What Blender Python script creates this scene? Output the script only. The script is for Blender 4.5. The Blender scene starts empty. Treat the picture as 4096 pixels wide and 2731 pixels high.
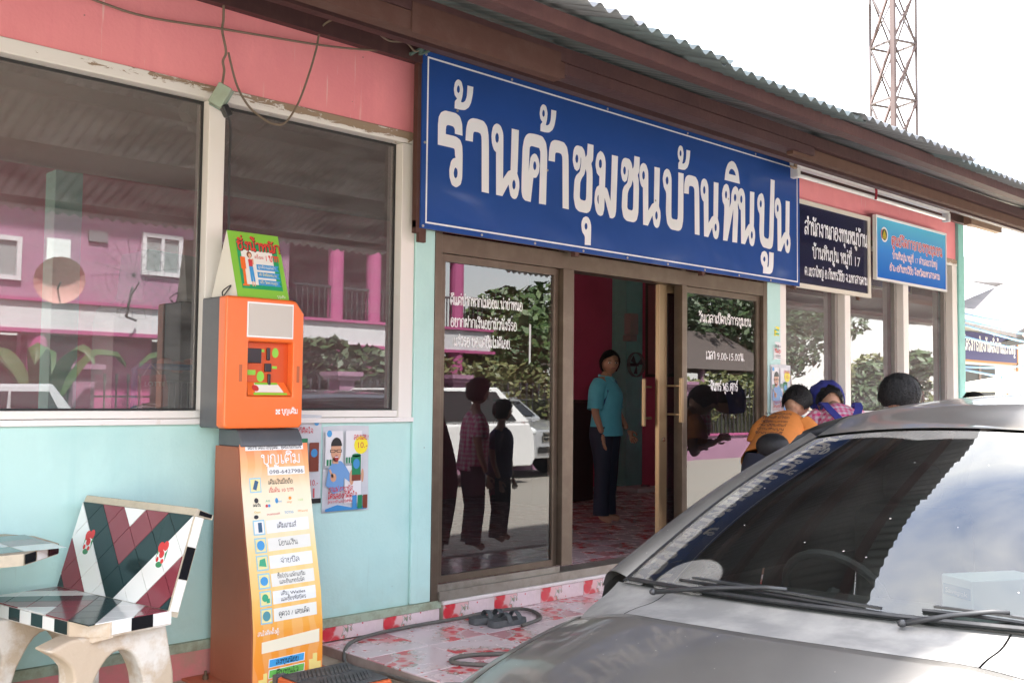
import bpy, bmesh, math, random
from mathutils import Vector, Matrix, noise as mnoise
random.seed(7)
R=math.radians; PI=math.pi
sc=bpy.context.scene; COL=sc.collection
# ------------------------------------------------------------------ camera
YAW,PITCH,ROLL=0.76247855,0.05367571,0.01051067
CAM=Vector((0,-4.63275,1.17857))
_f=Vector((math.sin(YAW)*math.cos(PITCH),math.cos(YAW)*math.cos(PITCH),math.sin(PITCH)))
_r=Vector((math.cos(YAW),-math.sin(YAW),0)); _u=_r.cross(_f)
_r2=_r*math.cos(ROLL)+_u*math.sin(ROLL); _u2=_u*math.cos(ROLL)-_r*math.sin(ROLL)
cd=bpy.data.cameras.new('camera'); cam=bpy.data.objects.new('camera',cd); COL.objects.link(cam)
cam.matrix_world=Matrix(((_r2.x,_u2.x,-_f.x,CAM.x),(_r2.y,_u2.y,-_f.y,CAM.y),(_r2.z,_u2.z,-_f.z,CAM.z),(0,0,0,1)))
cd.sensor_width=36; cd.lens=36; cd.clip_start=.05; cd.clip_end=3000
sc.camera=cam
# ------------------------------------------------------------------ world, sun, exposure
SUN_EL,SUN_AZ=R(57),R(338)     # compass style: 0 = +y, clockwise
w=bpy.data.worlds.new('World'); sc.world=w; w.use_nodes=True
nt=w.node_tree; nt.nodes.clear()
def nd(nt,t,ins=None,**kw):
    n=nt.nodes.new(t)
    for k,v in kw.items(): setattr(n,k,v)
    if ins:
        for k,v in ins.items():
            s=n.inputs[k]
            if isinstance(v,bpy.types.NodeSocket): nt.links.new(v,s)
            else: s.default_value=v
    return n
sky=nd(nt,'ShaderNodeTexSky',sky_type='NISHITA',sun_disc=False,sun_elevation=SUN_EL,sun_rotation=SUN_AZ,air_density=1.0,dust_density=1.5,ozone_density=1.0)
tc=nd(nt,'ShaderNodeTexCoord')
mp=nd(nt,'ShaderNodeMapping',{'Vector':tc.outputs['Generated'],'Scale':(1.6,1.6,3.2),'Location':(3.1,.7,.4)})
n1=nd(nt,'ShaderNodeTexNoise',{'Vector':mp.outputs[0],'Scale':1.35,'Detail':7.0,'Roughness':.58,'Distortion':.5})
rp=nd(nt,'ShaderNodeValToRGB',{'Fac':n1.outputs['Fac']})
rp.color_ramp.elements[0].position=.40; rp.color_ramp.elements[0].color=(.14,.14,.14,1)
rp.color_ramp.elements[1].position=.64; rp.color_ramp.elements[1].color=(.95,.95,.95,1)
sp=nd(nt,'ShaderNodeSeparateXYZ',{0:tc.outputs['Generated']})
hz=nd(nt,'ShaderNodeMapRange',{'Value':sp.outputs[2],'From Min':.02,'From Max':.42,'To Min':.85,'To Max':0.0})
mxm=nd(nt,'ShaderNodeMath',{0:rp.outputs[0],1:hz.outputs[0]},operation='MAXIMUM')
mix=nd(nt,'ShaderNodeMix',{'Factor':mxm.outputs[0],6:sky.outputs[0],7:(6.5,6.3,6.0,1)},data_type='RGBA')
bg=nd(nt,'ShaderNodeBackground',{'Color':mix.outputs[2],'Strength':.105})
nd(nt,'ShaderNodeOutputWorld',{'Surface':bg.outputs[0]})
sl=bpy.data.lights.new('sun','SUN'); sl.energy=5.0; sl.angle=R(3); sl.color=(1,.965,.91)
so=bpy.data.objects.new('sun',sl); COL.objects.link(so)
_sd=Vector((math.sin(SUN_AZ)*math.cos(SUN_EL),math.cos(SUN_AZ)*math.cos(SUN_EL),math.sin(SUN_EL)))
so.rotation_euler=_sd.to_track_quat('Z','Y').to_euler(); so.location=(0,-10,20)
vs=sc.view_settings; vs.view_transform='Standard'; vs.look='None'; vs.gamma=1; vs.use_curve_mapping=False; vs.exposure=3.3
sc.cycles.max_bounces=6; sc.cycles.glossy_bounces=4; sc.cycles.transparent_max_bounces=12; sc.cycles.transmission_bounces=4
sc.cycles.use_denoising=True; sc.cycles.sample_clamp_indirect=8; sc.cycles.caustics_reflective=False; sc.cycles.caustics_refractive=False
# ------------------------------------------------------------------ materials
MATS={}
def mat(name,col,rough=.6,metal=0,coat=0,spec=.5,var=0,vscale=6,vcol=None,bump=0,bscale=40,streak=0,alpha=None,coat_rough=.03,vmin=.45,vmax=.7,emit=0,vstretch=(1,1,1)):
    """principled colour with optional patches of a second tone (vcol) and fine bump, in object space"""
    if name in MATS: return MATS[name]
    m=bpy.data.materials.new(name); m.use_nodes=True; t=m.node_tree
    p=t.nodes['Principled BSDF']; c=(*col,1)
    p.inputs['Base Color'].default_value=c; p.inputs['Roughness'].default_value=rough; p.inputs['Metallic'].default_value=metal
    p.inputs['Coat Weight'].default_value=coat; p.inputs['Coat Roughness'].default_value=coat_rough; p.inputs['Specular IOR Level'].default_value=spec
    if emit: p.inputs['Emission Color'].default_value=c; p.inputs['Emission Strength'].default_value=emit
    co=nd(t,'ShaderNodeTexCoord')
    if var:
        mpn=nd(t,'ShaderNodeMapping',{'Vector':co.outputs['Object'],'Scale':vstretch})
        n=nd(t,'ShaderNodeTexNoise',{'Vector':mpn.outputs[0],'Scale':vscale,'Detail':8.0,'Roughness':.65})
        r=nd(t,'ShaderNodeMapRange',{'Value':n.outputs['Fac'],'From Min':vmin,'From Max':vmax,'To Min':0.0,'To Max':var})
        vc=vcol if vcol else tuple(x*.6 for x in col)
        mx=nd(t,'ShaderNodeMix',{'Factor':r.outputs[0],6:c,7:(*vc,1)},data_type='RGBA')
        last=mx.outputs[2]
        if streak:
            mp2=nd(t,'ShaderNodeMapping',{'Vector':co.outputs['Object'],'Scale':(26,26,1.1)})
            n2=nd(t,'ShaderNodeTexNoise',{'Vector':mp2.outputs[0],'Scale':1.0,'Detail':5.0})
            r2=nd(t,'ShaderNodeMapRange',{'Value':n2.outputs['Fac'],'From Min':.56,'From Max':.74,'To Min':0.0,'To Max':streak})
            mx2=nd(t,'ShaderNodeMix',{'Factor':r2.outputs[0],6:last,7:(*vc,1)},data_type='RGBA'); last=mx2.outputs[2]
        t.links.new(last,p.inputs['Base Color'])
    if bump:
        n=nd(t,'ShaderNodeTexNoise',{'Vector':co.outputs['Object'],'Scale':bscale,'Detail':5.0})
        b=nd(t,'ShaderNodeBump',{'Height':n.outputs['Fac'],'Strength':bump,'Distance':.01})
        t.links.new(b.outputs[0],p.inputs['Normal'])
    MATS[name]=m; return m
def glass(name,tint,ior,dust,dustcol=(.5,.48,.46),streaks=True,dscale=3.0):
    m=bpy.data.materials.new(name); m.use_nodes=True; t=m.node_tree; t.nodes.clear()
    tr=nd(t,'ShaderNodeBsdfTransparent',{'Color':(*tint,1)})
    gl=nd(t,'ShaderNodeBsdfGlossy',{'Color':(1,1,1,1),'Roughness':.0})
    fr0=nd(t,'ShaderNodeFresnel',{'IOR':ior}); ge=nd(t,'ShaderNodeNewGeometry'); iv=nd(t,'ShaderNodeMath',{0:1.0,1:ge.outputs['Backfacing']},operation='SUBTRACT'); fr=nd(t,'ShaderNodeMath',{0:fr0.outputs[0],1:iv.outputs[0]},operation='MULTIPLY')   # the outer face mirrors, the inner face lets light out
    m1=nd(t,'ShaderNodeMixShader',{0:fr.outputs[0],1:tr.outputs[0],2:gl.outputs[0]})
    co=nd(t,'ShaderNodeTexCoord')
    mpn=nd(t,'ShaderNodeMapping',{'Vector':co.outputs['Object'],'Scale':(1.2,1,7) if streaks else (1,1,1),'Rotation':(0,.35,0)})
    n=nd(t,'ShaderNodeTexNoise',{'Vector':mpn.outputs[0],'Scale':dscale,'Detail':8.0,'Roughness':.6,'Distortion':.6})
    r=nd(t,'ShaderNodeMapRange',{'Value':n.outputs['Fac'],'From Min':.35,'From Max':.7,'To Min':dust*.55,'To Max':dust*1.35})
    df=nd(t,'ShaderNodeBsdfDiffuse',{'Color':(*dustcol,1)})
    r2=nd(t,'ShaderNodeMath',{0:r.outputs[0],1:iv.outputs[0]},operation='MULTIPLY')
    m2=nd(t,'ShaderNodeMixShader',{0:r2.outputs[0],1:m1.outputs[0],2:df.outputs[0]})
    nd(t,'ShaderNodeOutputMaterial',{'Surface':m2.outputs[0]})
    return m
# ------------------------------------------------------------------ mesh helpers
def mesh(name,verts,faces,m=None,smooth=False):
    me=bpy.data.meshes.new(name); me.from_pydata([tuple(v) for v in verts],[],faces); me.update()
    if m: me.materials.append(m)
    if smooth:
        for p in me.polygons: p.use_smooth=True
    return me
def link(name,me,parent=None,loc=None,rot=None):
    o=bpy.data.objects.new(name,me); COL.objects.link(o)
    if parent: o.parent=parent
    if loc is not None: o.location=loc
    if rot is not None: o.rotation_euler=rot
    return o
def empty(name,label,cat,loc=(0,0,0),rz=0,group=None):
    o=bpy.data.objects.new(name,None); COL.objects.link(o); o.location=loc; o.rotation_euler=(0,0,rz); o.empty_display_size=.1
    tag(o,label,cat,group); return o
def tag(o,label=None,cat=None,group=None,kind=None):
    if label: o['label']=label
    if cat: o['category']=cat
    if group: o['group']=group
    if kind: o['kind']=kind
    return o
class B:
    """collects shapes in a bmesh, then becomes ONE object"""
    def __init__(s): s.v=[]; s.f=[]
    def add(s,vs,fs):
        k=len(s.v); s.v+= [tuple(v) for v in vs]; s.f+=[tuple(i+k for i in f) for f in fs]; return s
    def box(s,x0,x1,y0,y1,z0,z1):
        return s.add([(x0,y0,z0),(x1,y0,z0),(x1,y1,z0),(x0,y1,z0),(x0,y0,z1),(x1,y0,z1),(x1,y1,z1),(x0,y1,z1)],[(3,2,1,0),(4,5,6,7),(0,1,5,4),(1,2,6,5),(2,3,7,6),(3,0,4,7)])
    def bar(s,a,b,w,h=None,up=(0,0,1)):
        a=Vector(a);b=Vector(b);h=h or w; d=(b-a).normalized(); up=Vector(up)
        if abs(d.dot(up))>.98: up=Vector((1,0,0))
        x=d.cross(up).normalized(); y=x.cross(d)
        q=[x*w/2*i+y*h/2*j for i,j in((-1,-1),(1,-1),(1,1),(-1,1))]
        return s.add([a+t for t in q]+[b+t for t in q],[(3,2,1,0),(4,5,6,7),(0,1,5,4),(1,2,6,5),(2,3,7,6),(3,0,4,7)])
    def tube(s,pts,r,n=8,closed=False,caps=True):
        pts=[Vector(p) for p in pts]; rr=r if isinstance(r,(list,tuple)) else [r]*len(pts)
        k=len(s.v); up=Vector((0,0,1)); prev=None
        for i,p in enumerate(pts):
            if closed: d=pts[(i+1)%len(pts)]-pts[i-1]
            else: d=(pts[min(i+1,len(pts)-1)]-pts[max(i-1,0)])
            d=d.normalized() if d.length>1e-9 else Vector((0,0,1))
            if prev is None:
                x=d.cross(up if abs(d.z)<.95 else Vector((1,0,0))).normalized()
            else: x=(prev-d*prev.dot(d)).normalized()
            prev=x; y=d.cross(x)
            for j in range(n):
                a=2*PI*j/n; s.v.append(tuple(p+(x*math.cos(a)+y*math.sin(a))*rr[i]))
        L=len(pts)
        for i in range(L if closed else L-1):
            i2=(i+1)%L
            for j in range(n):
                j2=(j+1)%n; s.f.append((k+i*n+j,k+i*n+j2,k+i2*n+j2,k+i2*n+j))
        if caps and not closed:
            s.f.append(tuple(k+j for j in reversed(range(n)))); s.f.append(tuple(k+(L-1)*n+j for j in range(n)))
        return s
    def loft(s,rings,caps=True,closed=True):
        k=len(s.v); n=len(rings[0])
        for r in rings: s.v+=[tuple(p) for p in r]
        for i in range(len(rings)-1):
            for j in range(n if closed else n-1):
                j2=(j+1)%n; s.f.append((k+i*n+j,k+i*n+j2,k+(i+1)*n+j2,k+(i+1)*n+j))
        if caps and closed:
            s.f.append(tuple(k+j for j in reversed(range(n)))); s.f.append(tuple(k+(len(rings)-1)*n+j for j in range(n)))
        return s
    def prism(s,poly,axis,a,b):
        """poly of (p,q) extruded between a and b along axis 'x','y' or 'z'"""
        f={'x':lambda p,q,t:(t,p,q),'y':lambda p,q,t:(p,t,q),'z':lambda p,q,t:(p,q,t)}[axis]
        n=len(poly); return s.add([f(p,q,a) for p,q in poly]+[f(p,q,b) for p,q in poly],[tuple(range(n-1,-1,-1)),tuple(range(n,2*n))]+[(i,(i+1)%n,n+(i+1)%n,n+i) for i in range(n)])
    def ell(s,c,rx,ry,rz,n=10,m=7,rot=None):
        c=Vector(c); k=len(s.v)
        for i in range(m+1):
            t=PI*i/m
            for j in range(n):
                a=2*PI*j/n; v=Vector((rx*math.sin(t)*math.cos(a),ry*math.sin(t)*math.sin(a),rz*math.cos(t)))
                if rot: v=rot@v
                s.v.append(tuple(c+v))
        for i in range(m):
            for j in range(n):
                j2=(j+1)%n; s.f.append((k+i*n+j,k+(i+1)*n+j,k+(i+1)*n+j2,k+i*n+j2))
        return s
    def obj(s,name,m,parent=None,smooth=False,bevel=0,seg=2,angle=40,loc=None,rot=None,origin=None,sub=0):
        vs=s.v
        if origin is not None:
            ox,oy,oz=origin; vs=[(x-ox,y-oy,z-oz) for x,y,z in vs]; loc=origin
        me=mesh(name,vs,s.f,m,smooth)
        bm=bmesh.new(); bm.from_mesh(me)
        bmesh.ops.remove_doubles(bm,verts=bm.verts,dist=1e-6); bmesh.ops.recalc_face_normals(bm,faces=bm.faces)
        bm.to_mesh(me); bm.free()
        o=link(name,me,parent,loc,rot)
        if bevel:
            b=o.modifiers.new('b','BEVEL'); b.width=bevel; b.segments=seg; b.limit_method='ANGLE'; b.angle_limit=R(angle)
            for p in me.polygons: p.use_smooth=True
            o.modifiers.new('w','WEIGHTED_NORMAL')
        if sub:
            ss=o.modifiers.new('s','SUBSURF'); ss.levels=sub; ss.render_levels=sub
        return o
def box(name,m,parent,x0,x1,y0,y1,z0,z1,bevel=0,**k): return B().box(x0,x1,y0,y1,z0,z1).obj(name,m,parent,bevel=bevel,**k)
def struct(o): o['kind']='structure'; return o
def crom(pts,n=6,closed=False):
    """Catmull-Rom through points of any dimension"""
    P=[Vector(p) for p in pts]; out=[]; L=len(P)
    rng=range(L) if closed else range(L-1)
    for i in rng:
        g=lambda j:P[j%L] if closed else P[max(0,min(L-1,j))]
        a,b,c,d=g(i-1),g(i),g(i+1),g(i+2)
        for k in range(n):
            t=k/n; out.append(.5*((2*b)+(c-a)*t+(2*a-5*b+4*c-d)*t*t+(3*b-a-3*c+d)*t*t*t))
    if not closed: out.append(P[-1])
    return out
# ------------------------------------------------------------------ Thai stroke lettering (looped letter forms drawn as pen strokes)
def _o(x,y,rx=1.15,ry=1.35): return ('o',x,y,rx,ry)
def _s(*p): return ('s',p)
def _p(*p): return ('p',p)
TH={
'ก':(7,[_s((1,0),(1,5.2),(2.1,6.6),(.7,7.7),(1.9,9.5),(3.8,10),(5.7,9),(6,6.8),(6,0))]),
'ข':(6.6,[_o(1.8,8.5),_s((2.9,8.7),(3.0,7.4),(1.6,5.8),(1.5,1.8),(2.5,.1),(4.5,.1),(5.5,1.8),(5.5,10))]),
'ค':(7.2,[_o(3.4,5.2),_s((3.2,3.8),(2.4,2),(1.3,0)),_s((1.3,0),(1,5),(1.2,8.3),(3.5,10),(5.9,8.6),(6.1,6),(6.1,0))]),
'ง':(5.8,[_o(3.5,8.6),_s((4.6,8.6),(4.8,4),(4.5,.8),(3.7,.1)),_p((3.8,.1),(.7,4.6))]),
'จ':(6.6,[_s((1,8.2),(2.4,9.9),(4.4,9.7),(5.6,7.6),(5.6,2),(4.7,.1)),_o(2.7,4.1),_s((3.8,3.9),(4,2),(4.8,.1))]),
'ช':(6.8,[_o(1.8,8.5),_s((2.9,8.7),(3.0,7.4),(1.6,5.8),(1.5,1.8),(2.5,.1),(4.5,.1),(5.5,1.8),(5.6,6.6),(4.7,7.6),(5.9,8.6),(6.3,10.4))]),
'ซ':(6.8,[_o(1.6,8.5),_s((2.7,8.9),(3.6,8.2),(3.2,7),(1.6,5.6),(1.5,1.8),(2.5,.1),(4.5,.1),(5.5,1.8),(5.6,6.6),(4.7,7.6),(5.9,8.6),(6.3,10.4))]),
'ญ':(8.8,[_s((1,0),(1,5.4),(1.8,6.6),(.7,7.6),(1.8,9.6),(3.2,10),(4.5,9),(4.7,7),(4.7,1.5),(5.6,.1),(6.9,.1),(7.7,1.6),(7.7,10)),_o(4.8,-2.2,.9,1.0),_s((5.7,-2.4),(6.7,-3.4),(7.6,-2))]),
'ด':(7.2,[_o(3.1,4.4),_s((2.1,4.2),(1.9,2),(2.1,.1)),_s((2.0,.1),(1.1,3),(1.0,6.6),(2,9.3),(3.6,10),(5.9,8.6),(6.1,6),(6.1,0))]),
'ต':(7.4,[_o(3.1,4.4),_s((2.1,4.2),(1.9,2),(2.1,.1)),_s((2.0,.1),(1.1,3),(1.0,7),(1.9,9.8),(2.9,10),(3.7,8.9),(4.6,10),(5.7,9.5),(6.2,7.5),(6.2,0))]),
'ถ':(7,[_o(1.9,1.4),_s((1,1.4),(1,5.2),(2.1,6.6),(.7,7.7),(1.9,9.5),(3.8,10),(5.7,9),(6,6.8),(6,0))]),
'ท':(7.4,[_o(1.5,8.6),_p((2.6,8.8),(2.6,0)),_s((2.6,4.6),(4,8.8),(5.4,10),(6.4,8.8),(6.5,7),(6.5,0))]),
'ธ':(6.8,[_s((5.4,8.2),(4.6,9.8),(2.2,9.9),(1,8.6),(1.2,6.9),(4.8,6),(5.8,4),(5.8,1.6),(4.8,.1),(2.2,.1),(1.2,1.6),(1.1,4.8))]),
'น':(7.4,[_o(1.5,8.6),_p((2.6,8.8),(2.6,0)),_p((2.7,.3),(5.0,3.2)),_p((5.8,10),(5.8,2.4)),_o(6.0,1.4,1.0,1.4)]),
'บ':(7.2,[_o(1.5,8.6),_s((2.5,8.9),(2.5,5),(2.5,1.8),(3.5,.1),(5.2,.1),(6.2,1.8),(6.2,5),(6.2,10))]),
'ป':(7.2,[_o(1.5,8.6),_s((2.5,8.9),(2.5,5),(2.5,1.8),(3.5,.1),(5.2,.1),(6.2,1.8),(6.2,6),(6.2,14))]),
'ฝ':(7.6,[_o(2.4,8.6),_s((1.4,8.6),(1.3,4),(1.5,0)),_p((1.5,.2),(3.8,6)),_p((3.8,6),(6.1,.2)),_s((6.1,.2),(6.6,5),(6.6,14))]),
'พ':(7.8,[_o(1.4,8.6),_s((2.4,8.7),(2.5,4),(2.7,.1)),_p((2.7,.2),(4.6,6.4)),_p((4.6,6.4),(6.4,.2)),_p((6.4,.1),(6.9,10))]),
'ฟ':(7.8,[_o(1.4,8.6),_s((2.4,8.7),(2.5,4),(2.7,.1)),_p((2.7,.2),(4.6,6.4)),_p((4.6,6.4),(6.4,.2)),_p((6.4,.1),(6.9,14))]),
'ม':(7.4,[_o(1.5,8.6),_p((2.5,8.8),(2.5,1.4)),_o(1.6,1.4,1.0,1.4),_p((2.6,2.6),(5.8,.2)),_p((6.2,10),(6.2,0))]),
'ย':(6.8,[_o(1.9,8.6),_s((1,8.2),(1.3,6.8),(2.9,6)),_s((2.9,6),(1.3,4.8),(1.1,1.8),(2.3,.1),(4.4,.1),(5.6,1.8),(5.6,10))]),
'ร':(6,[_o(3.7,1.4,1.1,1.4),_s((4.8,1.6),(4.9,4),(4.3,5.9),(1.2,6.6),(1,8.4),(2.2,9.9),(4,9.7),(4.9,8.4))]),
'ล':(7.2,[_o(1.9,1.4),_s((1,1.6),(1,4),(2.6,5.6),(4.8,4.8),(6,3)),_s((1,7.8),(2.1,9.7),(4,10),(5.8,8.9),(6.1,6.6),(6.1,0))]),
'ว':(5.8,[_o(3.7,1.4,1.1,1.4),_s((1,8),(2,9.8),(3.8,9.8),(4.8,8),(4.8,1.5))]),
'ศ':(7.4,[_o(3.4,5.2),_s((3.2,3.8),(2.4,2),(1.3,0)),_s((1.3,0),(1,5),(1.2,8.3),(3.5,10),(5.9,8.6),(6.1,6),(6.1,0)),_p((5,9),(7.2,11))]),
'ส':(7.4,[_o(1.9,1.4),_s((1,1.6),(1,4),(2.6,5.6),(4.8,4.8),(6,3)),_s((1,7.8),(2.1,9.7),(4,10),(5.8,8.9),(6.1,6.6),(6.1,0)),_p((5,9),(7.2,11))]),
'ห':(7.4,[_o(1.5,8.6),_p((2.5,8.8),(2.5,0)),_s((2.6,2.6),(3.8,6),(5.1,7.2)),_o(5.6,8.6,1.0,1.3),_s((5.2,7.1),(6,5.6),(6.2,3),(6.2,0))]),
'อ':(7,[_o(2.2,6.2),_s((1.2,5.6),(1,2.6),(2.2,.3),(4.2,.1),(5.8,2.2),(5.9,7),(4.6,9.7),(2.6,9.9),(1.1,8.4))]),
'ะ':(5,[_o(1.5,7.6,.9,1.0),_s((2.4,7.4),(2.6,6.3),(4.4,8)),_o(1.5,2.8,.9,1.0),_s((2.4,2.6),(2.6,1.5),(4.4,3.2))]),
'า':(5.2,[_s((.7,7.8),(1.5,9.7),(3,9.9),(4.1,8.6),(4.3,6.6),(4.3,0))]),
'เ':(3.8,[_o(2.5,1.4),_p((1.5,1.4),(1.5,10))]),
'โ':(4.6,[_o(2.8,1.4),_s((1.8,1.4),(1.8,9),(1.2,11.6),(1.3,13.6),(4.4,13.8))]),
'ใ':(4.4,[_o(2.8,1.4),_s((1.8,1.4),(1.8,9.6),(2.9,12),(2.2,13.8)),_o(1.4,13.1,.9,1.0)]),
'ไ':(4.4,[_o(2.8,1.4),_s((1.8,1.4),(1.8,10),(2.2,11.6),(.6,12.6),(.9,14.2),(2.8,13.4))]),
'ิ':(0,[_s((-5.4,11.4),(-4.6,13.2),(-2.6,13.6),(-1,12.6),(-.7,11.4),(-5.4,11.4))]),
'ี':(0,[_s((-5.4,11.4),(-4.6,13.2),(-2.6,13.4),(-1,12.4),(-.7,11.4),(-5.4,11.4)),_p((-.8,11.4),(-.8,14.4))]),
'ึ':(0,[_s((-5.4,11.4),(-4.6,13.2),(-2.6,13.4),(-1,12.4),(-.7,11.4),(-5.4,11.4)),_o(-.9,13.6,.8,.8)]),
'ื':(0,[_s((-5.4,11.4),(-4.6,13.2),(-2.6,13.4),(-1,12.4),(-.7,11.4),(-5.4,11.4)),_p((-.7,11.4),(-.7,14.4)),_p((-2.3,12.6),(-2.3,14.4))]),
'ั':(0,[_o(-4.4,12.8,.9,1.0),_s((-3.6,12),(-3,11.3),(-1.4,11.7),(-.1,14.0))]),
'็':(0,[_s((-4.6,11.3),(-5,12.6),(-4,13.8),(-2,13.4),(-1.6,12),(-2.6,11.5)),_p((-1.8,13.2),(-.4,14.6))]),
'่':(0,[_p((-1.2,11.6),(-1.2,14.2))]),
'้':(0,[_o(-3.6,13.2,.8,.9),_s((-2.9,12.6),(-3.3,11.6),(-1.6,11.7),(-.6,14.2))]),
'๊':(0,[_s((-5,11.6),(-4.6,13.6),(-3.4,12),(-2.4,13.8),(-1.8,12),(-.4,14.2))]),
'๋':(0,[_p((-1.9,11.4),(-1.9,14.2)),_p((-3.2,12.8),(-.6,12.8))]),
'์':(0,[_o(-1.9,12.2,.8,.8),_s((-1.3,12.8),(-.8,13.4),(-.4,14.6))]),
'ุ':(0,[_o(-1.9,-1.9,.8,.8),_p((-1.1,-1.9),(-1.1,-4.2))]),
'ู':(0,[_o(-3.4,-1.9,.8,.8),_s((-2.6,-1.9),(-2.5,-3.6),(-1.2,-3.8),(-.9,-1.2))]),
}
TH['แ']=(7.2,TH['เ'][1]+[_o(6.0,1.4),_p((5.0,1.4),(5.0,10))])
TH['ำ']=(5.2,TH['า'][1]+[_o(-1.4,12.6,.9,.9)])
TH['ผ']=TH['ฝ']
_UP='ิีึืั็'; _TONE='่้๊๋์'
_lat={}
def latin(run):
    if run not in _lat:
        c=bpy.data.curves.new('t','FONT'); c.body=run; c.resolution_u=3
        o=bpy.data.objects.new('t',c); COL.objects.link(o)
        bpy.context.view_layer.update()
        me=bpy.data.meshes.new_from_object(o.evaluated_get(bpy.context.evaluated_depsgraph_get()))
        vs=[(v.co.x*13.2,v.co.y*13.2) for v in me.vertices]; fs=[tuple(p.vertices) for p in me.polygons]
        bpy.data.objects.remove(o); bpy.data.curves.remove(c); bpy.data.meshes.remove(me)
        _lat[run]=(max([v[0] for v in vs] or [0]) if vs else 0,vs,fs)
    return _lat[run]
def text(name,s,fn,m,parent,x,y,h,hw=.55,align='c',width=None,lift=.0006,slant=0,layers=True,sx=1.0):
    """letters of height h (consonant height) at plane position x,y; fn(u,v,lift)->3D point"""
    V=[];F=[];items=[]; pen=0; prev=''; lay=0
    i=0
    while i<len(s):
        ch=s[i]
        if ch in TH:
            adv,st=TH[ch]; up=3.3 if (ch in _TONE and prev in _UP and prev!='') else 0
            if ch in _TONE and i+1<len(s) and s[i+1]=='ำ': up=2.6
            items.append(('t',pen,up,st)); pen+=adv; prev=ch; i+=1
        elif ch==' ': pen+=3.4; prev=''; i+=1
        else:
            j=i
            while j<len(s) and s[j] not in TH and s[j]!=' ': j+=1
            wd,vs,fs=latin(s[i:j]); items.append(('l',pen+.6,0,(vs,fs))); pen+=wd+1.4; prev=''; i=j
    k=h/10.; kx=k*sx
    if width: kx=width/pen
    W=pen*kx; ox={'c':x-W/2,'l':x,'r':x-W}[align]
    def put(pts): # grid -> 3D
        return pts
    for typ,px,up,dat in items:
        if typ=='l':
            vs,fs=dat; b=len(V)
            for a,c in vs: V.append(fn(ox+(px+a)*kx+slant*c*k,y+c*k,lift))
            F+=[tuple(b+q for q in f) for f in fs]
        else:
            for stn,st in enumerate(dat):
                closed=False
                if st[0]=='o':
                    _,cx,cy,rx,ry=st; P=[(cx+rx*math.cos(t*PI/5),cy+ry*math.sin(t*PI/5)) for t in range(10)]; closed=True
                elif st[0]=='s': P=[(q[0],q[1]) for q in crom([(*q,0) for q in st[1]],3)]
                else: P=list(st[1])
                # work in real space so the pen keeps an even width
                Q=[Vector((( px+a)*kx,(c+up)*k)) for a,c in P]; n=len(Q); b=len(V); ww=hw*k
                lf=lift+ (stn%4)*.00012
                for q in range(n):
                    if closed: d=Q[(q+1)%n]-Q[q-1]
                    else: d=Q[min(q+1,n-1)]-Q[max(q-1,0)]
                    d=d.normalized() if d.length>0 else Vector((0,1)); nn=Vector((-d.y,d.x))*ww
                    for e in(-1,1):
                        pt=Q[q]+nn*e; V.append(fn(ox+pt.x+slant*pt.y,y+pt.y,lf))
                for q in range(n if closed else n-1):
                    a0=b+2*q; a1=b+2*((q+1)%n); F.append((a0,a0+1,a1+1,a1))
    return link(name,mesh(name,V,F,m),parent)
def wallfn(y0): return lambda u,v,l:(u,y0-l,v)
def flat(name,polys,fn,m,parent,lift=.0004):
    V=[];F=[]
    for p in polys:
        b=len(V); V+=[fn(a,c,lift) for a,c in p]; F.append(tuple(range(b,b+len(p))))
    return link(name,mesh(name,V,F,m),parent)
def circ(cx,cy,rx,ry=None,n=16,a0=0,a1=2*PI):
    ry=ry or rx; full=abs(a1-a0-2*PI)<1e-6
    return [(cx+rx*math.cos(a0+(a1-a0)*i/(n if full else n-1)),cy+ry*math.sin(a0+(a1-a0)*i/(n if full else n-1))) for i in range(n)]
def rect(x0,x1,y0,y1): return [(x0,y0),(x1,y0),(x1,y1),(x0,y1)]
WORLDP={}
_link0=link
def link(name,me,parent=None,loc=None,rot=None):
    o=_link0(name,me,parent,loc,rot)
    if parent is not None and parent.name in WORLDP: o.matrix_parent_inverse=WORLDP[parent.name]
    return o
def thing(name,label,cat,loc=(0,0,0),group=None,rz=0):
    """an Empty at the thing's base whose parts are given in world coordinates"""
    o=empty(name,label,cat,loc,rz,group)
    WORLDP[o.name]=(Matrix.Translation(Vector(loc))@Matrix.Rotation(rz,4,'Z')).inverted(); return o
def local(name,label,cat,loc=(0,0,0),rz=0,group=None): return empty(name,label,cat,loc,rz,group)
GZ=-.38   # street level
FZ=-.12   # porch tiles
CZ=-.17   # concrete strip by the wall
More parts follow.
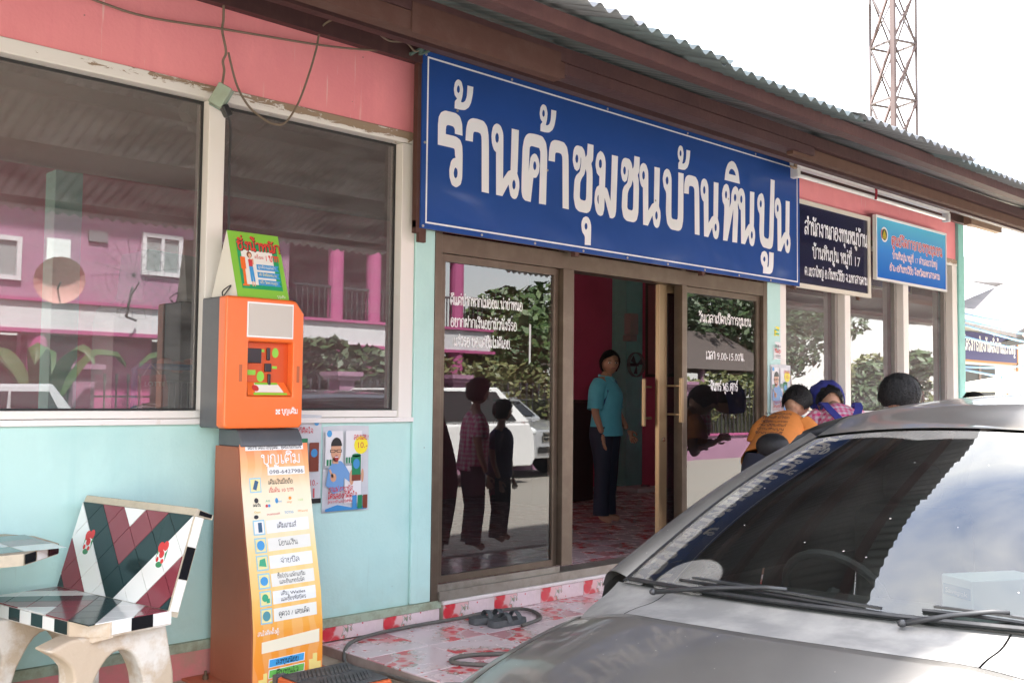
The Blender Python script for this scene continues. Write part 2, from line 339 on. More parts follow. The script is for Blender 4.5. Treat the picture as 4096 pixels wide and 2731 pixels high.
# ---- materials
def wallpaint(name,col,grime,drip,dripcol,z_dirt,dirtcol):
    """old wall paint: cloudy fading, thin runs, fly specks, splash dirt near the foot"""
    m=bpy.data.materials.new(name); m.use_nodes=True; t=m.node_tree; p=t.nodes['Principled BSDF']; p.inputs['Roughness'].default_value=.6
    co=nd(t,'ShaderNodeTexCoord'); ob=co.outputs['Object']
    def mixc(a,b,f): return nd(t,'ShaderNodeMix',{'Factor':f,6:a,7:b},data_type='RGBA').outputs[2]
    def noise(sc,st,lo,hi,mx,det=7.0):
        mp_=nd(t,'ShaderNodeMapping',{'Vector':ob,'Scale':st}); n=nd(t,'ShaderNodeTexNoise',{'Vector':mp_.outputs[0],'Scale':sc,'Detail':det,'Roughness':.62}); return nd(t,'ShaderNodeMapRange',{'Value':n.outputs['Fac'],'From Min':lo,'From Max':hi,'To Max':mx}).outputs[0]
    c=mixc((*col,1),(*grime,1),noise(1.7,(1,1,1),.42,.68,.75)); c=mixc(c,(*[min(1,x*1.12) for x in col],1),noise(4.5,(1,1,.5),.52,.7,.5))
    c=mixc(c,(*dripcol,1),noise(1.0,(30,30,1.6),.66,.70,drip,3.0)); c=mixc(c,(*grime,1),noise(1.0,(13,13,.5),.55,.75,.5))
    v=nd(t,'ShaderNodeTexVoronoi',{'Vector':ob,'Scale':7.0}); sp_=nd(t,'ShaderNodeMapRange',{'Value':v.outputs['Distance'],'From Min':.035,'From Max':.025,'To Max':.6}).outputs[0]; c=mixc(c,(.12,.11,.09,1),sp_)
    if z_dirt is not None:
        s_=nd(t,'ShaderNodeSeparateXYZ',{0:ob}); g_=nd(t,'ShaderNodeMapRange',{'Value':s_.outputs[2],'From Min':z_dirt,'From Max':z_dirt+.32,'To Min':.55,'To Max':0.0}).outputs[0]; n2=nd(t,'ShaderNodeTexNoise',{'Vector':ob,'Scale':9.0,'Detail':8.0}); f_=nd(t,'ShaderNodeMath',{0:g_,1:n2.outputs['Fac']},operation='MULTIPLY').outputs[0]; c=mixc(c,(*dirtcol,1),f_)
    t.links.new(c,p.inputs['Base Color'])
    n=nd(t,'ShaderNodeTexNoise',{'Vector':ob,'Scale':55.0,'Detail':5.0}); n3=nd(t,'ShaderNodeTexNoise',{'Vector':ob,'Scale':3.0,'Detail':3.0}); ad=nd(t,'ShaderNodeMath',{0:n3.outputs['Fac'],1:3.0,2:n.outputs['Fac']},operation='MULTIPLY_ADD'); b=nd(t,'ShaderNodeBump',{'Height':ad.outputs[0],'Strength':.16,'Distance':.01}); t.links.new(b.outputs[0],p.inputs['Normal']); MATS[name]=m; return m
mint=wallpaint('mint_wall',(.49,.735,.70),(.40,.665,.645),.22,(.36,.52,.48),0.0,(.33,.37,.28))
_mint_old=mat('mint_paint',(.46,.71,.675),.62,var=.55,vscale=2.2,vcol=(.40,.64,.61),bump=.12,bscale=60,streak=.28,vmin=.42,vmax=.72)
teal=mat('teal_paint',(.27,.62,.57),.6,var=.4,vscale=4,bump=.08,bscale=50)
pink=wallpaint('pink_wall',(.88,.31,.33),(.80,.25,.285),.55,(.86,.62,.58),None,(0,0,0))
_pink_old=mat('pink_paint',(.83,.27,.285),.62,var=.5,vscale=1.3,vcol=(.74,.21,.25),bump=.06,bscale=50,streak=.22)
maroon=mat('maroon_paint',(.62,.095,.18),.6,var=.4,vscale=1.2,bump=.05)
whitep=mat('white_frame_paint',(.80,.77,.73),.5,var=.35,vscale=9,vcol=(.55,.47,.36),vmin=.6,vmax=.8)
brownal=mat('bronze_aluminium',(.125,.092,.068),.38,metal=.55,var=.35,vscale=8,vcol=(.22,.18,.13))
dirtyledge=mat('dirty_ledge',(.34,.40,.30),.8,var=.8,vscale=14,vcol=(.20,.19,.12),bump=.3)
pinkriser=mat('pink_riser_paint',(.62,.20,.20),.7,var=.8,vscale=7,vcol=(.40,.24,.18),bump=.2)
concrete=mat('concrete',(.42,.35,.27),.85,var=.7,vscale=5,vcol=(.30,.23,.17),bump=.35,bscale=30)
asphalt=mat('street_surface',(.23,.215,.19),.9,var=.6,vscale=.5,vcol=(.24,.21,.18),bump=.3,bscale=20)
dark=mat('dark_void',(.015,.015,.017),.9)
steelm=mat('maroon_steel',(.060,.024,.025),.55,var=.6,vscale=5,vcol=(.10,.045,.04),bump=.2,streak=.4)
rust=mat('rusty_plate',(.082,.033,.024),.75,var=.9,vscale=9,vcol=(.10,.05,.04),bump=.2)
rooft=[mat('roof_zinc',(.20,.205,.21),.36,metal=.6,var=.9,vscale=3,vcol=(.09,.09,.09),vstretch=(9,.35,1)),  # long stripes: zinc grime plus painted light and shade of the ribs
       mat('roof_zinc_green',(.12,.145,.145),.36,metal=.5,var=.9,vscale=3,vcol=(.08,.09,.09),vstretch=(9,.35,1)),
       mat('roof_zinc_pale',(.42,.40,.37),.4,metal=.4,var=.8,vscale=3,vcol=(.16,.155,.15),vstretch=(9,.35,1))]
win_glass=glass('dusty_window_glass',(.58,.58,.58),1.95,.15,(.50,.50,.50))
door_glass=glass('tinted_door_glass',(.42,.42,.43),1.72,.012,(.5,.5,.5))
right_glass=glass('bright_window_glass',(.55,.57,.58),2.15,.16,(.66,.66,.66),dscale=1.0)
def peeling():
    m=bpy.data.materials.new('peeling_white_paint'); m.use_nodes=True; t=m.node_tree; p=t.nodes['Principled BSDF']; p.inputs['Roughness'].default_value=.6
    co=nd(t,'ShaderNodeTexCoord'); mp_=nd(t,'ShaderNodeMapping',{'Vector':co.outputs['Object'],'Scale':(3.2,1,13)})
    n=nd(t,'ShaderNodeTexNoise',{'Vector':mp_.outputs[0],'Scale':2.6,'Detail':9.0,'Roughness':.72,'Distortion':.8})
    s=nd(t,'ShaderNodeSeparateXYZ',{0:co.outputs['Object']})
    g=nd(t,'ShaderNodeMapRange',{'Value':s.outputs[0],'From Min':1.3,'From Max':3.2,'To Min':-.14,'To Max':.13})
    zz=nd(t,'ShaderNodeMapRange',{'Value':s.outputs[2],'From Min':2.63,'From Max':2.66,'To Min':-.2,'To Max':.0})
    a=nd(t,'ShaderNodeMath',{0:n.outputs['Fac'],1:g.outputs[0]},operation='ADD'); a2=nd(t,'ShaderNodeMath',{0:a.outputs[0],1:zz.outputs[0]},operation='ADD')
    r=nd(t,'ShaderNodeMapRange',{'Value':a2.outputs[0],'From Min':.50,'From Max':.53})
    mx=nd(t,'ShaderNodeMix',{'Factor':r.outputs[0],6:(.80,.77,.73,1),7:(.33,.24,.165,1)},data_type='RGBA'); t.links.new(mx.outputs[2],p.inputs['Base Color'])
    b=nd(t,'ShaderNodeBump',{'Height':r.outputs[0],'Strength':.5,'Distance':-.004}); t.links.new(b.outputs[0],p.inputs['Normal'])
    return m
peel=peeling()
def tilemat(name,base,phase):
    """glazed tile: pink ground, a quarter of a flower wreath round one corner, small red stars"""
    m=bpy.data.materials.new(name); m.use_nodes=True; t=m.node_tree; p=t.nodes['Principled BSDF']; p.inputs['Roughness'].default_value=.16
    co=nd(t,'ShaderNodeTexCoord')
    of=nd(t,'ShaderNodeVectorMath',{0:co.outputs['Object'],1:(.2,.2,0)},operation='ADD')
    sp=nd(t,'ShaderNodeVectorMath',{0:of.outputs[0],1:(1,1,0)},operation='MULTIPLY')
    ln=nd(t,'ShaderNodeVectorMath',{0:sp.outputs[0]},operation='LENGTH')
    n=nd(t,'ShaderNodeTexNoise',{'Vector':co.outputs['Object'],'Scale':16.0,'Detail':2.0,'Distortion':1.2})
    vo=nd(t,'ShaderNodeTexVoronoi',{'Vector':co.outputs['Object'],'Scale':11.0})
    d=nd(t,'ShaderNodeMath',{0:ln.outputs['Value'],1:.205},operation='SUBTRACT'); ab=nd(t,'ShaderNodeMath',{0:d.outputs[0]},operation='ABSOLUTE')
    wob=nd(t,'ShaderNodeMath',{0:n.outputs['Fac'],1:.5},operation='SUBTRACT'); wob2=nd(t,'ShaderNodeMath',{0:wob.outputs[0],1:.22,2:ab.outputs[0]},operation='MULTIPLY_ADD')
    ring=nd(t,'ShaderNodeMapRange',{'Value':wob2.outputs[0],'From Min':.062,'From Max':.052})
    green=nd(t,'ShaderNodeMapRange',{'Value':wob2.outputs[0],'From Min':.044,'From Max':.052})
    fl=nd(t,'ShaderNodeMapRange',{'Value':vo.outputs['Distance'],'From Min':.52,'From Max':.40})
    star=nd(t,'ShaderNodeTexVoronoi',{'Vector':co.outputs['Object'],'Scale':17.0}); st=nd(t,'ShaderNodeMapRange',{'Value':star.outputs['Distance'],'From Min':.17,'From Max':.13})
    inner=nd(t,'ShaderNodeMapRange',{'Value':ln.outputs['Value'],'From Min':.15,'From Max':.13})
    c0=nd(t,'ShaderNodeMix',{'Factor':st.outputs[0],6:(*base,1),7:(.60,.06,.07,1)},data_type='RGBA')
    c1=nd(t,'ShaderNodeMix',{'Factor':inner.outputs[0],6:c0.outputs[2],7:(.58,.26,.28,1)},data_type='RGBA')
    redv=nd(t,'ShaderNodeMix',{'Factor':fl.outputs[0],6:(.72,.42,.42,1),7:(.62,.045,.06,1)},data_type='RGBA')
    gr=nd(t,'ShaderNodeMix',{'Factor':green.outputs[0],6:redv.outputs[2],7:(.15,.22,.13,1)},data_type='RGBA')
    c2=nd(t,'ShaderNodeMix',{'Factor':ring.outputs[0],6:c1.outputs[2],7:gr.outputs[2]},data_type='RGBA')
    dn=nd(t,'ShaderNodeTexNoise',{'Vector':co.outputs['Object'],'Scale':9.0,'Detail':6.0}); dr=nd(t,'ShaderNodeMapRange',{'Value':dn.outputs['Fac'],'From Min':.45,'From Max':.75,'To Max':.35})
    c3=nd(t,'ShaderNodeMix',{'Factor':dr.outputs[0],6:c2.outputs[2],7:(.45,.33,.26,1)},data_type='RGBA')
    t.links.new(c3.outputs[2],p.inputs['Base Color'])
    rr=nd(t,'ShaderNodeMapRange',{'Value':dn.outputs['Fac'],'From Min':.35,'From Max':.75,'To Min':.12,'To Max':.4}); t.links.new(rr.outputs[0],p.inputs['Roughness'])
    return m
ftile=tilemat('flower_floor_tile',(.74,.58,.60),0)
grout=mat('grout',(.42,.33,.28),.9,var=.6,vscale=8)
# ---- ground
g=B().add([(-400,-400,GZ-.02),(400,-400,GZ-.02),(400,400,GZ-.02),(-400,400,GZ-.02)],[(0,1,2,3)]).obj('ground',mat('dry_earth',(.30,.25,.18),.95,var=.7,vscale=.15,vcol=(.16,.18,.09),bump=.3,bscale=3)); struct(g)
s=B().add([(-60,-13,GZ),(80,-13,GZ),(80,-2.3,GZ),(-60,-2.3,GZ)],[(0,1,2,3)]).obj('street',asphalt); struct(s)
s=B().prism([(3.2,GZ-.2),(3.2,CZ-.02),(0,CZ-.02),(-1.7,CZ-.02),(-2.3,GZ+.002),(-2.3,GZ-.2)],'x',-6,14); s=s.obj('porch_ramp',concrete); struct(s)
s=box('concrete_apron',concrete,None,-6,3.035,-1.75,-.022,CZ-.04,CZ); struct(s)
porch=box('porch_floor',grout,None,3.04,12.2,-1.75,-.022,CZ-.03,FZ-.006); struct(porch)
shopfl=box('shop_floor',grout,None,-3,11.1,.0,4.5,-.12,-.006); struct(shopfl)
tme=None
def tile_mesh(sz,th):
    b=B(); h=sz/2-.0015; c=.003
    b.loft([[(-h,-h,-th),(h,-h,-th),(h,h,-th),(-h,h,-th)],[(-h,-h,-c),(h,-h,-c),(h,h,-c),(-h,h,-c)],[(-h+c,-h+c,0),(h-c,-h+c,0),(h-c,h-c,0),(-h+c,h-c,0)]])
    me=mesh('floor_tile',b.v,b.f,ftile)
    return me
tme=tile_mesh(.4,.006)
def lay(parent,x0,nx,y0,ny,z):
    for i in range(nx):
        for j in range(ny):
            o=bpy.data.objects.new('floor_tile',tme); COL.objects.link(o); o.parent=parent
            # quarter turns so four tiles close one wreath
            o.location=(x0+.2+.4*i,y0-.2-.4*j,z+random.uniform(-.0006,.0006)); o.rotation_euler=(0,0,[[0,PI/2],[-PI/2,PI]][(i+1)%2][(j+1)%2] if True else 0)
lay(porch,3.04,14,-.03,4,FZ)
lay(shopfl,3.84,18,4.43,11,0)
# ------------------------------------------------------------------ the shop building
bld=thing('shop_building','single-storey community shop with pink and mint walls, sliding glass door and corrugated porch roof','building',(3.7,0,0))
box('lower_wall',mint,bld,-4,3.632,0,.14,.0,1.028)
box('plinth_ledge',dirtyledge,bld,-4,3.86,-.022,.14,-.045,-.001)
B().prism([(-.022,-.3),(-.018,-.045),(.14,-.045),(.14,-.3)],'x',-4,3.038).obj('painted_riser',pinkriser,bld)
box('upper_wall',pink,bld,-4,11.02,.002,.14,2.692,3.17)
box('column',mint,bld,3.634,3.779,-.02,.16,.0,3.2,bevel=.006)
box('column',mint,bld,7.302,7.50,-.02,.16,.0,3.2,bevel=.006)
box('column',teal,bld,11.022,11.17,-.03,.2,-.3,3.2,bevel=.006)
box('lower_wall',mint,bld,7.502,11.02,0,.14,.0,1.038)
box('plinth_ledge',dirtyledge,bld,7.3,11.2,-.02,.14,-.03,-.001)
box('end_wall',teal,bld,11.05,11.16,.2,4.6,-.3,3.2)
box('roof_bearer_end',mat('weathered_wood',(.26,.17,.12),.8,var=.7,vscale=12,vcol=(.14,.10,.08),vstretch=(1,6,6)),bld,10.8,11.62,-.26,-.18,3.03,3.13)
# mortar smears at wall base of the pillar
# windows
def jambs(b,x0,x1,z0,z1,t,y0,y1):
    b.box(x0,x0+t,y0,y1,z0,z1); b.box(x1-t,x1,y0,y1,z0,z1)
wf=B(); wf.box(-.04,.05,-.012,.10,1.03,2.62); wf.box(1.15,1.24,-.010,.10,1.095,2.62); wf.box(2.345,2.432,-.010,.10,1.095,2.62); wf.box(3.535,3.63,-.012,.10,1.03,2.62)
wf.box(.05,3.535,.0,.10,1.058,1.095); wf.box(-.04,3.63,-.018,.10,1.03,1.056)
win=wf.obj('window',whitep,bld,bevel=.004)
box('head_frame',peel,win,-.04,3.63,-.014,.10,2.622,2.69,bevel=.004)
sillm=mat('sill_paint',(.80,.78,.76),.5,var=.7,vscale=14,vcol=(.50,.36,.24),vmin=.58,vmax=.75)
box('sill',sillm,win,-.05,3.632,-.026,.02,1.03,1.0555)
for a,b_ in((.05,1.15),(1.24,2.345),(2.432,3.535)):
    box('pane',win_glass,win,a,b_,.058,.063,1.095,2.62)
    q=B(); q.box(a,a+.012,.05,.057,1.095,2.62); q.box(b_-.012,b_,.05,.057,1.095,2.62); q.box(a+.012,b_-.012,.05,.057,2.606,2.62); q.box(a+.012,b_-.012,.05,.057,1.095,1.105); q.obj('gasket',mat('black_rubber',(.02,.02,.02),.6),win)
greyj=mat('grey_reveal',(.30,.28,.26),.6,var=.4,vscale=6)  # grey paints the shaded inner face of the white frame
wf=B(); wf.box(7.502,7.60,-.012,.12,1.04,2.62); wf.box(8.60,8.70,-.01,.12,1.08,2.62); wf.box(9.76,9.87,-.01,.12,1.08,2.62); wf.box(10.90,11.02,-.012,.12,1.04,2.62); wf.box(7.60,10.90,-.004,.12,1.04,1.08)
win2=wf.obj('window',whitep,bld,bevel=.004)
box('head_frame',peel,win2,7.502,11.02,-.014,.12,2.622,2.692)
for a,b_ in((7.60,8.60),(8.70,9.76),(9.87,10.90)):
    box('pane',right_glass,win2,a,b_,.098,.103,1.08,2.62)
    q=B(); q.box(a,a+.05,.06,.097,1.08,2.62); q.box(b_-.05,b_,.06,.097,1.08,2.62); q.obj('sash',greyj,win2)
# sliding door
df=B()
df.box(3.782,3.835,-.02,.11,-.005,2.69); df.box(3.835,7.245,-.018,.11,2.02,2.13); df.box(4.86,4.962,-.03,.11,.09,2.02); df.box(6.144,6.20,-.028,.05,.09,2.02); df.box(7.245,7.30,-.02,.11,-.005,2.69)
df.box(4.885,4.94,-.016,.1,2.13,2.6); df.box(6.15,6.20,-.016,.1,2.13,2.6); df.box(3.835,7.245,-.012,.1,2.6,2.69)
door=df.obj('sliding_door_frame',brownal,bld,bevel=.003)
tr=B(); tr.box(3.835,7.245,-.035,.12,-.004,.05); tr.box(3.835,4.86,-.015,.0,.05,.088); tr.box(3.835,4.86,.03,.05,.05,.07); tr.box(6.2,7.245,-.015,.0,.05,.088)
tr.obj('door_track',mat('worn_aluminium',(.30,.27,.23),.45,metal=.5,var=.7,vscale=9,vcol=(.14,.11,.08)),door)
q=B(); jambs(q,3.84,4.855,.088,2.018,.045,.012,.045); q.box(3.885,4.81,.012,.045,.088,.13); q.box(3.885,4.81,.012,.045,1.975,2.018); leaf=q.obj('fixed_leaf',brownal,door)
box('pane',door_glass,leaf,3.885,4.81,.026,.031,.13,1.975)
q=B(); jambs(q,6.205,7.24,.088,2.018,.05,.012,.045); q.box(6.255,7.19,.012,.045,.088,.13); q.box(6.255,7.19,.012,.045,1.975,2.018); leaf=q.obj('fixed_leaf',brownal,door)
box('pane',door_glass,leaf,6.255,7.19,.026,.031,.13,1.975)
goldal=mat('gold_bronze_aluminium',(.23,.16,.09),.32,metal=.7)
q=B(); q.box(5.985,6.075,.062,.10,.05,2.018); q.box(7.12,7.2,.062,.10,.05,2.018); q.box(6.075,7.12,.062,.10,.05,.12); q.box(6.075,7.12,.062,.10,1.96,2.018); sl_=q.obj('sliding_leaf',goldal,door,bevel=.003)
box('pane',door_glass,sl_,6.075,7.12,.078,.083,.12,1.96)
for x,z0,z1,y in((6.09,1.0,1.33,-.06),(5.915,.97,1.32,.15)):
    q=B(); q.box(x-.017,x+.017,y-.012,y+.012,z0,z1)
    for zz in(z0+.06,z1-.06): q.box(x-.006,x+.006,min(y,.08),max(y,.08),zz-.008,zz+.008); 
    if x<6: q=B().box(x-.012,x+.012,y-.012,y+.012,z0,z1); [q.box(x,x+.09,y-.006,y+.006,zz-.008,zz+.008) for zz in (z0+.06,z1-.06)]
    q.obj('handle',goldal,sl_,bevel=.004)
q=B().tube([(6.03,.062,.875),(6.03,.05,.875)],.016,12); q.obj('lock',mat('chrome',(.6,.6,.6),.2,metal=1),sl_)
for a,b_ in((3.835,4.885),(4.94,6.15),(6.2,7.245)): box('transom_pane',door_glass,door,a,b_,.04,.045,2.13,2.6)
# step riser tiles and nosing under the door
rt=mesh('riser_tile',*(lambda b:(b.v,b.f))(B().box(-.1985,.1985,-.006,.0,-.046,.042)),ftile)
rt_l=mesh('riser_tile',*(lambda b:(b.v,b.f))(B().box(-.1985,.1985,-.006,.0,-.039,.031)),ftile)
for i in range(2):
    link('riser_tile',rt_l,bld,(3.242+.4*i,-.022,-.077),None)
for i in range(19):
    link('riser_tile',rt,bld,(4.062+.4*i,-.034,-.072),(0,0,0))
box('door_step',concrete,bld,3.862,11.4,-.033,.0,-.16,-.0305)
box('step_nosing',mat('white_nosing',(.74,.66,.64),.35,var=.5,vscale=7,vcol=(.5,.38,.32)),bld,3.862,11.4,-.042,-.0,-.029,-.006,bevel=.004)
# interior
box('interior_wall',maroon,bld,1.4,11.05,4.45,4.6,0,3.1); box('interior_wall',maroon,bld,-3,-.6,4.45,4.6,0,3.1); box('interior_wall',maroon,bld,-.6,1.4,4.45,4.6,2.6,3.1)  # gap in the back wall, added to let light into the shop
box('interior_wall',maroon,bld,-3.2,-3,.14,4.6,0,3.1)
box('interior_wall',maroon,bld,10.9,11.04,.2,4.45,0,3.1)
box('ceiling',mat('dim_ceiling',(.45,.43,.42),.8),bld,-3.2,11.04,.15,4.6,3.1,3.15)  # plain grey ceiling
box('interior_column',teal,bld,10.55,10.89,4.2,4.45,0,3.1)
box('interior_column',teal,bld,2.2,2.36,1.62,1.78,0,2.5)
# roof
def rz(y): return 3.262+.345*y
NW=8; PW=.0762
def sheet_mesh(k):
    b=B(); rows=[.55,-.9,-2.5]; n=NW*8
    for y in rows:
        for i in range(n+1):
            x=PW*i/8; b.v.append((x,y,rz(y)+.012*math.cos(2*PI*i/8)))
    for r_ in range(len(rows)-1):
        for i in range(n): b.f.append((r_*(n+1)+i,r_*(n+1)+i+1,(r_+1)*(n+1)+i+1,(r_+1)*(n+1)+i))
    me=mesh('roof_sheet',b.v,b.f,rooft[k],True); return me
sm=[sheet_mesh(0),sheet_mesh(1),sheet_mesh(2)]
x=-6.0; i=0
while x<16:
    k=random.choice([0,0,0,1,2])
    if 2.3<x<5.3: k=random.choice([0,1,1])
    o=link('roof_sheet',sm[k],bld,(x,random.uniform(-.035,.02),random.uniform(-.004,.004)+(i%2)*.004)); o.rotation_euler=(random.uniform(-.004,.004),0,random.uniform(-.004,.004))
    so_=o.modifiers.new('s','SOLIDIFY'); so_.thickness=.0012
    x+=(NW-1)*PW; i+=1
for d,h in((.5,.08),(1.05,.08),(1.64,.062),(2.3,.052)):
    zt=rz(-d)-(.028 if d==1.64 else .014)
    B().box(-6,16,-d-.028,-d+.028,zt-h,zt).obj('purlin',steelm,bld)
box('beam',rust,bld,1.2,3.13,-1.665,-1.60,2.535,2.604); box('beam',steelm,bld,3.135,5.2,-1.66,-1.605,2.558,2.604)
box('beam_plate',rust,bld,2.30,3.1,-1.672,-1.6655,2.525,2.64)
box('beam',mat('old_timber',(.09,.042,.026),.8,var=.8,vscale=9,vcol=(.12,.06,.04)),bld,5.0,15,-1.64,-1.60,2.54,2.60)
box('beam',steelm,bld,-6,11.3,-.10,-.05,3.075,3.17)
box('attic_back',dark,bld,-6,11.2,.7,.75,3.15,3.6)  # black sheet added to close the attic and keep the gap dark
# main roof behind the porch, cut short so sun reaches the back gap
B().add([(-6,.5,rz(.5)+.02),(11.4,.5,rz(.5)+.02),(11.4,4.9,4.5),(-6,4.9,4.5)],[(0,1,2,3)]).obj('main_roof',rooft[0],bld)
# ------------------------------------------------------------------ big blue sign
GL={
 'ro':(['0,0,-1,116,4,164,21,193,51,209,85,210,133,210,165,196,183,156,187,86,128,87,127,114,114,128,74,129,61,120,58,101,58,72,136,72,170,58,186,24,190,-29,189,-162,178,-206,144,-229,110,-219,92,-177,89,-130,101,-81,117,-61,136,-54,131,-39,129,-8,120,0','137,-110,150,-120,154,-141,149,-166,138,-176,126,-167,122,-146,127,-122'],[(3.715, 2.624)]),
 'tho':(['0,0,1,43,18,61,-1,79,-8,113,-1,151,11,169,24,177,40,175,52,166,64,128,59,84,48,47,65,48,82,61,94,92,98,157,144,158,140,112,128,61,111,28,80,5,45,0','27,143,36,136,39,123,37,106,28,95,18,102,15,115,18,132'],[(3.838, 2.861), (4.553, 2.861), (5.986, 2.852)]),
 'aa':(['-191,288,-187,361,-174,406,-156,423,-135,432,-100,434,-49,431,-20,404,-5,341,0,0,-58,1,-63,330,-73,350,-91,355,-120,353,-128,348,-132,336,-134,290'],[(4.117, 2.399), (4.821, 2.396), (6.247, 2.394)]),
 'no':(['0,0,-4,260,-23,272,-39,307,-44,350,-41,378,-34,407,-21,426,-2,437,17,435,34,425,50,395,55,368,56,106,98,160,119,170,125,430,186,431,178,173,175,158,193,119,196,75,184,23,172,3,156,-5,137,-2,120,13,103,79,52,-1','1,383,14,372,18,353,15,331,3,317,-9,326,-13,348,-10,367','149,117,159,106,164,87,160,65,149,52,138,62,134,82,137,102'],[(4.177, 2.399), (5.584, 2.391), (6.304, 2.393), (6.794, 2.393), (7.32, 2.392)]),
 'kho':(['0,0,-49,2,-72,20,-82,64,-76,323,-62,388,-43,417,-19,432,36,437,100,434,133,400,146,333,137,1,74,0,84,328,73,354,6,356,-9,349,-14,337,-24,95,-21,180,-5,279,10,301,31,313,50,307,66,285,77,247,71,195,48,160,22,157','33,265,43,256,48,236,44,216,34,205,23,213,19,231,23,252'],[(4.472, 2.396)]),
 'cho':(['-203,-139,-197,-78,-188,-53,-174,-37,-157,-30,-113,-31,-89,-54,-78,-95,-64,-78,-58,0,0,0,-3,-101,-22,-128,-10,-164,-7,-229,-12,-395,-29,-445,-47,-460,-67,-467,-139,-466,-173,-446,-192,-379,-185,-266,-169,-231,-132,-200,-122,-154,-120,-116,-126,-98,-127,-145,-139,-185,-161,-201,-186,-190','-163,-89,-152,-98,-149,-116,-152,-138,-161,-150,-174,-141,-178,-121,-174,-102','-77,-172,-65,-201,-70,-368,-75,-381,-85,-387,-120,-385,-130,-377,-133,-366,-129,-272,-114,-241,-90,-214,-82,-190'],[(5.058, 2.861), (5.543, 2.861)]),
 'mo':(['0,0,-55,131,-58,52,-72,10,-93,0,-122,6,-143,31,-158,95,-151,158,-134,193,-111,205,-108,266,-135,284,-149,338,-143,382,-129,418,-101,441,-76,434,-57,411,-45,370,-52,201,-34,199,-22,182,6,114,18,434,81,435,65,59,54,17,29,-1','-99,386,-87,377,-84,356,-87,334,-100,321,-112,330,-116,351,-113,373','-116,142,-114,75,-124,86,-130,111,-126,131'],[(5.228, 2.393)]),
 'bo':(['0,0,-30,34,-43,93,-37,124,-23,157,6,176,33,169,51,144,61,109,58,-168,73,-182,127,-181,137,-163,141,170,204,170,201,-171,186,-229,169,-250,144,-261,53,-260,11,-225,-5,-146','9,121,21,111,25,91,21,70,8,56,-4,68,-9,88,-5,107'],[(5.846, 2.656)]),
 'u':(['0,0,-28,27,-36,72,-32,96,-18,121,10,134,33,128,51,107,61,75,57,-54,-1,-57','9,91,21,84,25,68,21,52,10,43,-1,50,-5,67,-1,81'],[(4.979, 2.239)]),
 'ho':(['0,0,20,269,-6,300,-14,354,-6,390,12,427,42,445,68,437,84,406,90,362,86,264,108,309,111,372,124,409,144,433,168,445,197,434,211,401,216,366,196,293,205,252,188,2,123,1,138,264,57,2','40,392,50,381,54,362,50,339,39,325,29,336,24,358,29,377','160,385,174,376,180,357,174,335,160,321,148,330,143,349,148,370'],[(6.55, 2.39)]),
 'i':(['0,0,7,48,19,92,45,135,70,153,94,163,120,162,148,148,185,98,205,0','55,56,60,76,75,93,96,102,118,98,140,82,152,56'],[(6.571, 2.861)]),
 'po':(['0,0,-26,31,-36,77,-32,121,-12,156,27,176,49,165,64,134,69,91,57,-164,73,-181,123,-186,136,-162,161,309,221,308,199,-170,186,-237,168,-257,142,-266,44,-260,5,-214,-7,-136','17,119,28,107,31,90,27,67,16,55,3,66,-1,85,4,105'],[(7.057, 2.658)]),
 'uu':(['0,0,4,49,-22,75,-32,106,-32,135,-15,169,22,183,50,176,67,153,72,117,63,58,76,56,86,75,92,181,158,180,152,66,135,21,102,2','21,139,32,131,37,117,32,102,20,93,7,101,2,113,7,128'],[(7.102, 2.187)]),
}
SY=-.105
blue=mat('sign_blue',(.026,.080,.30),.2,var=.45,vscale=2.5,vcol=(.03,.09,.35),spec=.55)
# gentle buckling of the sheet
def bluebuckle(m):
    t=m.node_tree; p=t.nodes['Principled BSDF']; co=nd(t,'ShaderNodeTexCoord')
    mp_=nd(t,'ShaderNodeMapping',{'Vector':co.outputs['Object'],'Scale':(1.4,1,1.9)})
    n=nd(t,'ShaderNodeTexNoise',{'Vector':mp_.outputs[0],'Scale':1.3,'Detail':1.5,'Distortion':.6})
    b=nd(t,'ShaderNodeBump',{'Height':n.outputs['Fac'],'Strength':.5,'Distance':.06}); t.links.new(b.outputs[0],p.inputs['Normal'])
bluebuckle(blue)
signwhite=mat('sign_white',(.85,.86,.89),.4,var=.15,vscale=3)
sg=thing('shop_sign','large blue board with tall white Thai letters above the sliding door','sign',(5.63,SY,2.127))
box('board',blue,sg,3.600,7.662,SY,SY+.012,2.127,3.152)
q=B()
for r_ in((3.632,7.630,3.112,3.122),(3.632,7.630,2.158,2.168),(3.632,3.642,2.168,3.112),(7.620,7.630,2.168,3.112)): q.box(r_[0],r_[1],SY-.0012,SY-.0002,r_[2],r_[3])
q.obj('border',signwhite,sg)
q=B(); [q.box(a,b_,SY+.0125,SY+.05,2.10,3.17) for a,b_ in((3.575,3.605),(4.9,4.94),(6.3,6.34),(7.60,7.63))]; q.box(3.575,7.63,SY+.013,SY+.045,2.13,2.17)
q.obj('backing_frame',rust,sg)
q=B(); q.box(3.60,3.65,SY+.014,SY+.04,2.05,2.126); q.obj('bracket',rust,sg)
screw=mat('screw',(.45,.43,.38),.4,metal=.8)
sq=mesh('screw',*(lambda b:(b.v,b.f))(B().tube([(0,0,0),(0,-.004,0)],.008,8)),screw)
for x,z in [(3.615+.45*i,2.14) for i in range(9)]+[(3.62,2.62),(3.62,3.13),(4.3,3.135),(5.2,3.135),(6.1,3.135),(7.0,3.135),(4.62,2.62),(5.72,2.58),(6.62,2.72),(3.86,2.85)]: link('screw',sq,sg,(x,SY,z))
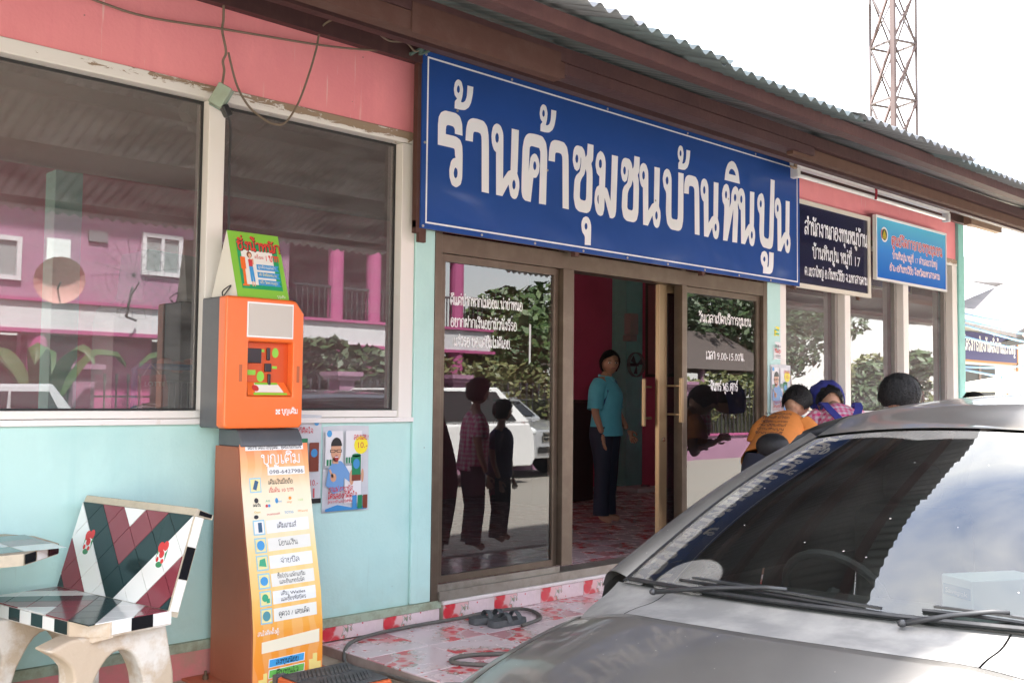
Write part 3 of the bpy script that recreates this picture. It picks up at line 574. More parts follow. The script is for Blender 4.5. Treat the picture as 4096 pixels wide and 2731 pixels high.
def glyph_mesh(loops):
    c=bpy.data.curves.new('g','CURVE'); c.dimensions='2D'; c.fill_mode='BOTH'; c.extrude=.0004
    for l in loops:
        nums=list(map(int,l.split(','))); pts=list(zip(nums[::2],nums[1::2]))
        # soften: cut sharp polygon corners lightly
        out=[]
        n=len(pts)
        for i_,p in enumerate(pts):
            a=Vector(pts[i_-1]);b_=Vector(p);c_=Vector(pts[(i_+1)%n]); d1=(b_-a);d2=(c_-b_)
            if d1.length<1 or d2.length<1: continue
            ang=d1.angle(d2)
            if .12<ang<.95: out+= [b_-d1*.22,b_-d1*.06+d2*.06,b_+d2*.22]
            else: out.append(b_)
        sp_=c.splines.new('POLY'); sp_.points.add(len(out)-1); sp_.use_cyclic_u=True
        for i_,p in enumerate(out): sp_.points[i_].co=(p.x/1000,p.y/1000,0,1)
    o=bpy.data.objects.new('g',c); COL.objects.link(o); bpy.context.view_layer.update()
    me=bpy.data.meshes.new_from_object(o.evaluated_get(bpy.context.evaluated_depsgraph_get())); bpy.data.objects.remove(o)
    me.materials.clear(); me.materials.append(signwhite); return me
for k,(loops,pos) in GL.items():
    me=glyph_mesh(loops)
    for px,pz in pos: link('letter',me,sg,(px,SY-.0016,pz),(PI/2,0,0))
# ------------------------------------------------------------------ the two smaller signs
navy=mat('navy_board',(.012,.014,.05),.14,spec=.6); cream=mat('cream_frame',(.66,.62,.54),.5)
sg2=thing('fund_office_sign','navy board in cream frame with three lines of white Thai lettering','sign',(8.35,-.04,2.135))
box('board',navy,sg2,7.70,8.96,-.045,-.03,2.165,2.855)
q=B(); q.box(7.66,9.01,-.056,-.028,2.853,2.89); q.box(7.66,9.01,-.056,-.028,2.13,2.168); q.box(8.958,9.01,-.055,-.029,2.168,2.853); q.obj('frame',cream,sg2)
box('bracket',rust,sg2,8.82,8.85,-.028,.0,2.10,2.14)
wl=wallfn(-.0455)
for s_,z,w_,h_ in(('สำนักงานกองทุนหมู่บ้าน',2.60,1.20,.115),('บ้านหินปูน หมู่ที่ 17',2.405,.92,.095),('ต.เขวาใหญ่ อ.กันทรวิชัย จ.มหาสารคาม',2.245,1.20,.07)):
    text('lettering',s_,wl,signwhite,sg2,8.40,z,h_,.62,width=w_*.93)
cy=bpy.data.materials.new('sky_blue_print'); cy.use_nodes=True; t=cy.node_tree; p=t.nodes['Principled BSDF']; p.inputs['Roughness'].default_value=.15
co=nd(t,'ShaderNodeTexCoord'); s_=nd(t,'ShaderNodeSeparateXYZ',{0:co.outputs['Object']}); r_=nd(t,'ShaderNodeMapRange',{'Value':s_.outputs[2],'From Min':2.34,'From Max':2.86})
rp=nd(t,'ShaderNodeValToRGB',{'Fac':r_.outputs[0]}); e=rp.color_ramp.elements; e[0].color=(.02,.16,.62,1); e[1].color=(.10,.48,.72,1); x_=e.new(.5); x_.color=(.05,.27,.75,1); t.links.new(rp.outputs[0],p.inputs['Base Color'])
sg3=thing('fund_centre_sign','small sky blue board with round emblem and red Thai heading beside the navy sign','sign',(9.7,-.08,2.32))
B().box(9.03,10.53,-.10,-.078,2.325,2.895).obj('board',cy,sg3)
q=B(); q.box(9.015,10.545,-.108,-.07,2.893,2.915); q.box(9.015,10.545,-.108,-.07,2.307,2.327); q.box(9.015,9.032,-.107,-.071,2.327,2.893); q.box(10.528,10.545,-.107,-.071,2.327,2.893); q.obj('frame',mat('white_metal',(.8,.8,.8),.3),sg3)
wl=wallfn(-.1005)
red=mat('sign_red',(.55,.03,.04),.4); palepink=mat('pale_pink_print',(.85,.62,.62),.4)
text('heading',"ศูนย์จัดการกองทุนชุมชน",wl,signwhite,sg3,9.89,2.66,.085,1.25,width=1.12,lift=.0004); text('heading',"ศูนย์จัดการกองทุนชุมชน",wl,red,sg3,9.89,2.66,.085,.7,width=1.12,lift=.0012)
text('lettering',"บ้านหินปูน หมู่ที่ 17 ตำบลเขวาใหญ่",wl,palepink,sg3,9.84,2.535,.055,.9,width=.98); text('lettering',"อำเภอกันทรวิชัย จังหวัดมหาสารคาม",wl,palepink,sg3,9.84,2.415,.055,.9,width=1.1)
flat('emblem_disc',[circ(9.19,2.745,.072,.072,20)],wl,mat('emblem_white',(.8,.8,.85),.4),sg3); flat('emblem_core',[circ(9.19,2.745,.052,.055,20)],wl,mat('emblem_dark',(.04,.06,.03),.4),sg3,.0009)
flat('emblem_temple',[[(9.15,2.72),(9.23,2.72),(9.21,2.76),(9.19,2.79),(9.17,2.76)],rect(9.155,9.225,2.705,2.717)],wl,mat('emblem_gold',(.5,.42,.02),.4),sg3,.0013)
flat('emblem_arc',[circ(9.19,2.745,.07,.07,8,2.4,3.9)+circ(9.19,2.745,.057,.057,8,3.9,2.4)],wl,red,sg3,.0016)
# hanging fluorescent fixture
lt=thing('batten_light','long white fluorescent batten hanging on wires under the eave at right','light fixture',(8.75,-.3,3.0))
wm=mat('white_enamel',(.74,.74,.76),.35,var=.4,vscale=7,vcol=(.5,.48,.44))
B().prism([(-.33,3.04),(-.27,3.04),(-.26,3.085),(-.34,3.085)],'x',7.25,10.1).obj('housing',wm,lt)
B().tube([(7.30,-.30,2.985),(10.06,-.30,2.985)],.017,10).obj('tube',mat('unlit_tube',(.78,.78,.80),.25),lt)
for x in(7.25,10.07): B().box(x,x+.05,-.335,-.265,2.955,3.042).obj('end_cap',wm,lt,bevel=.008)
for x in(7.5,8.6,9.6): B().tube([(x,-.3,3.08),(x+.01,-.3,3.13),(x,-.31,3.155)],.004,6).obj('hanging_wire',mat('old_wire',(.22,.19,.16),.7),lt)
tw=B(); 
for k in range(3): tw.tube(crom([(7.0+.02*k,-.42,2.99),(7.12,-.38-.01*k,3.0),(7.2+.015*k,-.33,3.03),(7.05,-.5,3.06),(6.9+.03*k,-.9,2.94)],6),.008,6)
o=tw.obj('frayed_rope',mat('hemp',(.30,.21,.14),.9,var=.6,vscale=40)); tag(o,'frayed brown rope tied round the left end of the batten light','rope')
o=B().tube(crom([(8.55,-.32,3.09),(8.57,-.33,3.14),(8.53,-.35,3.10),(8.56,-.34,3.02),(8.555,-.335,2.96)],6),.011,6).obj('red_ribbon',mat('red_cloth',(.35,.03,.05),.8)); tag(o,'thin red ribbon knotted round the batten light','ribbon')
# ------------------------------------------------------------------ socket box, leads and wires on the pink wall
sk=thing('hanging_socket','pale green socket box hanging crooked in front of the window mullion','socket',(2.33,-.12,2.55))
grn=mat('pale_green_plastic',(.34,.42,.33),.5,var=.5,vscale=12,vcol=(.25,.26,.18)); blk=mat('black_plastic',(.02,.02,.022),.45)
q=B().box(-.035,.035,-.03,.018,-.055,.055); q.obj('box',grn,sk,bevel=.006,loc=(2.35,-.11,2.615),rot=(0,R(28),R(-35)))
q=B().box(-.037,.037,.020,.034,-.058,.058); q.obj('back_plate',mat('green_plate',(.26,.36,.30),.5),sk,bevel=.003,loc=(2.35,-.11,2.615),rot=(0,R(28),R(-35)))
q=B().box(-.018,.018,-.02,.02,-.03,.03); q.obj('plug',blk,sk,bevel=.008,loc=(2.372,-.125,2.545),rot=(0,R(-30),0))
o=B().tube(crom([(2.378,-.125,2.53),(2.40,-.12,2.47),(2.405,-.11,2.25),(2.41,-.11,2.0),(2.415,-.12,1.8),(2.43,-.15,1.66)],8),.006,6).obj('power_lead',blk); tag(o,'black power lead running from the hanging socket down to the orange kiosk','cable')
wirem=mat('brown_wire',(.20,.155,.11),.7,var=.5,vscale=30)
W=[('long_wire','brown wire stretched across the pink wall to the blue sign corner',[(1.2,-.08,2.99),(1.73,-.08,2.93),(1.99,-.08,2.918),(2.375,-.08,2.96),(2.94,-.08,3.02),(3.3,-.08,3.08),(3.58,-.09,3.14)],.0055),
   ('twisted_wire','brown twisted wire holding up the socket box',[(2.36,-.09,3.17),(2.37,-.08,3.02),(2.365,-.08,2.95),(2.385,-.085,2.85),(2.37,-.085,2.80),(2.375,-.09,2.75),(2.36,-.1,2.67)],.006),
   ('looping_wire','brown wire hanging in a big loop in front of the second pane',[(2.95,-.5,3.06),(2.96,-.3,3.13),(2.93,-.1,3.12),(2.90,-.08,2.98),(2.862,-.08,2.85),(2.80,-.08,2.68),(2.727,-.08,2.565),(2.66,-.08,2.545),(2.59,-.08,2.565),(2.515,-.08,2.61),(2.45,-.08,2.70),(2.40,-.08,2.85)],.0055),
   ('eave_wire','brown wire sagging from the eave to the blue sign corner',[(2.95,-.5,3.06),(3.02,-.42,3.04),(3.1,-.35,3.06),(3.25,-.25,3.08),(3.4,-.2,3.12),(3.5,-.15,3.11),(3.585,-.1,3.15)],.005)]
for nme,lab,pts,r_ in W:
    o=B().tube(crom(pts,8),r_,6).obj(nme,wirem,smooth=True); tag(o,lab,'wire')
o=B().tube(crom([(3.50,-.11,3.10),(3.56,-.12,3.14),(3.60,-.12,3.17),(3.57,-.11,3.12),(3.63,-.12,3.15)],5),.010,6).obj('cloth_knot',mat('green_rag',(.10,.16,.14),.9)); tag(o,'dark green rag knotted at the top left corner of the blue sign','rag')
# ------------------------------------------------------------------ lettering on the door glass
gw=wallfn(.0255); lw=mat('white_vinyl',(.84,.84,.84),.5)
for s_,x0,x1,z,h_ in(('ดีแต่ปากหากไม่ออม.น่าขำหนอ',3.935,4.54,1.722,.052),('อยากฝากเงินอย่ามัวนั่งรีรอ',3.94,4.49,1.592,.052),('แจ๋วรอ ขอแต่ยืมไม่ดีเอย.',3.965,4.445,1.478,.052)):
    text('glass_lettering',s_,gw,lw,leaf if 0 else door,(x0+x1)/2,z,h_,.62,width=x1-x0)
for s_,x0,x1,z,h_ in(('วันเวลาเปิดบริการชุมชน',6.42,7.13,1.765,.06),('เวลา 9.00-15.00น.',6.51,7.04,1.482,.06),('จันทร์.พุธ.ศุกร์',6.57,6.94,1.24,.06)):
    text('glass_lettering',s_,gw,lw,door,(x0+x1)/2,z,h_,.72,width=x1-x0)
flat('tape_strip',[[(4.60,1.385),(4.615,1.40),(4.617,1.64),(4.60,1.645)]],gw,mat('old_tape',(.62,.62,.62),.4),door)
# ------------------------------------------------------------------ orange kiosk
KO=(.86,.17,.035)
orange=mat('kiosk_orange',KO,.32,spec=.5,var=.2,vscale=5,vcol=(.80,.22,.06)); kgrey=mat('kiosk_grey',(.085,.09,.10),.42,var=.3,vscale=8,vcol=(.15,.15,.15))
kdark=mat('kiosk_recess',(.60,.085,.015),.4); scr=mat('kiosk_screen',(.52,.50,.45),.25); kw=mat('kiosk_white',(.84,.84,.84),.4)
lime=mat('lime_sticker',(.25,.62,.06),.45); pale=mat('pale_print',(.82,.80,.74),.5); kblk=mat('print_black',(.02,.02,.025),.5); kred=mat('print_red',(.62,.05,.05),.5)
kb=thing('payment_kiosk','orange and grey mobile top-up kiosk standing against the mint wall','kiosk',(2.55,-.25,CZ))
B().box(2.312,2.712,-.235,-.052,1.016,1.634).obj('rear_housing',kgrey,kb,bevel=.008)
# front shell: cheeks, brow, chin around the keypad recess
def shellprof(x0,x1,z0,z1,y=-.305): 
    return [(x0,z0),(x1,z0),(x1,z1),(x0,z1)]
ou=[(2.306,1.030),(2.320,1.016),(2.708,1.016),(2.722,1.030),(2.722,1.575),(2.680,1.628),(2.660,1.634),(2.306,1.634)]; inn=[(2.425,1.175),(2.43,1.17),(2.66,1.17),(2.665,1.175),(2.665,1.42),(2.66,1.425),(2.43,1.425),(2.425,1.42)]
q=B(); n_=8; q.add([(a,-.236,c) for a,c in ou]+[(a,-.305,c) for a,c in ou]+[(a,-.305,c) for a,c in inn]+[(a,-.257,c) for a,c in inn],[(i,(i+1)%8,8+(i+1)%8,8+i) for i in range(8)]+[(8+i,8+(i+1)%8,16+(i+1)%8,16+i) for i in range(8)]+[(16+i,16+(i+1)%8,24+(i+1)%8,24+i) for i in range(8)])
fs=q.obj('front_shell',orange,kb,bevel=.012,seg=3,angle=60)
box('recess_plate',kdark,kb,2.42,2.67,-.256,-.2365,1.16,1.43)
B().add([(2.427,-.302,1.172),(2.663,-.302,1.172),(2.645,-.258,1.235),(2.445,-.258,1.235)],[(0,1,2,3)]).obj('recess_shelf',orange,kb)
sf=wallfn(-.3055); rf=wallfn(-.2565)
flat('screen_border',[rect(2.412,2.662,1.445,1.612)],sf,kw,kb,.0008)
scn=box('screen',scr,kb,2.420,2.654,-.3095,-.3065,1.453,1.604)
bezel=mat('black_bezel',(.015,.015,.018),.3)
for r_ in((2.436,2.515,1.325,1.395),(2.545,2.562,1.34,1.40),(2.535,2.57,1.285,1.325),(2.553,2.568,1.215,1.275)): box('note_slot' if r_[1]-r_[0]>.05 else 'coin_slot',bezel,kb,r_[0],r_[1],-.268,-.257,r_[2],r_[3],bevel=.003)
flat('sticker',[rect(2.505,2.535,1.378,1.392)],rf,lime,kb); flat('sticker',[circ(2.595,1.377,.018,.024)],rf,lime,kb); flat('sticker',[rect(2.578,2.605,1.30,1.313)],rf,lime,kb); flat('sticker',[circ(2.517,1.262,.02,.026)],rf,lime,kb); flat('sticker',[rect(2.44,2.49,1.268,1.292)],rf,lime,kb)
shf=lambda u,v,l:(u,-.302+(v-1.172)*.698-l,v+l)
flat('instruction_card',[[(2.47,1.186),(2.625,1.186),(2.605,1.23),(2.48,1.23)]],shf,pale,kb); flat('instruction_strip',[rect(2.46,2.64,1.174,1.184)],shf,lime,kb)
flat('instruction_strip',[[(2.482,1.222),(2.606,1.222),(2.604,1.232),(2.484,1.232)]],shf,lime,kb,.0008); flat('instruction_picture',[circ(2.478,1.205,.018,.015)],shf,kred,kb,.0012)
for x in(2.385,2.694): flat('speaker_grille',[rect(x-.008,x+.008,1.235,1.315)],sf,mat('grille_brown',(.45,.12,.05),.6),kb,.0008)
def logo(x,z,h,fn,m,par):
    flat('brand_mark',[rect(x,x+h*.42,z,z+h*.42),rect(x+h*.58,x+h,z,z+h*.42),rect(x,x+h*.42,z+h*.58,z+h),rect(x+h*.58,x+h,z+h*.58,z+h),circ(x+h/2,z+h/2,h*.17)],fn,m,par,.0009)
logo(2.575,1.082,.024,sf,kw,kb); text('brand_lettering','บุญเติม',sf,kw,kb,2.652,1.085,.022,.75,width=.09)
# pedestal with a curved printed front
KP=[(1.0,-.255),(.962,-.285),(.75,-.318),(.5,-.375),(.25,-.435),(.1,-.455),(-.2,-.46)]
def yf(z):
    for (a,ya),(b_,yb) in zip(KP,KP[1:]):
        if z>=b_: 
            t_=(a-z)/(a-b_); return ya+(yb-ya)*t_
    return KP[-1][1]
zs=[CZ+.012+(.93-CZ-.012)*i/20 for i in range(21)]
poly=[(yf(z)+.004,z) for z in zs]+[(-.07,.93),(-.07,CZ+.012)]
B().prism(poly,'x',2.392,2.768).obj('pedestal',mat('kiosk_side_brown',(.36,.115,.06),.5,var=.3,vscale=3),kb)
B().prism([(-.30,.93),(-.29,.97),(-.255,1.012),(-.08,1.012),(-.08,.93)],'x',2.40,2.735).obj('neck',kgrey,kb,bevel=.006)
box('base_plate',mat('base_red',(.45,.11,.05),.6,var=.7,vscale=9,vcol=(.25,.13,.08)),kb,2.27,2.90,-.62,-.03,CZ+.001,CZ+.011)
B().tube([(2.345,-.12,CZ+.011),(2.345,-.12,CZ+.03)],.014,6).tube([(2.345,-.12,CZ+.03),(2.345,-.12,CZ+.05)],.007,6).obj('anchor_bolt',mat('rusty_bolt',(.16,.10,.06),.6,metal=.6),kb)
kf=lambda u,v,l:(u,yf(v)-.001-l,v)
pm=bpy.data.materials.new('kiosk_panel_print'); pm.use_nodes=True; t=pm.node_tree; p=t.nodes['Principled BSDF']; p.inputs['Roughness'].default_value=.35
co=nd(t,'ShaderNodeTexCoord'); s_=nd(t,'ShaderNodeSeparateXYZ',{0:co.outputs['Object']})
r_=nd(t,'ShaderNodeMapRange',{'Value':s_.outputs[2],'From Min':-.16,'From Max':.95})
rp=nd(t,'ShaderNodeValToRGB',{'Fac':r_.outputs[0]}); e=rp.color_ramp.elements; e[0].color=(.88,.27,.03,1); e[1].color=(.86,.20,.06,1)
for ps,c_ in((.22,(.88,.36,.05)),(.35,(.90,.55,.16)),(.55,(.88,.68,.30)),(.70,(.86,.80,.62)),(.80,(.86,.74,.52)),(.90,(.86,.42,.16))): x_=e.new(ps); x_.color=(*c_,1)
wv=nd(t,'ShaderNodeTexWave',{'Vector':co.outputs['Object'],'Scale':4.0,'Distortion':6.0,'Detail':1.0}); wr=nd(t,'ShaderNodeMapRange',{'Value':wv.outputs['Fac'],'From Min':.45,'From Max':.55,'To Max':.12})
mx=nd(t,'ShaderNodeMix',{'Factor':wr.outputs[0],6:rp.outputs[0],7:(.9,.85,.6,1)},data_type='RGBA'); t.links.new(mx.outputs[2],p.inputs['Base Color'])
V=[];F=[]
zz=[CZ+.012+(.942-CZ-.012)*i/30 for i in range(31)]
for i,z in enumerate(zz): V+=[kf(2.396,z,.001),kf(2.764,z,.001)]
for i in range(30): F.append((2*i,2*i+1,2*i+3,2*i+2))
pn=link('printed_panel',mesh('printed_panel',V,F,pm),kb)
def pr_(polys,m,l=.002,n='print_patch',par=None): 
    # subdivide tall rectangles so they follow the curve
    out=[]
    for pl in polys:
        if len(pl)==4:
            (ax,ay),(bx,by),(cx,cy_),(dx,dy)=pl; N_=max(1,int(abs(dy-ay)/.02))
            for i in range(N_):
                t0=i/N_;t1=(i+1)/N_; L=lambda t_:((ax+(dx-ax)*t_,ay+(dy-ay)*t_),(bx+(cx-bx)*t_,by+(cy_-by)*t_))
                a0,b0=L(t0);a1,b1=L(t1); out.append([a0,b0,b1,a1])
        else: out.append(pl)
    return flat(n,out,kf,m,kb,l)
pr_([rect(2.425,2.738,.912,.942)],kw); text('panel_lettering','เติมง่าย เติมไว ใช้บุญเติม... ตู้เติมเงินออนไลน์',kf,kblk,kb,2.582,.918,.0125,.6,width=.29,lift=.0035)
logo(2.435,.845,.045,kf,kw,kb); text('panel_brand','บุญเติม',kf,kw,kb,2.612,.848,.043,.6,width=.215,lift=.003)
pr_([rect(2.535,2.738,.795,.832)],kw,.0032); text('phone_number','098-6427986',kf,kblk,kb,2.637,.801,.019,.6,width=.19,lift=.0042)
text('panel_lettering','เติมเงินมือถือ',kf,kblk,kb,2.602,.752,.0185,.5,width=.135,lift=.003); text('panel_lettering','เริ่มต้น 10 บาท',kf,kred,kb,2.602,.715,.0165,.5,width=.135,lift=.003)
icb=mat('icon_border',(.32,.58,.72),.4); icy=mat('icon_yellow',(.85,.75,.35),.4); icd=mat('icon_ink',(.03,.10,.20),.4); icl=mat('icon_blue',(.06,.32,.66),.4); icg=mat('icon_green',(.05,.40,.22),.4)
def icon(z,sh,m2,i):
    x0,x1=2.437,2.497
    pr_([[(x0,z-.034),(x1,z-.034),(x1,z+.034),(x0,z+.034)]],icb,.002,'icon'); pr_([[(x0+.005,z-.028),(x1-.005,z-.028),(x1-.005,z+.028),(x0+.005,z+.028)]],icy if i!=1 else kw,.0028,'icon'); pr_(sh,m2,.0036,'icon')
icon(.752,[[(2.452,.735),(2.47,.728),(2.484,.768),(2.466,.776)]],icd,0)
rows=[(.560,('เติมเกมส์',)),(.480,('โอนเงิน',)),(.402,('จ่ายบิล',)),(.322,('ซื้อโปร/แพ็กเสริม','และอินเทอร์เน็ต')),(.245,('เติม Wallet','และซื้อรหัสบัตร')),(.168,('ดูดวง / เลขเด็ด',))]
for i,(z,ls) in enumerate(rows):
    pr_([[(2.505,z-.030),(2.735,z-.026),(2.735,z+.032),(2.505,z+.028)]],pale if i%2 else kw,.0018)
    sh=[[[(2.462,z-.022),(2.482,z-.022),(2.482,z+.022),(2.462,z+.022)]],[circ(2.467,z,.02,.022)],[[(2.448,z-.012),(2.486,z-.018),(2.482,z+.02),(2.455,z+.015)]],[circ(2.467,z,.02,.02)],[circ(2.464,z+.004,.016,.017),rect(2.47,2.487,z-.02,z)],[circ(2.467,z,.02,.022)]][i]
    icon(z,sh,[icd,icl,icg,icl,icg,mat('icon_teal',(.10,.30,.36),.4)][i],i+1)
    for j,l_ in enumerate(ls):
        zz_=z-.009 if len(ls)==1 else z+.006-.026*j
        text('panel_lettering',l_,kf,kblk,kb,2.612,zz_,.0195 if len(ls)==1 else .0145,.5,width=(.105 if i<3 else .165) if len(ls)==1 else (.15 if j==0 and i==3 else .135),lift=.003)
# network names
lg=[('เพนกวิน',2.465,.655,.04,kblk),('AIS',2.525,.672,.026,icg),('dtac',2.585,.668,.032,icl),('my',2.64,.662,.03,mat('logo_orange',(.8,.3,.02),.4)),('168',2.70,.668,.035,mat('logo_pale_green',(.5,.7,.3),.4)),('Open',2.465,.625,.035,mat('logo_gold',(.7,.5,.05),.4)),('truemoveH',2.548,.612,.07,kred),('TOT3G',2.632,.614,.05,icl),('MYworld',2.708,.616,.055,mat('logo_orange',(.8,.3,.02),.4))]
for s_,x,z,wd,m_ in lg: text('network_logo',s_,kf,m_,kb,x,z,.011,.7,width=wd,lift=.003)
flat('network_logo',[circ(2.465,.682,.011,.012),],kf,kblk,kb,.003); flat('network_logo',[circ(2.572,.676,.008,.013,12)],kf,icl,kb,.003); flat('network_logo',[circ(2.645,.684,.008)],kf,MATS['logo_orange'],kb,.003)
flat('network_logo',[circ(2.517,.655,.007),],kf,kred,kb,.003); flat('network_logo',[circ(2.530,.655,.007)],kf,icl,kb,.0033); flat('network_logo',[circ(2.457,.608,.012,.009)],kf,kblk,kb,.003)
text('panel_lettering','สนใจติดตั้งตู้:',kf,kw,kb,2.475,.085,.017,.6,width=.115,lift=.003); pr_([[(2.44,.005),(2.745,.015),(2.745,.075),(2.44,.055)]],mat('cream_box',(.88,.80,.62),.4),.0022)
for s_,z,m_ in(('ลงทุนน้อย',-.045,mat('tag_blue',(.06,.36,.72),.4)),('คืนทุนไว',-.093,mat('tag_green',(.16,.52,.10),.4)),('ได้กำไรตลอด',-.14,mat('tag_yellow',(.78,.68,.10),.4))):
    pr_([[(2.475,z-.019),(2.665,z-.014),(2.668,z+.024),(2.478,z+.019)]],kw,.0022); pr_([[(2.479,z-.016),(2.661,z-.011),(2.664,z+.021),(2.482,z+.016)]],m_,.0028)
    text('panel_lettering',s_,kf,kblk,kb,2.573,z-.008,.019,.6,width=.12,lift=.0045)
cn=mat('coin_print',(.86,.72,.25),.4)
pr_([rect(2.425,2.45,-.15,-.11),rect(2.45,2.47,-.15,-.085),rect(2.69,2.71,-.15,-.06),rect(2.71,2.735,-.15,-.035),rect(2.735,2.755,-.15,-.075)],cn,.0024)
# weighing platform in front of it
ws=thing('weighing_platform','orange weighing platform with ridged black top at the foot of the kiosk','scale',(2.66,-.72,CZ))
B().box(2.475,2.845,-.905,-.535,CZ+.001,-.088).obj('body',mat('platform_orange',(.72,.14,.04),.5,var=.3,vscale=6),ws,bevel=.012)
B().box(2.488,2.832,-.892,-.548,-.0885,-.078).obj('top_mat',mat('platform_rubber',(.06,.06,.065),.7,var=.6,vscale=12,vcol=(.16,.15,.14)),ws,bevel=.006)
for k in range(2):
    rb=mesh('ridge',*(lambda b:(b.v,b.f))(B().box(-.006,.006,-.062,.062,0,.005)),MATS['platform_rubber'])
    for i in range(14): link('ridge',rb,ws,(2.525+.0205*i,-.80+.16*k+.012*math.sin(i*.5),-.079),(0,0,R(-28)))
box('socket_stub',kgrey,ws,2.475,2.53,-.534,-.50,CZ+.001,-.085)
# tent card on the kiosk
tcd=thing('tent_card','green folded card with Thai price and woman drawing on top of the orange kiosk','card',(2.52,-.17,1.636))
ca_=R(12)
fnt=lambda u,v,l:(u,-.262+.30*(v-1.637)-l,v)
gB=mat('card_green',(.24,.55,.06),.45); gD=mat('card_dark_green',(.02,.34,.13),.45); cw=mat('card_white',(.82,.80,.75),.5); cardb=mat('card_side',(.74,.71,.64),.6)
B().add([(2.385,-.262,1.637),(2.662,-.262,1.637),(2.648,-.165,1.96),(2.372,-.165,1.96),(2.385,-.260,1.637),(2.662,-.260,1.637),(2.648,-.163,1.96),(2.372,-.163,1.96)],[(0,1,2,3),(7,6,5,4),(0,4,5,1),(1,5,6,2),(2,6,7,3),(3,7,4,0)]).obj('front_sheet',gB,tcd)
B().add([(2.372,-.163,1.96),(2.648,-.163,1.96),(2.655,-.07,1.637),(2.35,-.07,1.637),(2.372,-.162,1.957),(2.648,-.162,1.957),(2.655,-.073,1.637),(2.35,-.073,1.637)],[(0,1,2,3),(7,6,5,4),(0,4,5,1),(1,5,6,2),(2,6,7,3),(3,7,4,0)]).obj('back_sheet',cardb,tcd)
B().add([(2.384,-.26,1.638),(2.371,-.165,1.958),(2.349,-.071,1.638)],[(0,1,2)]).obj('side_flap',cardb,tcd)
flat('print_panel',[[(2.415,1.68),(2.635,1.68),(2.628,1.90),(2.41,1.92)]],fnt,gD,tcd,.001); flat('print_panel',[[(2.435,1.70),(2.605,1.70),(2.60,1.87),(2.43,1.87)]],fnt,cw,tcd,.0015)
text('card_heading','ชั่งน้ำหนัก',fnt,kblk,tcd,2.532,1.868,.042,1.25,width=.235,lift=.002); text('card_heading','ชั่งน้ำหนัก',fnt,mat('card_red',(.72,.07,.05),.45),tcd,2.53,1.87,.042,.8,width=.235,lift=.003)
text('card_lettering','ครั้งละ',fnt,kred,tcd,2.525,1.832,.013,.6,width=.05,lift=.003); text('card_lettering','1 บาท',fnt,MATS['card_red'],tcd,2.593,1.825,.028,.9,width=.08,lift=.003)
for i in range(3):
    z=1.79-.038*i; flat('blue_ribbon',[[(2.505,z-.014),(2.628,z-.014),(2.618,z),(2.628,z+.014),(2.505,z+.014)]],fnt,icl,tcd,.0022)
    text('card_lettering',('ถูกต้องแม่นยำ','ฟรี! น้ำหนักมาตรฐาน','ฟรี! วัดความสูง')[i],fnt,cw if i==0 else icy,tcd,2.56,z-.005,.0105,.6,width=.095,lift=.003)
# drawn woman beside a drawn machine
flat('drawn_machine',[rect(2.422,2.448,1.775,1.835),rect(2.428,2.442,1.70,1.775),rect(2.42,2.455,1.692,1.70)],fnt,orange,tcd,.0022)
flat('drawn_hair',[circ(2.473,1.848,.014,.016)],fnt,mat('print_brown',(.22,.08,.03),.5),tcd,.0022); flat('drawn_face',[circ(2.475,1.845,.008,.010),rect(2.470,2.477,1.822,1.836),rect(2.483,2.492,1.80,1.83),rect(2.47,2.476,1.692,1.715),rect(2.482,2.487,1.692,1.715)],fnt,mat('print_skin',(.75,.42,.28),.5),tcd,.0026)
flat('drawn_top',[[(2.464,1.79),(2.484,1.79),(2.486,1.825),(2.463,1.825)]],fnt,kred,tcd,.003); flat('drawn_trousers',[[(2.466,1.715),(2.477,1.715),(2.476,1.75),(2.48,1.715),(2.489,1.715),(2.485,1.79),(2.464,1.79)]],fnt,icl,tcd,.003)
text('card_foot','บุญเติม',fnt,cw,tcd,2.62,1.645,.010,.6,width=.045,lift=.002)
o=B().tube(crom([(2.34,-.2,1.64),(2.33,-.22,1.66),(2.37,-.22,1.69),(2.36,-.2,1.66),(2.35,-.19,1.64)],5),.003,6).obj('bent_wire',blk); tag(o,'small bent black wire lying on the kiosk top','wire')
# ------------------------------------------------------------------ posters
pg=mat('poster_grey',(.60,.62,.66),.35,var=.4,vscale=5,vcol=(.42,.45,.52)); ppale=mat('poster_pale',(.74,.74,.77),.35); psw=mat('poster_sweater',(.16,.33,.62),.4); psk=mat('poster_skin',(.62,.34,.22),.4); pcan=mat('poster_can_green',(.02,.22,.10),.35); pbr=mat('poster_can_brown',(.20,.05,.03),.35); pblue=mat('poster_blue',(.05,.25,.55),.4); pyel=mat('poster_yellow',(.85,.72,.03),.4); ptxt=mat('poster_red',(.55,.06,.08),.4); pgl=mat('poster_glass_black',(.02,.02,.02),.4)
def sheet(par,x0,x1,z0,z1,y,m,curl=.008):
    V=[];F=[];n=8;k=8
    for j in range(k+1):
        for i in range(n+1):
            a=i/n;b_=j/k; V.append((x0+(x1-x0)*a,y-curl*(a**4)*(1-b_)-.003*math.sin(b_*5+a*3),z0+(z1-z0)*b_+.006*math.sin(a*3)))
    for j in range(k):
        for i in range(n): F.append((j*(n+1)+i,j*(n+1)+i+1,(j+1)*(n+1)+i+1,(j+1)*(n+1)+i))
    o=link('paper',mesh('paper',V,F,m,True),par); return o
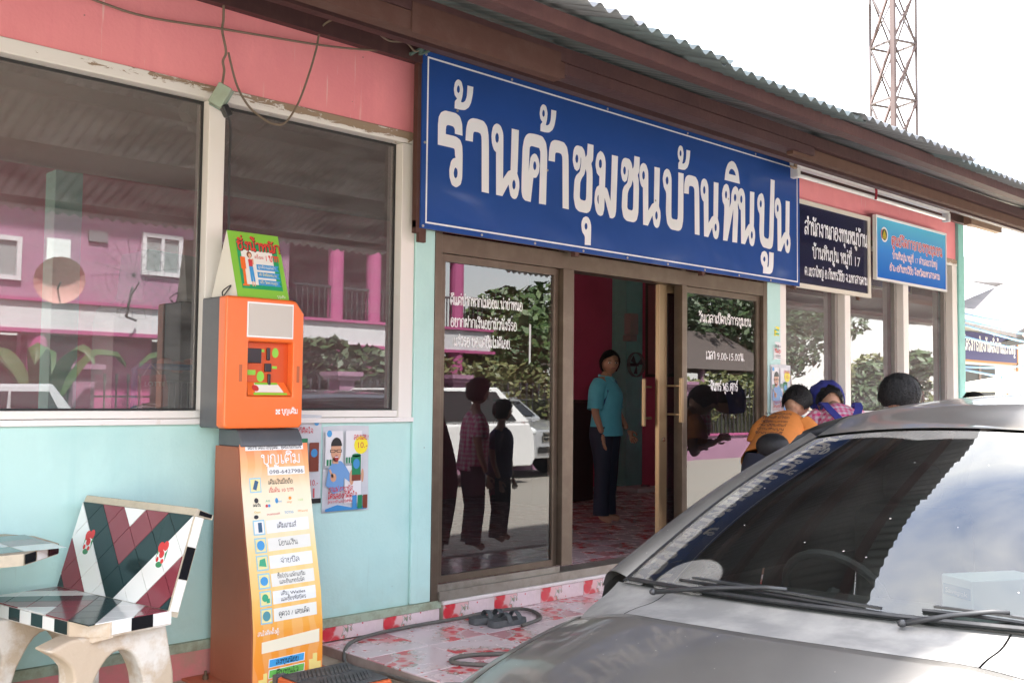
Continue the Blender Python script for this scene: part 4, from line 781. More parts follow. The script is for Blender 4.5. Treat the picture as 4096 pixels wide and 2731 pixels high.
def man_poster(par,x0,z0,sx,sz,y):
    f=lambda u,v,l:(x0+u*sx,y-.009-l,z0+v*sz)
    a=lambda n,pl,m,l: flat(n,pl,f,m,par,l)
    a('printed_fridge',[rect(.02,.40,.55,.95),rect(.46,.82,.45,.95),rect(.45,.82,.1,.42)],ppale,.0004); a('printed_shelf',[rect(.02,.40,.52,.55),rect(.46,.80,.54,.57)],mat('poster_shelf',(.35,.38,.42),.4),.0008)
    for i in range(4): a('printed_can',[rect(.05+.06*i,.095+.06*i,.55,.62),],pcan,.0012); a('printed_can',[rect(.47+.055*i,.51+.055*i,.57,.64)],pcan,.0012)
    a('printed_sweater',[[(.04,.32),(.10,.52),(.2,.60),(.36,.60),(.46,.54),(.66,.36),(.60,.33),(.44,.40),(.42,.26),(.2,.22),(.14,.28)]],psw,.0016)
    a('printed_face',[circ(.25,.72,.115,.13,18),rect(.18,.30,.57,.64)],psk,.002); a('printed_hair',[circ(.255,.775,.12,.10,12,0,PI)],pgl,.0024)
    a('printed_glasses',[rect(.12,.23,.70,.735),rect(.26,.37,.70,.735),rect(.22,.27,.715,.725)],pgl,.0028); a('printed_lens',[rect(.135,.215,.707,.728),rect(.275,.355,.707,.728)],psk,.0032); a('printed_mouth',[circ(.26,.635,.045,.035)],mat('poster_mouth',(.35,.04,.04),.4),.0028); a('printed_teeth',[rect(.225,.295,.642,.655)],ppale,.0032)
    a('printed_hand',[circ(.20,.41,.065,.05),[(.10,.50),(.13,.51),(.2,.43),(.17,.40)],circ(.60,.40,.05,.09),circ(.84,.42,.03,.08)],psk,.0028)
    a('printed_big_can',[rect(.60,.80,.36,.66),circ(.70,.66,.10,.02)],pcan,.0034); a('printed_can_label',[circ(.70,.56,.075,.06),],pblue,.0038); a('printed_can_label',[rect(.60,.80,.36,.43)],pbr,.0038)
    a('printed_burst',[circ(.80,.78,.155,.105)],pyel,.002)
    text('poster_lettering','ลองเลย!',f,ptxt,par,.80,.845,.055,.8,width=.34,lift=.003); text('poster_lettering','10.-',f,ptxt,par,.82,.745,.075,1,width=.26,lift=.003)
    text('poster_lettering','กาแฟ อาราบัส',f,ptxt,par,.36,.245,.05,.9,width=.52,lift=.003,slant=.2); text('poster_lettering','ใครลองก็ติดใจ',f,ptxt,par,.40,.165,.055,1.0,width=.64,lift=.003,slant=.2); text('poster_lettering','รู้ค่าอาราบิก้าและโรบัสต้าชั้นดี',f,ptxt,par,.36,.115,.025,.8,width=.55,lift=.003,slant=.2)
    a('printed_wave',[[(.04,.02),(.95,.02),(.95,.06),(.6,.05),(.3,.09),(.04,.05)]],pblue,.001)
    for i,m_ in enumerate((pblue,pcan,pbr)): a('printed_can',[rect(.62+.12*i,.72+.12*i,.03,.19)],m_,.0034)
    a('printed_seal',[circ(.10,.92,.055,.04)],icl,.002)
po=thing('coffee_poster','curling coffee poster with shouting man in glasses holding a can, taped under the window','poster',(3.19,-.01,.555))
sheet(po,3.042,3.334,.552,1.008,-.006,pg,.014); man_poster(po,3.042,.552,.292,.456,-.012)
po=thing('cans_poster','grey coffee poster half hidden behind the orange kiosk','poster',(2.9,-.01,.61))
sheet(po,2.74,3.030,.612,1.068,-.004,pg,.006)
f=lambda u,v,l:(2.74+u*.29,-.014-l,.612+v*.456)
for i,m_ in enumerate((pcan,pbr)): flat('printed_can',[rect(.50+.24*i,.70+.24*i,.36,.74-.05*i)],f,m_,po,.001); flat('printed_can_label',[circ(.60+.24*i,.62-.05*i,.07,.05)],f,pblue,po,.0015)
text('poster_lettering','ใครลองก็ติดใจ',f,ptxt,po,.48,.80,.05,.8,width=.66,lift=.001); text('poster_lettering','10.-',f,ptxt,po,.84,.20,.07,.9,width=.20,lift=.001); text('poster_lettering','1',f,ptxt,po,.82,.06,.12,1,width=.12,lift=.001); flat('printed_seal',[circ(.88,.93,.06,.045)],f,icl,po,.001); flat('printed_band',[rect(.6,1,-.005,.05)],f,pgl,po,.001)
po=thing('pillar_poster','coffee poster with shouting man stuck on the mint pillar right of the door','poster',(7.42,-.02,1.04))
sheet(po,7.335,7.635,1.04,1.462,-.026,pg,.004); man_poster(po,7.335,1.04,.30,.42,-.024)
po=thing('notice_slip','small white notice slip with red print on the mint pillar','notice',(7.44,-.02,1.5))
o=sheet(po,7.385,7.50,1.505,1.648,-.022,ppale,.002); f=lambda u,v,l:(7.385+u*.115,-.030-l,1.505+v*.143)
text('notice_lettering','ขอบคุณ',f,kblk,po,.5,.72,.14,.8,width=.8); text('notice_lettering','ที่ไม่สูบ',f,kred,po,.5,.42,.16,1,width=.8); flat('notice_lines',[rect(.15,.85,.22,.26),rect(.15,.85,.12,.15)],f,kblk,po)
po=thing('yellow_sticker','small yellow and green sticker high on the mint pillar','sticker',(7.44,-.02,1.72))
sheet(po,7.40,7.475,1.70,1.775,-.022,pyel,.001); flat('sticker_print',[rect(7.41,7.465,1.712,1.726),rect(7.41,7.465,1.745,1.757)],wallfn(-.028),icg,po)
po=thing('blue_poster','pale blue poster low on the wall beside the bending children','poster',(7.55,-.02,.6))
sheet(po,7.37,7.74,.55,.945,-.024,mat('poster_sky',(.45,.66,.78),.4),.003); f=wallfn(-.034); flat('printed_figure',[circ(7.62,.80,.035,.045),[(7.56,.62),(7.70,.62),(7.67,.76),(7.59,.76)]],f,icd,po); text('poster_lettering','ออมเงิน',f,icl,po,7.47,.85,.03,.8,width=.13)
# ------------------------------------------------------------------ floor clutter
hose=mat('grey_hose',(.10,.095,.085),.6,var=.5,vscale=30,vcol=(.2,.16,.12))
hz_=FZ+.0115
hp=[(3.10,-1.15),(3.02,-.9),(2.985,-.66),(2.95,-.45),(3.0,-.30),(3.13,-.16),(3.36,-.075),(3.68,-.06),(3.95,-.075),(4.13,-.06),(4.28,-.07),(4.40,-.11),(4.42,-.20),(4.36,-.33),(4.28,-.40),(4.1,-.45)]
o=B().tube(crom([(a,b_,hz_ if a>3.04 else hz_-.035) for a,b_ in hp],6),.0105,8).obj('garden_hose',hose,smooth=True); tag(o,'grey hose curling over the flowered tiles in front of the door step','hose')
o=B().tube(crom([(a,b_,hz_) for a,b_ in((3.95,-1.30),(3.7,-.95),(3.52,-.80),(3.40,-.745),(3.31,-.76),(3.29,-.82),(3.36,-.93),(3.5,-1.1))],6),.0105,8).obj('garden_hose',hose,smooth=True); tag(o,'short loop of grey hose on the tiles beside the car bonnet','hose')
rub=mat('grey_rubber',(.075,.08,.085),.7,var=.5,vscale=20,vcol=(.15,.14,.13))
def sandal(x,y,rz_,lab):
    t_=local('sandal',lab,'sandal',(x,y,FZ),rz_,'pair of sandals by the step')
    out=[(.0,-.035),(.03,-.05),(.1,-.044),(.17,-.05),(.22,-.048),(.25,-.02),(.25,.02),(.22,.045),(.15,.045),(.08,.036),(.03,.036),(.0,.02)]
    c=[(p.x,p.y) for p in crom([(*p,0) for p in out],3,True)]
    b=B().loft([[(a*1.0,b_,.001) for a,b_ in c],[(a*1.02-.002,b_*1.03,.012) for a,b_ in c],[(a,b_,.03+.008*(a<.08)) for a,b_ in c]]); b.obj('sole',rub,t_)
    for xa in(.11,.185):
        V=[];F=[]
        for i in range(9):
            a=PI*i/8; V+=[(xa-.016,-.05*math.cos(a),.018+.055*math.sin(a)),(xa+.016,-.05*math.cos(a),.018+.052*math.sin(a)),(xa-.016,-.045*math.cos(a),.018+.05*math.sin(a)),(xa+.016,-.045*math.cos(a),.018+.047*math.sin(a))]
        for i in range(8): k=4*i; F+=[(k,k+1,k+5,k+4),(k+2,k+6,k+7,k+3),(k,k+4,k+6,k+2),(k+1,k+3,k+7,k+5)]
        link('strap',mesh('strap',V,F,rub,True),t_)
    return t_
sandal(3.93,-.20,R(-12),'grey rubber slip-on sandal nearer the mint pillar'); sandal(3.96,-.33,R(-4),'grey rubber slip-on sandal on the right of the pair')
sandal(4.02,-.98,R(15),'lone grey sandal almost hidden behind the car bonnet')
# ------------------------------------------------------------------ tiled concrete bench
cn_=mat('old_cast_concrete',(.52,.41,.30),.85,var=.9,vscale=5,vcol=(.70,.66,.60),bump=.4,bscale=35,vmin=.46,vmax=.6)
tw_=mat('tile_white',(.80,.79,.76),.12); td_=mat('tile_dark_green',(.012,.03,.033),.12); tm_=mat('tile_maroon',(.23,.045,.06),.12); tb_=mat('tile_black',(.012,.012,.014),.12); gt_=mat('old_grout',(.52,.45,.34),.8,var=.5,vscale=20)
# printed poppy bunch on two white tiles
bn=thing('tiled_bench','concrete bench with chevron tiles in white, maroon and dark green near the kiosk','bench',(1.6,-.55,CZ))
cb=Vector((-.167,.986,0)); ca=Vector((.986,.167,0)); O_=Vector((1.463,-.935,0)); LB=.78
def T(a,b_,z): return tuple(O_+ca*a+cb*b_+Vector((0,0,z)))
SZ=.352
def Tbox(bb,a0,a1,b0,b1,z0,z1):
    return bb.add([T(a0,b0,z0),T(a1,b0,z0),T(a1,b1,z0),T(a0,b1,z0),T(a0,b0,z1),T(a1,b0,z1),T(a1,b1,z1),T(a0,b1,z1)],[(3,2,1,0),(4,5,6,7),(0,1,5,4),(1,2,6,5),(2,3,7,6),(3,0,4,7)])
# seat slab with a broken near front corner
sl_poly=[(.0,.12),(.035,.045),(.09,.0),(.345,.0),(.345,LB),(.0,LB)]
b=B(); n=len(sl_poly); b.add([T(a,b_,SZ-.055) for a,b_ in sl_poly]+[T(a,b_,SZ-.004) for a,b_ in sl_poly],[tuple(range(n-1,-1,-1)),tuple(range(n,2*n))]+[(i,(i+1)%n,n+(i+1)%n,n+i) for i in range(n)]); b.obj('seat_slab',cn_,bn)
b=B(); b.add([T(.0,.115,SZ-.06),T(.045,.04,SZ-.075),T(.10,-.002,SZ-.06),T(.10,-.002,SZ-.03),T(.04,.05,SZ-.02),T(.0,.115,SZ-.015)],[(0,1,2,3,4,5)]); b.obj('broken_corner',cn_,bn)
BT=(.105,.345) # backrest lean, height
def Tb(b_,t_,off): # backrest plane point: along b, up t, off = out of the face
    d=Vector((BT[0],0,BT[1])).normalized(); nrm=Vector((-d.z,0,d.x))
    a=.33+d.x*t_+nrm.x*off; z=SZ+d.z*t_+nrm.z*off
    return T(a,b_,z)
HB=.365
b=B(); b.add([Tb(0,-.02,-.001),Tb(LB,-.02,-.001),Tb(LB,HB,-.001),Tb(0,HB,-.001),Tb(0,-.02,-.05),Tb(LB,-.02,-.05),Tb(LB,HB,-.05),Tb(0,HB,-.05)],[(0,1,2,3),(7,6,5,4),(0,4,5,1),(1,5,6,2),(2,6,7,3),(3,7,4,0)]); b.obj('back_slab',gt_,bn)
def clip(poly,x0,x1,y0,y1):
    for ax,lim,sg_ in((0,x0,1),(0,x1,-1),(1,y0,1),(1,y1,-1)):
        out=[]
        for i in range(len(poly)):
            p_,q_=poly[i-1],poly[i]; ip=(p_[ax]-lim)*sg_>=0; iq=(q_[ax]-lim)*sg_>=0
            if ip!=iq:
                t_=(lim-p_[ax])/(q_[ax]-p_[ax]); out.append((p_[0]+(q_[0]-p_[0])*t_,p_[1]+(q_[1]-p_[1])*t_))
            if iq: out.append(q_)
        poly=out
        if not poly: return []
    return poly
flw=[]
def diamonds(name,w_,h_,P0,fn,pal,top):
    p=P0/2; g_=.0022
    for i in range(-12,13):
        for j in range(-12,13):
            cx=w_/2+(i-j)*p; cy=top+(i+j)*p   # centre of diamond
            if cy>h_+p or cy<-p or cx<-p or cx>w_+p: continue
            pl=clip([(cx,cy-p+g_),(cx+p-g_,cy),(cx,cy+p-g_),(cx-p+g_,cy)],.001,w_-.001,.001,h_-.001)
            if len(pl)<3: continue
            area=abs(sum(pl[k-1][0]*pl[k][1]-pl[k][0]*pl[k-1][1] for k in range(len(pl))))/2
            if area<2e-4: continue
            m_=pal(min(-i if 0 else i,j))
            n_=len(pl); V=[fn(a,c,.0) for a,c in pl]+[fn(a,c,.004) for a,c in pl]
            link(name,mesh(name,V,[tuple(range(n_-1,-1,-1)),tuple(range(n_,2*n_))]+[(k,(k+1)%n_,n_+(k+1)%n_,n_+k) for k in range(n_)],m_),bn)
def palb(l): return {0:tw_,-1:tm_,-2:td_,-3:tw_,-4:tm_}.get(l,tw_ if l>0 else td_)
def palb2(l): return [tw_,tm_,tm_,td_,td_,tw_,tm_,tm_][min(7,max(0,-l))] if l<=0 else tw_
diamonds('back_tile',LB,HB,.156,lambda a,c,o_:Tb(a,c,.0005+o_),palb,HB-.0)
diamonds('seat_tile',LB,.325,.156,lambda a,c,o_:T(.325-c+.003,a,SZ-.0035+o_) if True else 0,palb,.30)
# poppies printed on two white back tiles
pr1=mat('poppy_red',(.62,.03,.03),.2); pr2=mat('poppy_leaf',(.05,.22,.09),.2)
for bx,tx in((.13,.205),(.65,.205)):
    f=lambda u,v,l,bx=bx,tx=tx:Tb(bx-u,tx+v,.0047+l)
    flat('poppy_leaf',[[(-.03,-.03),(-.02,.01),(-.028,.03)],[(.03,-.03),(.02,.0),(.034,.02)],circ(0,-.045,.02,.012)],f,pr2,bn,.0001)
    flat('poppy_flower',[circ(-.012,.022,.02,.022,10),circ(.016,.03,.017,.02,10),circ(.002,-.004,.016,.016,10),circ(-.018,-.026,.009,.011,8),circ(.015,-.03,.010,.010,8)],f,pr1,bn,.0003)
# edge strips
def strip(name,pts4,m_): 
    V=[Vector(p) for p in pts4]; nrm=(V[1]-V[0]).cross(V[3]-V[0]).normalized()*.004
    VV=[v for v in V]+[v+nrm for v in V]; link(name,mesh(name,[tuple(v) for v in VV],[(3,2,1,0),(4,5,6,7),(0,1,5,4),(1,2,6,5),(2,3,7,6),(3,0,4,7)],m_),bn)
for a0,a1,m_ in((.095,.172,tw_),(.174,.262,tb_),(.264,.342,tw_)): strip('edge_tile',[T(a0,-.001,SZ-.048),T(a1,-.001,SZ-.048),T(a1,-.001,SZ-.002),T(a0,-.001,SZ-.002)],m_)
for t0,t1,m_ in((.0,.12,tw_),(.122,.245,tb_),(.247,HB-.002,tw_)): strip('edge_tile',[Tb(-.001,t0,-.044),Tb(-.001,t1,-.044),Tb(-.001,t1,-.006),Tb(-.001,t0,-.006)][::-1] if 0 else [Tb(-.001,t0,-.006),Tb(-.001,t0,-.044),Tb(-.001,t1,-.044),Tb(-.001,t1,-.006)],m_)
for k in range(8): strip('edge_tile',[T(-.001,.13+.082*k+.08,SZ-.05),T(-.001,.13+.082*k,SZ-.05),T(-.001,.13+.082*k,SZ-.004),T(-.001,.13+.082*k+.08,SZ-.004)],[td_,tw_][k%2])
b=B(); b.add([Tb(0,HB+.001,0),Tb(LB,HB+.001,0),Tb(LB,HB+.001,-.09),Tb(0,HB+.001,-.09),Tb(0,HB+.03,-.005),Tb(LB,HB+.03,-.005),Tb(LB,HB+.02,-.09),Tb(0,HB+.02,-.09)],[(3,2,1,0),(4,5,6,7),(0,1,5,4),(1,2,6,5),(2,3,7,6),(3,0,4,7)]); b.obj('back_cap',gt_,bn)
for k in range(9):
    b0=.006+.086*k; link('cap_tile',mesh('cap_tile',[Tb(b0,HB+.0312,-.006),Tb(b0+.08,HB+.0312,-.006),Tb(b0+.08,HB+.0215,-.085),Tb(b0,HB+.0215,-.085)],[(0,1,2,3)],[td_,tw_][k%2]),bn)
strip('edge_tile',[Tb(-.001,HB+.006,-.02),Tb(-.001,HB+.006,-.08),Tb(-.001,HB+.02,-.08),Tb(-.001,HB+.024,-.02)],tb_)
def legshape(b0,b1):
    out=[(-.115,SZ-.08),(-.03,SZ-.02-.035),(.36,SZ-.056),(.40,.1),(.41,CZ+.001),(.285,CZ+.001)]
    arch=[(.285,CZ+.001),(.275,.05),(.255,.14),(.215,.205),(.165,.225),(.115,.205),(.07,.14),(.03,.04),(.01,CZ+.001)]
    left=[(-.14,CZ+.001),(-.11,-.05),(-.055,.04),(-.015,.12),(-.02,.19),(-.06,.235)]
    poly=out[:-1]+[(p.x,p.y) for p in crom([(*p,0) for p in arch],2)]+[(p.x,p.y) for p in crom([(*p,0) for p in left],2)]
    n_=len(poly); bb=B(); bb.add([T(a,b0,z) for a,z in poly]+[T(a,b1,z) for a,z in poly],[tuple(range(n_-1,-1,-1)),tuple(range(n_,2*n_))]+[(i,(i+1)%n_,n_+(i+1)%n_,n_+i) for i in range(n_)])
    return bb.obj('leg',cn_,bn,bevel=.012,seg=2,angle=50)
legshape(.05,.16); legshape(.56,.67)
# matching table, only its corner is in view
tb=thing('tiled_table','concrete table corner with black edge tile beside the left bench','table',(1.0,-.35,CZ))
b=B().prism([(.35,-.75),(1.30,-.75),(1.49,-.56),(1.49,-.30),(1.42,-.16),(.35,-.16)],'z',.556,.598); b.obj('top',gt_,tb)
b=B(); b.box(.8,1.12,-.6,-.3,CZ+.001,.555); b.obj('leg',cn_,tb,bevel=.03)
for k in range(4): 
    link('edge_tile',mesh('edge_tile',[(1.494-.0,-.555+.062*k,.560),(1.494,-.497+.062*k,.560),(1.494,-.497+.062*k,.595),(1.494,-.555+.062*k,.595)],[(0,1,2,3)],[tb_,tw_][k%2]),tb)
d_=Vector((-.19,-.19,0)).normalized()
for k,(m_) in enumerate((tb_,tw_,tb_)):
    p0=Vector((1.49,-.56,0))+d_*(.008+.088*k)+Vector((.003,-.003,0)); p1=p0+d_*.08; link('edge_tile',mesh('edge_tile',[(p0.x,p0.y,.560),(p1.x,p1.y,.560),(p1.x,p1.y,.595),(p0.x,p0.y,.595)],[(0,1,2,3)],m_),tb)
for i in range(5):
    for j in range(3): link('top_tile',mesh('top_tile',[(.70+.155*i,-.70+.155*j,.599),(.852+.155*i,-.70+.155*j,.599),(.852+.155*i,-.548+.155*j,.599),(.70+.155*i,-.548+.155*j,.599)],[(0,1,2,3)],[td_,tw_,tm_][(i+j)%3]),tb)
# ------------------------------------------------------------------ parked car
cB=Vector((.9971,.0739,-.017)).normalized(); cL=Vector((.0739,-.9969,.026)); cN=cL.cross(cB).normalized(); cN=cN if cN.z>0 else -cN; cL=(cB.cross(cN)).normalized(); cL=cL if cL.y<0 else -cL
cY=-cL; cO=Vector((2.518,-3.178,.609))-cN*.99
car=empty('parked_car','dusty silver-grey car parked in the foreground in front of the shop','car')
car.matrix_world=Matrix(((cB.x,cY.x,cN.x,cO.x),(cB.y,cY.y,cN.y,cO.y),(cB.z,cY.z,cN.z,cO.z),(0,0,0,1)))
# local: x = towards the tail, y = towards the shop, z up
def carpaint(name,col,dust):
    m=bpy.data.materials.new(name); m.use_nodes=True; t=m.node_tree; p=t.nodes['Principled BSDF']
    p.inputs['Metallic'].default_value=.75; p.inputs['Roughness'].default_value=.34; p.inputs['Coat Weight'].default_value=.7; p.inputs['Coat Roughness'].default_value=.05
    co=nd(t,'ShaderNodeTexCoord')
    n=nd(t,'ShaderNodeTexNoise',{'Vector':co.outputs['Object'],'Scale':5.0,'Detail':8.0,'Roughness':.7}); r=nd(t,'ShaderNodeMapRange',{'Value':n.outputs['Fac'],'From Min':.3,'From Max':.75,'To Min':dust*.5,'To Max':dust*1.3})
    v=nd(t,'ShaderNodeTexVoronoi',{'Vector':co.outputs['Object'],'Scale':26.0}); vn=nd(t,'ShaderNodeMapRange',{'Value':v.outputs['Distance'],'From Min':.055,'From Max':.03,'To Max':.75})
    a=nd(t,'ShaderNodeMath',{0:r.outputs[0],1:vn.outputs[0]},operation='MAXIMUM')
    p.inputs['Base Color'].default_value=(*col,1)
    d=nd(t,'ShaderNodeBsdfDiffuse',{'Color':(.50,.46,.41,1)})
    mx=nd(t,'ShaderNodeMixShader',{0:a.outputs[0],1:p.outputs[0],2:d.outputs[0]})
    t.links.new(mx.outputs[0],t.nodes['Material Output'].inputs['Surface']); return m
paint=carpaint('car_silver_paint',(.150,.142,.133),.06); cowlm=mat('car_cowl_plastic',(.20,.193,.185),.45,metal=.3,var=.4,vscale=6,vcol=(.52,.49,.45))
cblk=mat('car_black_trim',(.018,.018,.02),.4,var=.4,vscale=20,vcol=(.07,.065,.06)); chrome=mat('car_bright_trim',(.62,.63,.65),.16,metal=1); seam=mat('car_gap',(.008,.008,.008),.8)
def grid(name,fn,us,ss,m,par=car,smooth=True,thick=0):
    V=[fn(u,s) for u in us for s in ss]; n=len(ss); F=[(i*n+j,i*n+j+1,(i+1)*n+j+1,(i+1)*n+j) for i in range(len(us)-1) for j in range(n-1)]
    me_=mesh(name,V,F,m,smooth); cc=sum((p.center for p in me_.polygons),Vector())/len(me_.polygons); nn=sum((p.normal*p.area for p in me_.polygons),Vector())
    if nn.dot(cc-Vector((1.2,0,.45)))<0: me_.flip_normals()
    o=link(name,me_,par)
    if thick: md=o.modifiers.new('s','SOLIDIFY'); md.thickness=thick; md.offset=-1
    return o
def lin(a,b,n): return [a+(b-a)*i/(n-1) for i in range(n)]
def interp(tab,x):
    """smooth curve through the table (finite-difference tangents)"""
    n=len(tab)
    if x<=tab[0][0]: return tab[0][1]
    if x>=tab[-1][0]: return tab[-1][1]
    sl_=[(tab[i+1][1]-tab[i][1])/(tab[i+1][0]-tab[i][0]) for i in range(n-1)]
    tg=[sl_[0]]+[(sl_[i-1]*(tab[i+1][0]-tab[i][0])+sl_[i]*(tab[i][0]-tab[i-1][0]))/(tab[i+1][0]-tab[i-1][0]) for i in range(1,n-1)]+[sl_[-1]]
    for i in range(n-1):
        if x<=tab[i+1][0]:
            h=tab[i+1][0]-tab[i][0]; t=(x-tab[i][0])/h
            return (2*t**3-3*t*t+1)*tab[i][1]+(t**3-2*t*t+t)*h*tg[i]+(-2*t**3+3*t*t)*tab[i+1][1]+(t**3-t*t)*h*tg[i+1]
gapu=lambda s:-.265+.066*(s/.465)**2
HZ=[(-1.04,.60),(-1.0,.68),(-.93,.745),(-.8,.815),(-.6,.885),(-.4,.938),(-.22,.974),(-.1,.99)]
def hood_w(u): return interp([(-1.04,.60),(-.9,.66),(-.6,.715),(-.1,.735)],u)
def hood(u,s,off=0):
    w_=hood_w(u); y=s*w_; z=interp(HZ,u)-.095*abs(s)**2.6+.008*math.exp(-((abs(s)-.66)/.16)**2)
    return (u,y,z+off)
us=lin(0,1,26); ss=lin(-1,1,37)
def hoodfn(t_,s): 
    ue=gapu(s*.70)-.006; u=-.97+(ue+.97)*t_; return hood(u,s*.965)
for sgn in(1,-1): grid('bonnet_gap',lambda t_,k,sgn=sgn:(lambda p:(p[0],p[1],p[2]-.006))(hood(-.97+.86*t_,sgn*(.955+.028*k))),lin(0,1,20),lin(0,1,3),seam)
grid('bonnet',hoodfn,us,ss,paint,thick=.012)
def fender(side):
    def f(t_,k):
        u=-.97+1.10*t_; prof=[(0,.0),(.25,-.010),(.5,-.045),(.75,-.14),(1,-.42)]
        x,y,z=hood(min(u,-.02),.972); w_=y
        yy=w_+(.84-w_)*math.sin(k*PI/2)**.9; zz=z-(z-.30)*(k**2.2)
        zz+= max(0,u+.02)*.12
        return (u,side*yy,zz)
    grid('front_wing',f,lin(0,1,20),lin(0,1,12),paint)
fender(1); fender(-1)
# cowl panel with two end pieces
baseu=lambda y:-.010+.09*(y/.69)**2
def cowl(t_,y):
    u0=gapu(y)+.006; u1=baseu(y)+.012; u=u0+(u1-u0)*t_; e=abs(y)/.70
    z0=hood(u0,min(1,abs(y)/.735))[2]-.004; z1=.992-.004*e; z=z0+(z1-z0)*t_-.010*math.sin(PI*t_)*(1-e**4)+.004*math.sin(2*PI*t_)
    return (u,y,z)
grid('cowl_panel',cowl,lin(0,1,9),lin(-.485,.485,31),cowlm); 
for sgn in(1,-1): grid('cowl_end',lambda t_,k,sgn=sgn:cowl(t_,sgn*(.490+.225*k)),lin(0,1,9),lin(0,1,12),cowlm)
grid('cowl_trough',lambda t_,y:(lambda p:(p[0]-.01,p[1],p[2]-.03))(cowl(t_,y)),lin(-.2,1.35,8),lin(-.72,.72,20),seam)
# windscreen
hu=lambda y:1.142-.110*(1-(y/.526)**2); hzz=lambda y:1.445+.036*(1-(y/.526)**2)
def screen(t_,s):
    yb=.70*s; yt=.535*s; y=yb+(yt-yb)*t_
    u=baseu(yb)+(hu(yt)-baseu(yb))*t_; z=.992+(hzz(yt)-.992)*t_
    bl=math.sin(PI*t_)*.030; return (u-bl*.40,y,z+bl*.92)
def wsm():
    m=bpy.data.materials.new('windscreen_glass'); m.use_nodes=True; t=m.node_tree; t.nodes.clear()
    co=nd(t,'ShaderNodeTexCoord'); s_=nd(t,'ShaderNodeSeparateXYZ',{0:co.outputs['Object']})
    def dist(px,py): # distance on the slanted sheet: x stretched along the slope
        v=nd(t,'ShaderNodeVectorMath',{0:co.outputs['Object'],1:(px,py,.99)},operation='SUBTRACT'); v2=nd(t,'ShaderNodeVectorMath',{0:v.outputs[0],1:(1.0,1,1.0)},operation='MULTIPLY'); return nd(t,'ShaderNodeVectorMath',{0:v2.outputs[0]},operation='LENGTH').outputs['Value']
    def band(d,r0,r1):
        a=nd(t,'ShaderNodeMapRange',{'Value':d,'From Min':r0-.004,'From Max':r0+.004}); b=nd(t,'ShaderNodeMapRange',{'Value':d,'From Min':r1+.004,'From Max':r1-.004})
        return nd(t,'ShaderNodeMath',{0:a.outputs[0],1:b.outputs[0]},operation='MULTIPLY').outputs[0]
    w1=band(dist(.10,.44),.115,1.02); w2=band(dist(.02,-.18),.10,1.04)
    mxw=nd(t,'ShaderNodeMath',{0:w1,1:w2},operation='MAXIMUM').outputs[0]
    lobe=nd(t,'ShaderNodeMapRange',{'Value':dist(.10,.44),'From Min':.111,'From Max':.119}); mxw=nd(t,'ShaderNodeMath',{0:mxw,1:lobe.outputs[0]},operation='MULTIPLY').outputs[0]
    sd_=nd(t,'ShaderNodeMath',{0:s_.outputs[0],1:.15,2:s_.outputs[1]},operation='MULTIPLY_ADD'); sl2=nd(t,'ShaderNodeMapRange',{'Value':sd_.outputs[0],'From Min':.612,'From Max':.604}); mxw=nd(t,'ShaderNodeMath',{0:mxw,1:sl2.outputs[0]},operation='MULTIPLY').outputs[0]
    n=nd(t,'ShaderNodeTexNoise',{'Vector':co.outputs['Object'],'Scale':7.0,'Detail':8.0}); 
    dirty=nd(t,'ShaderNodeMapRange',{'Value':n.outputs['Fac'],'From Min':.3,'From Max':.7,'To Min':.20,'To Max':.32}); clean=nd(t,'ShaderNodeMapRange',{'Value':n.outputs['Fac'],'From Min':.3,'From Max':.7,'To Min':.006,'To Max':.02})
    du=nd(t,'ShaderNodeMix',{'Factor':mxw,2:dirty.outputs[0],3:clean.outputs[0]},data_type='FLOAT')
    v=nd(t,'ShaderNodeTexVoronoi',{'Vector':co.outputs['Object'],'Scale':13.0}); vn=nd(t,'ShaderNodeMapRange',{'Value':v.outputs['Distance'],'From Min':.045,'From Max':.03,'To Max':.8})
    dd=nd(t,'ShaderNodeMath',{0:du.outputs[0],1:vn.outputs[0]},operation='MAXIMUM')
    tr=nd(t,'ShaderNodeBsdfTransparent',{'Color':(.50,.54,.52,1)}); gl=nd(t,'ShaderNodeBsdfGlossy',{'Roughness':0.0,'Color':(.9,.93,.96,1)}); fr=nd(t,'ShaderNodeFresnel',{'IOR':1.72})
    m1=nd(t,'ShaderNodeMixShader',{0:fr.outputs[0],1:tr.outputs[0],2:gl.outputs[0]}); df=nd(t,'ShaderNodeBsdfDiffuse',{'Color':(.5,.47,.43,1)})
    m2=nd(t,'ShaderNodeMixShader',{0:dd.outputs[0],1:m1.outputs[0],2:df.outputs[0]}); nd(t,'ShaderNodeOutputMaterial',{'Surface':m2.outputs[0]}); return m
wsg=wsm(); WS=False
grid('windscreen',lambda t_,s:screen(t_,s*.97),lin(.0,.985,24),lin(1,-1,41) if WS else lin(-1,1,41),wsg)
# pillars
def pillar(side):
    def f(t_,k):
        p=Vector(screen(t_,side*.965)); q=Vector(((.0+.05)+1.20*t_,side*(.765-.155*t_),.985+.455*t_+.035*math.sin(PI*t_)))
        w_=k; v=p.lerp(q,w_); v.z+=.022*math.sin(PI*k)-.045*max(0,k-.75)*4*.6; v.y+=side*.012*math.sin(PI*k); return tuple(v)
    grid('front_pillar',f,lin(.02,1.0,18),lin(0,1,10),paint)
    def f2(t_,k):
        q=Vector(((.05)+1.20*t_,side*(.765-.155*t_),.985+.455*t_+.035*math.sin(PI*t_))); return (q.x+.03*math.cos(k),q.y+side*.006+side*.012*math.cos(k),q.z-.022+.014*math.sin(k))
    grid('drip_moulding',f2,lin(.06,1.0,16),lin(-1.2,2.2,6),cblk)
pillar(1); pillar(-1)
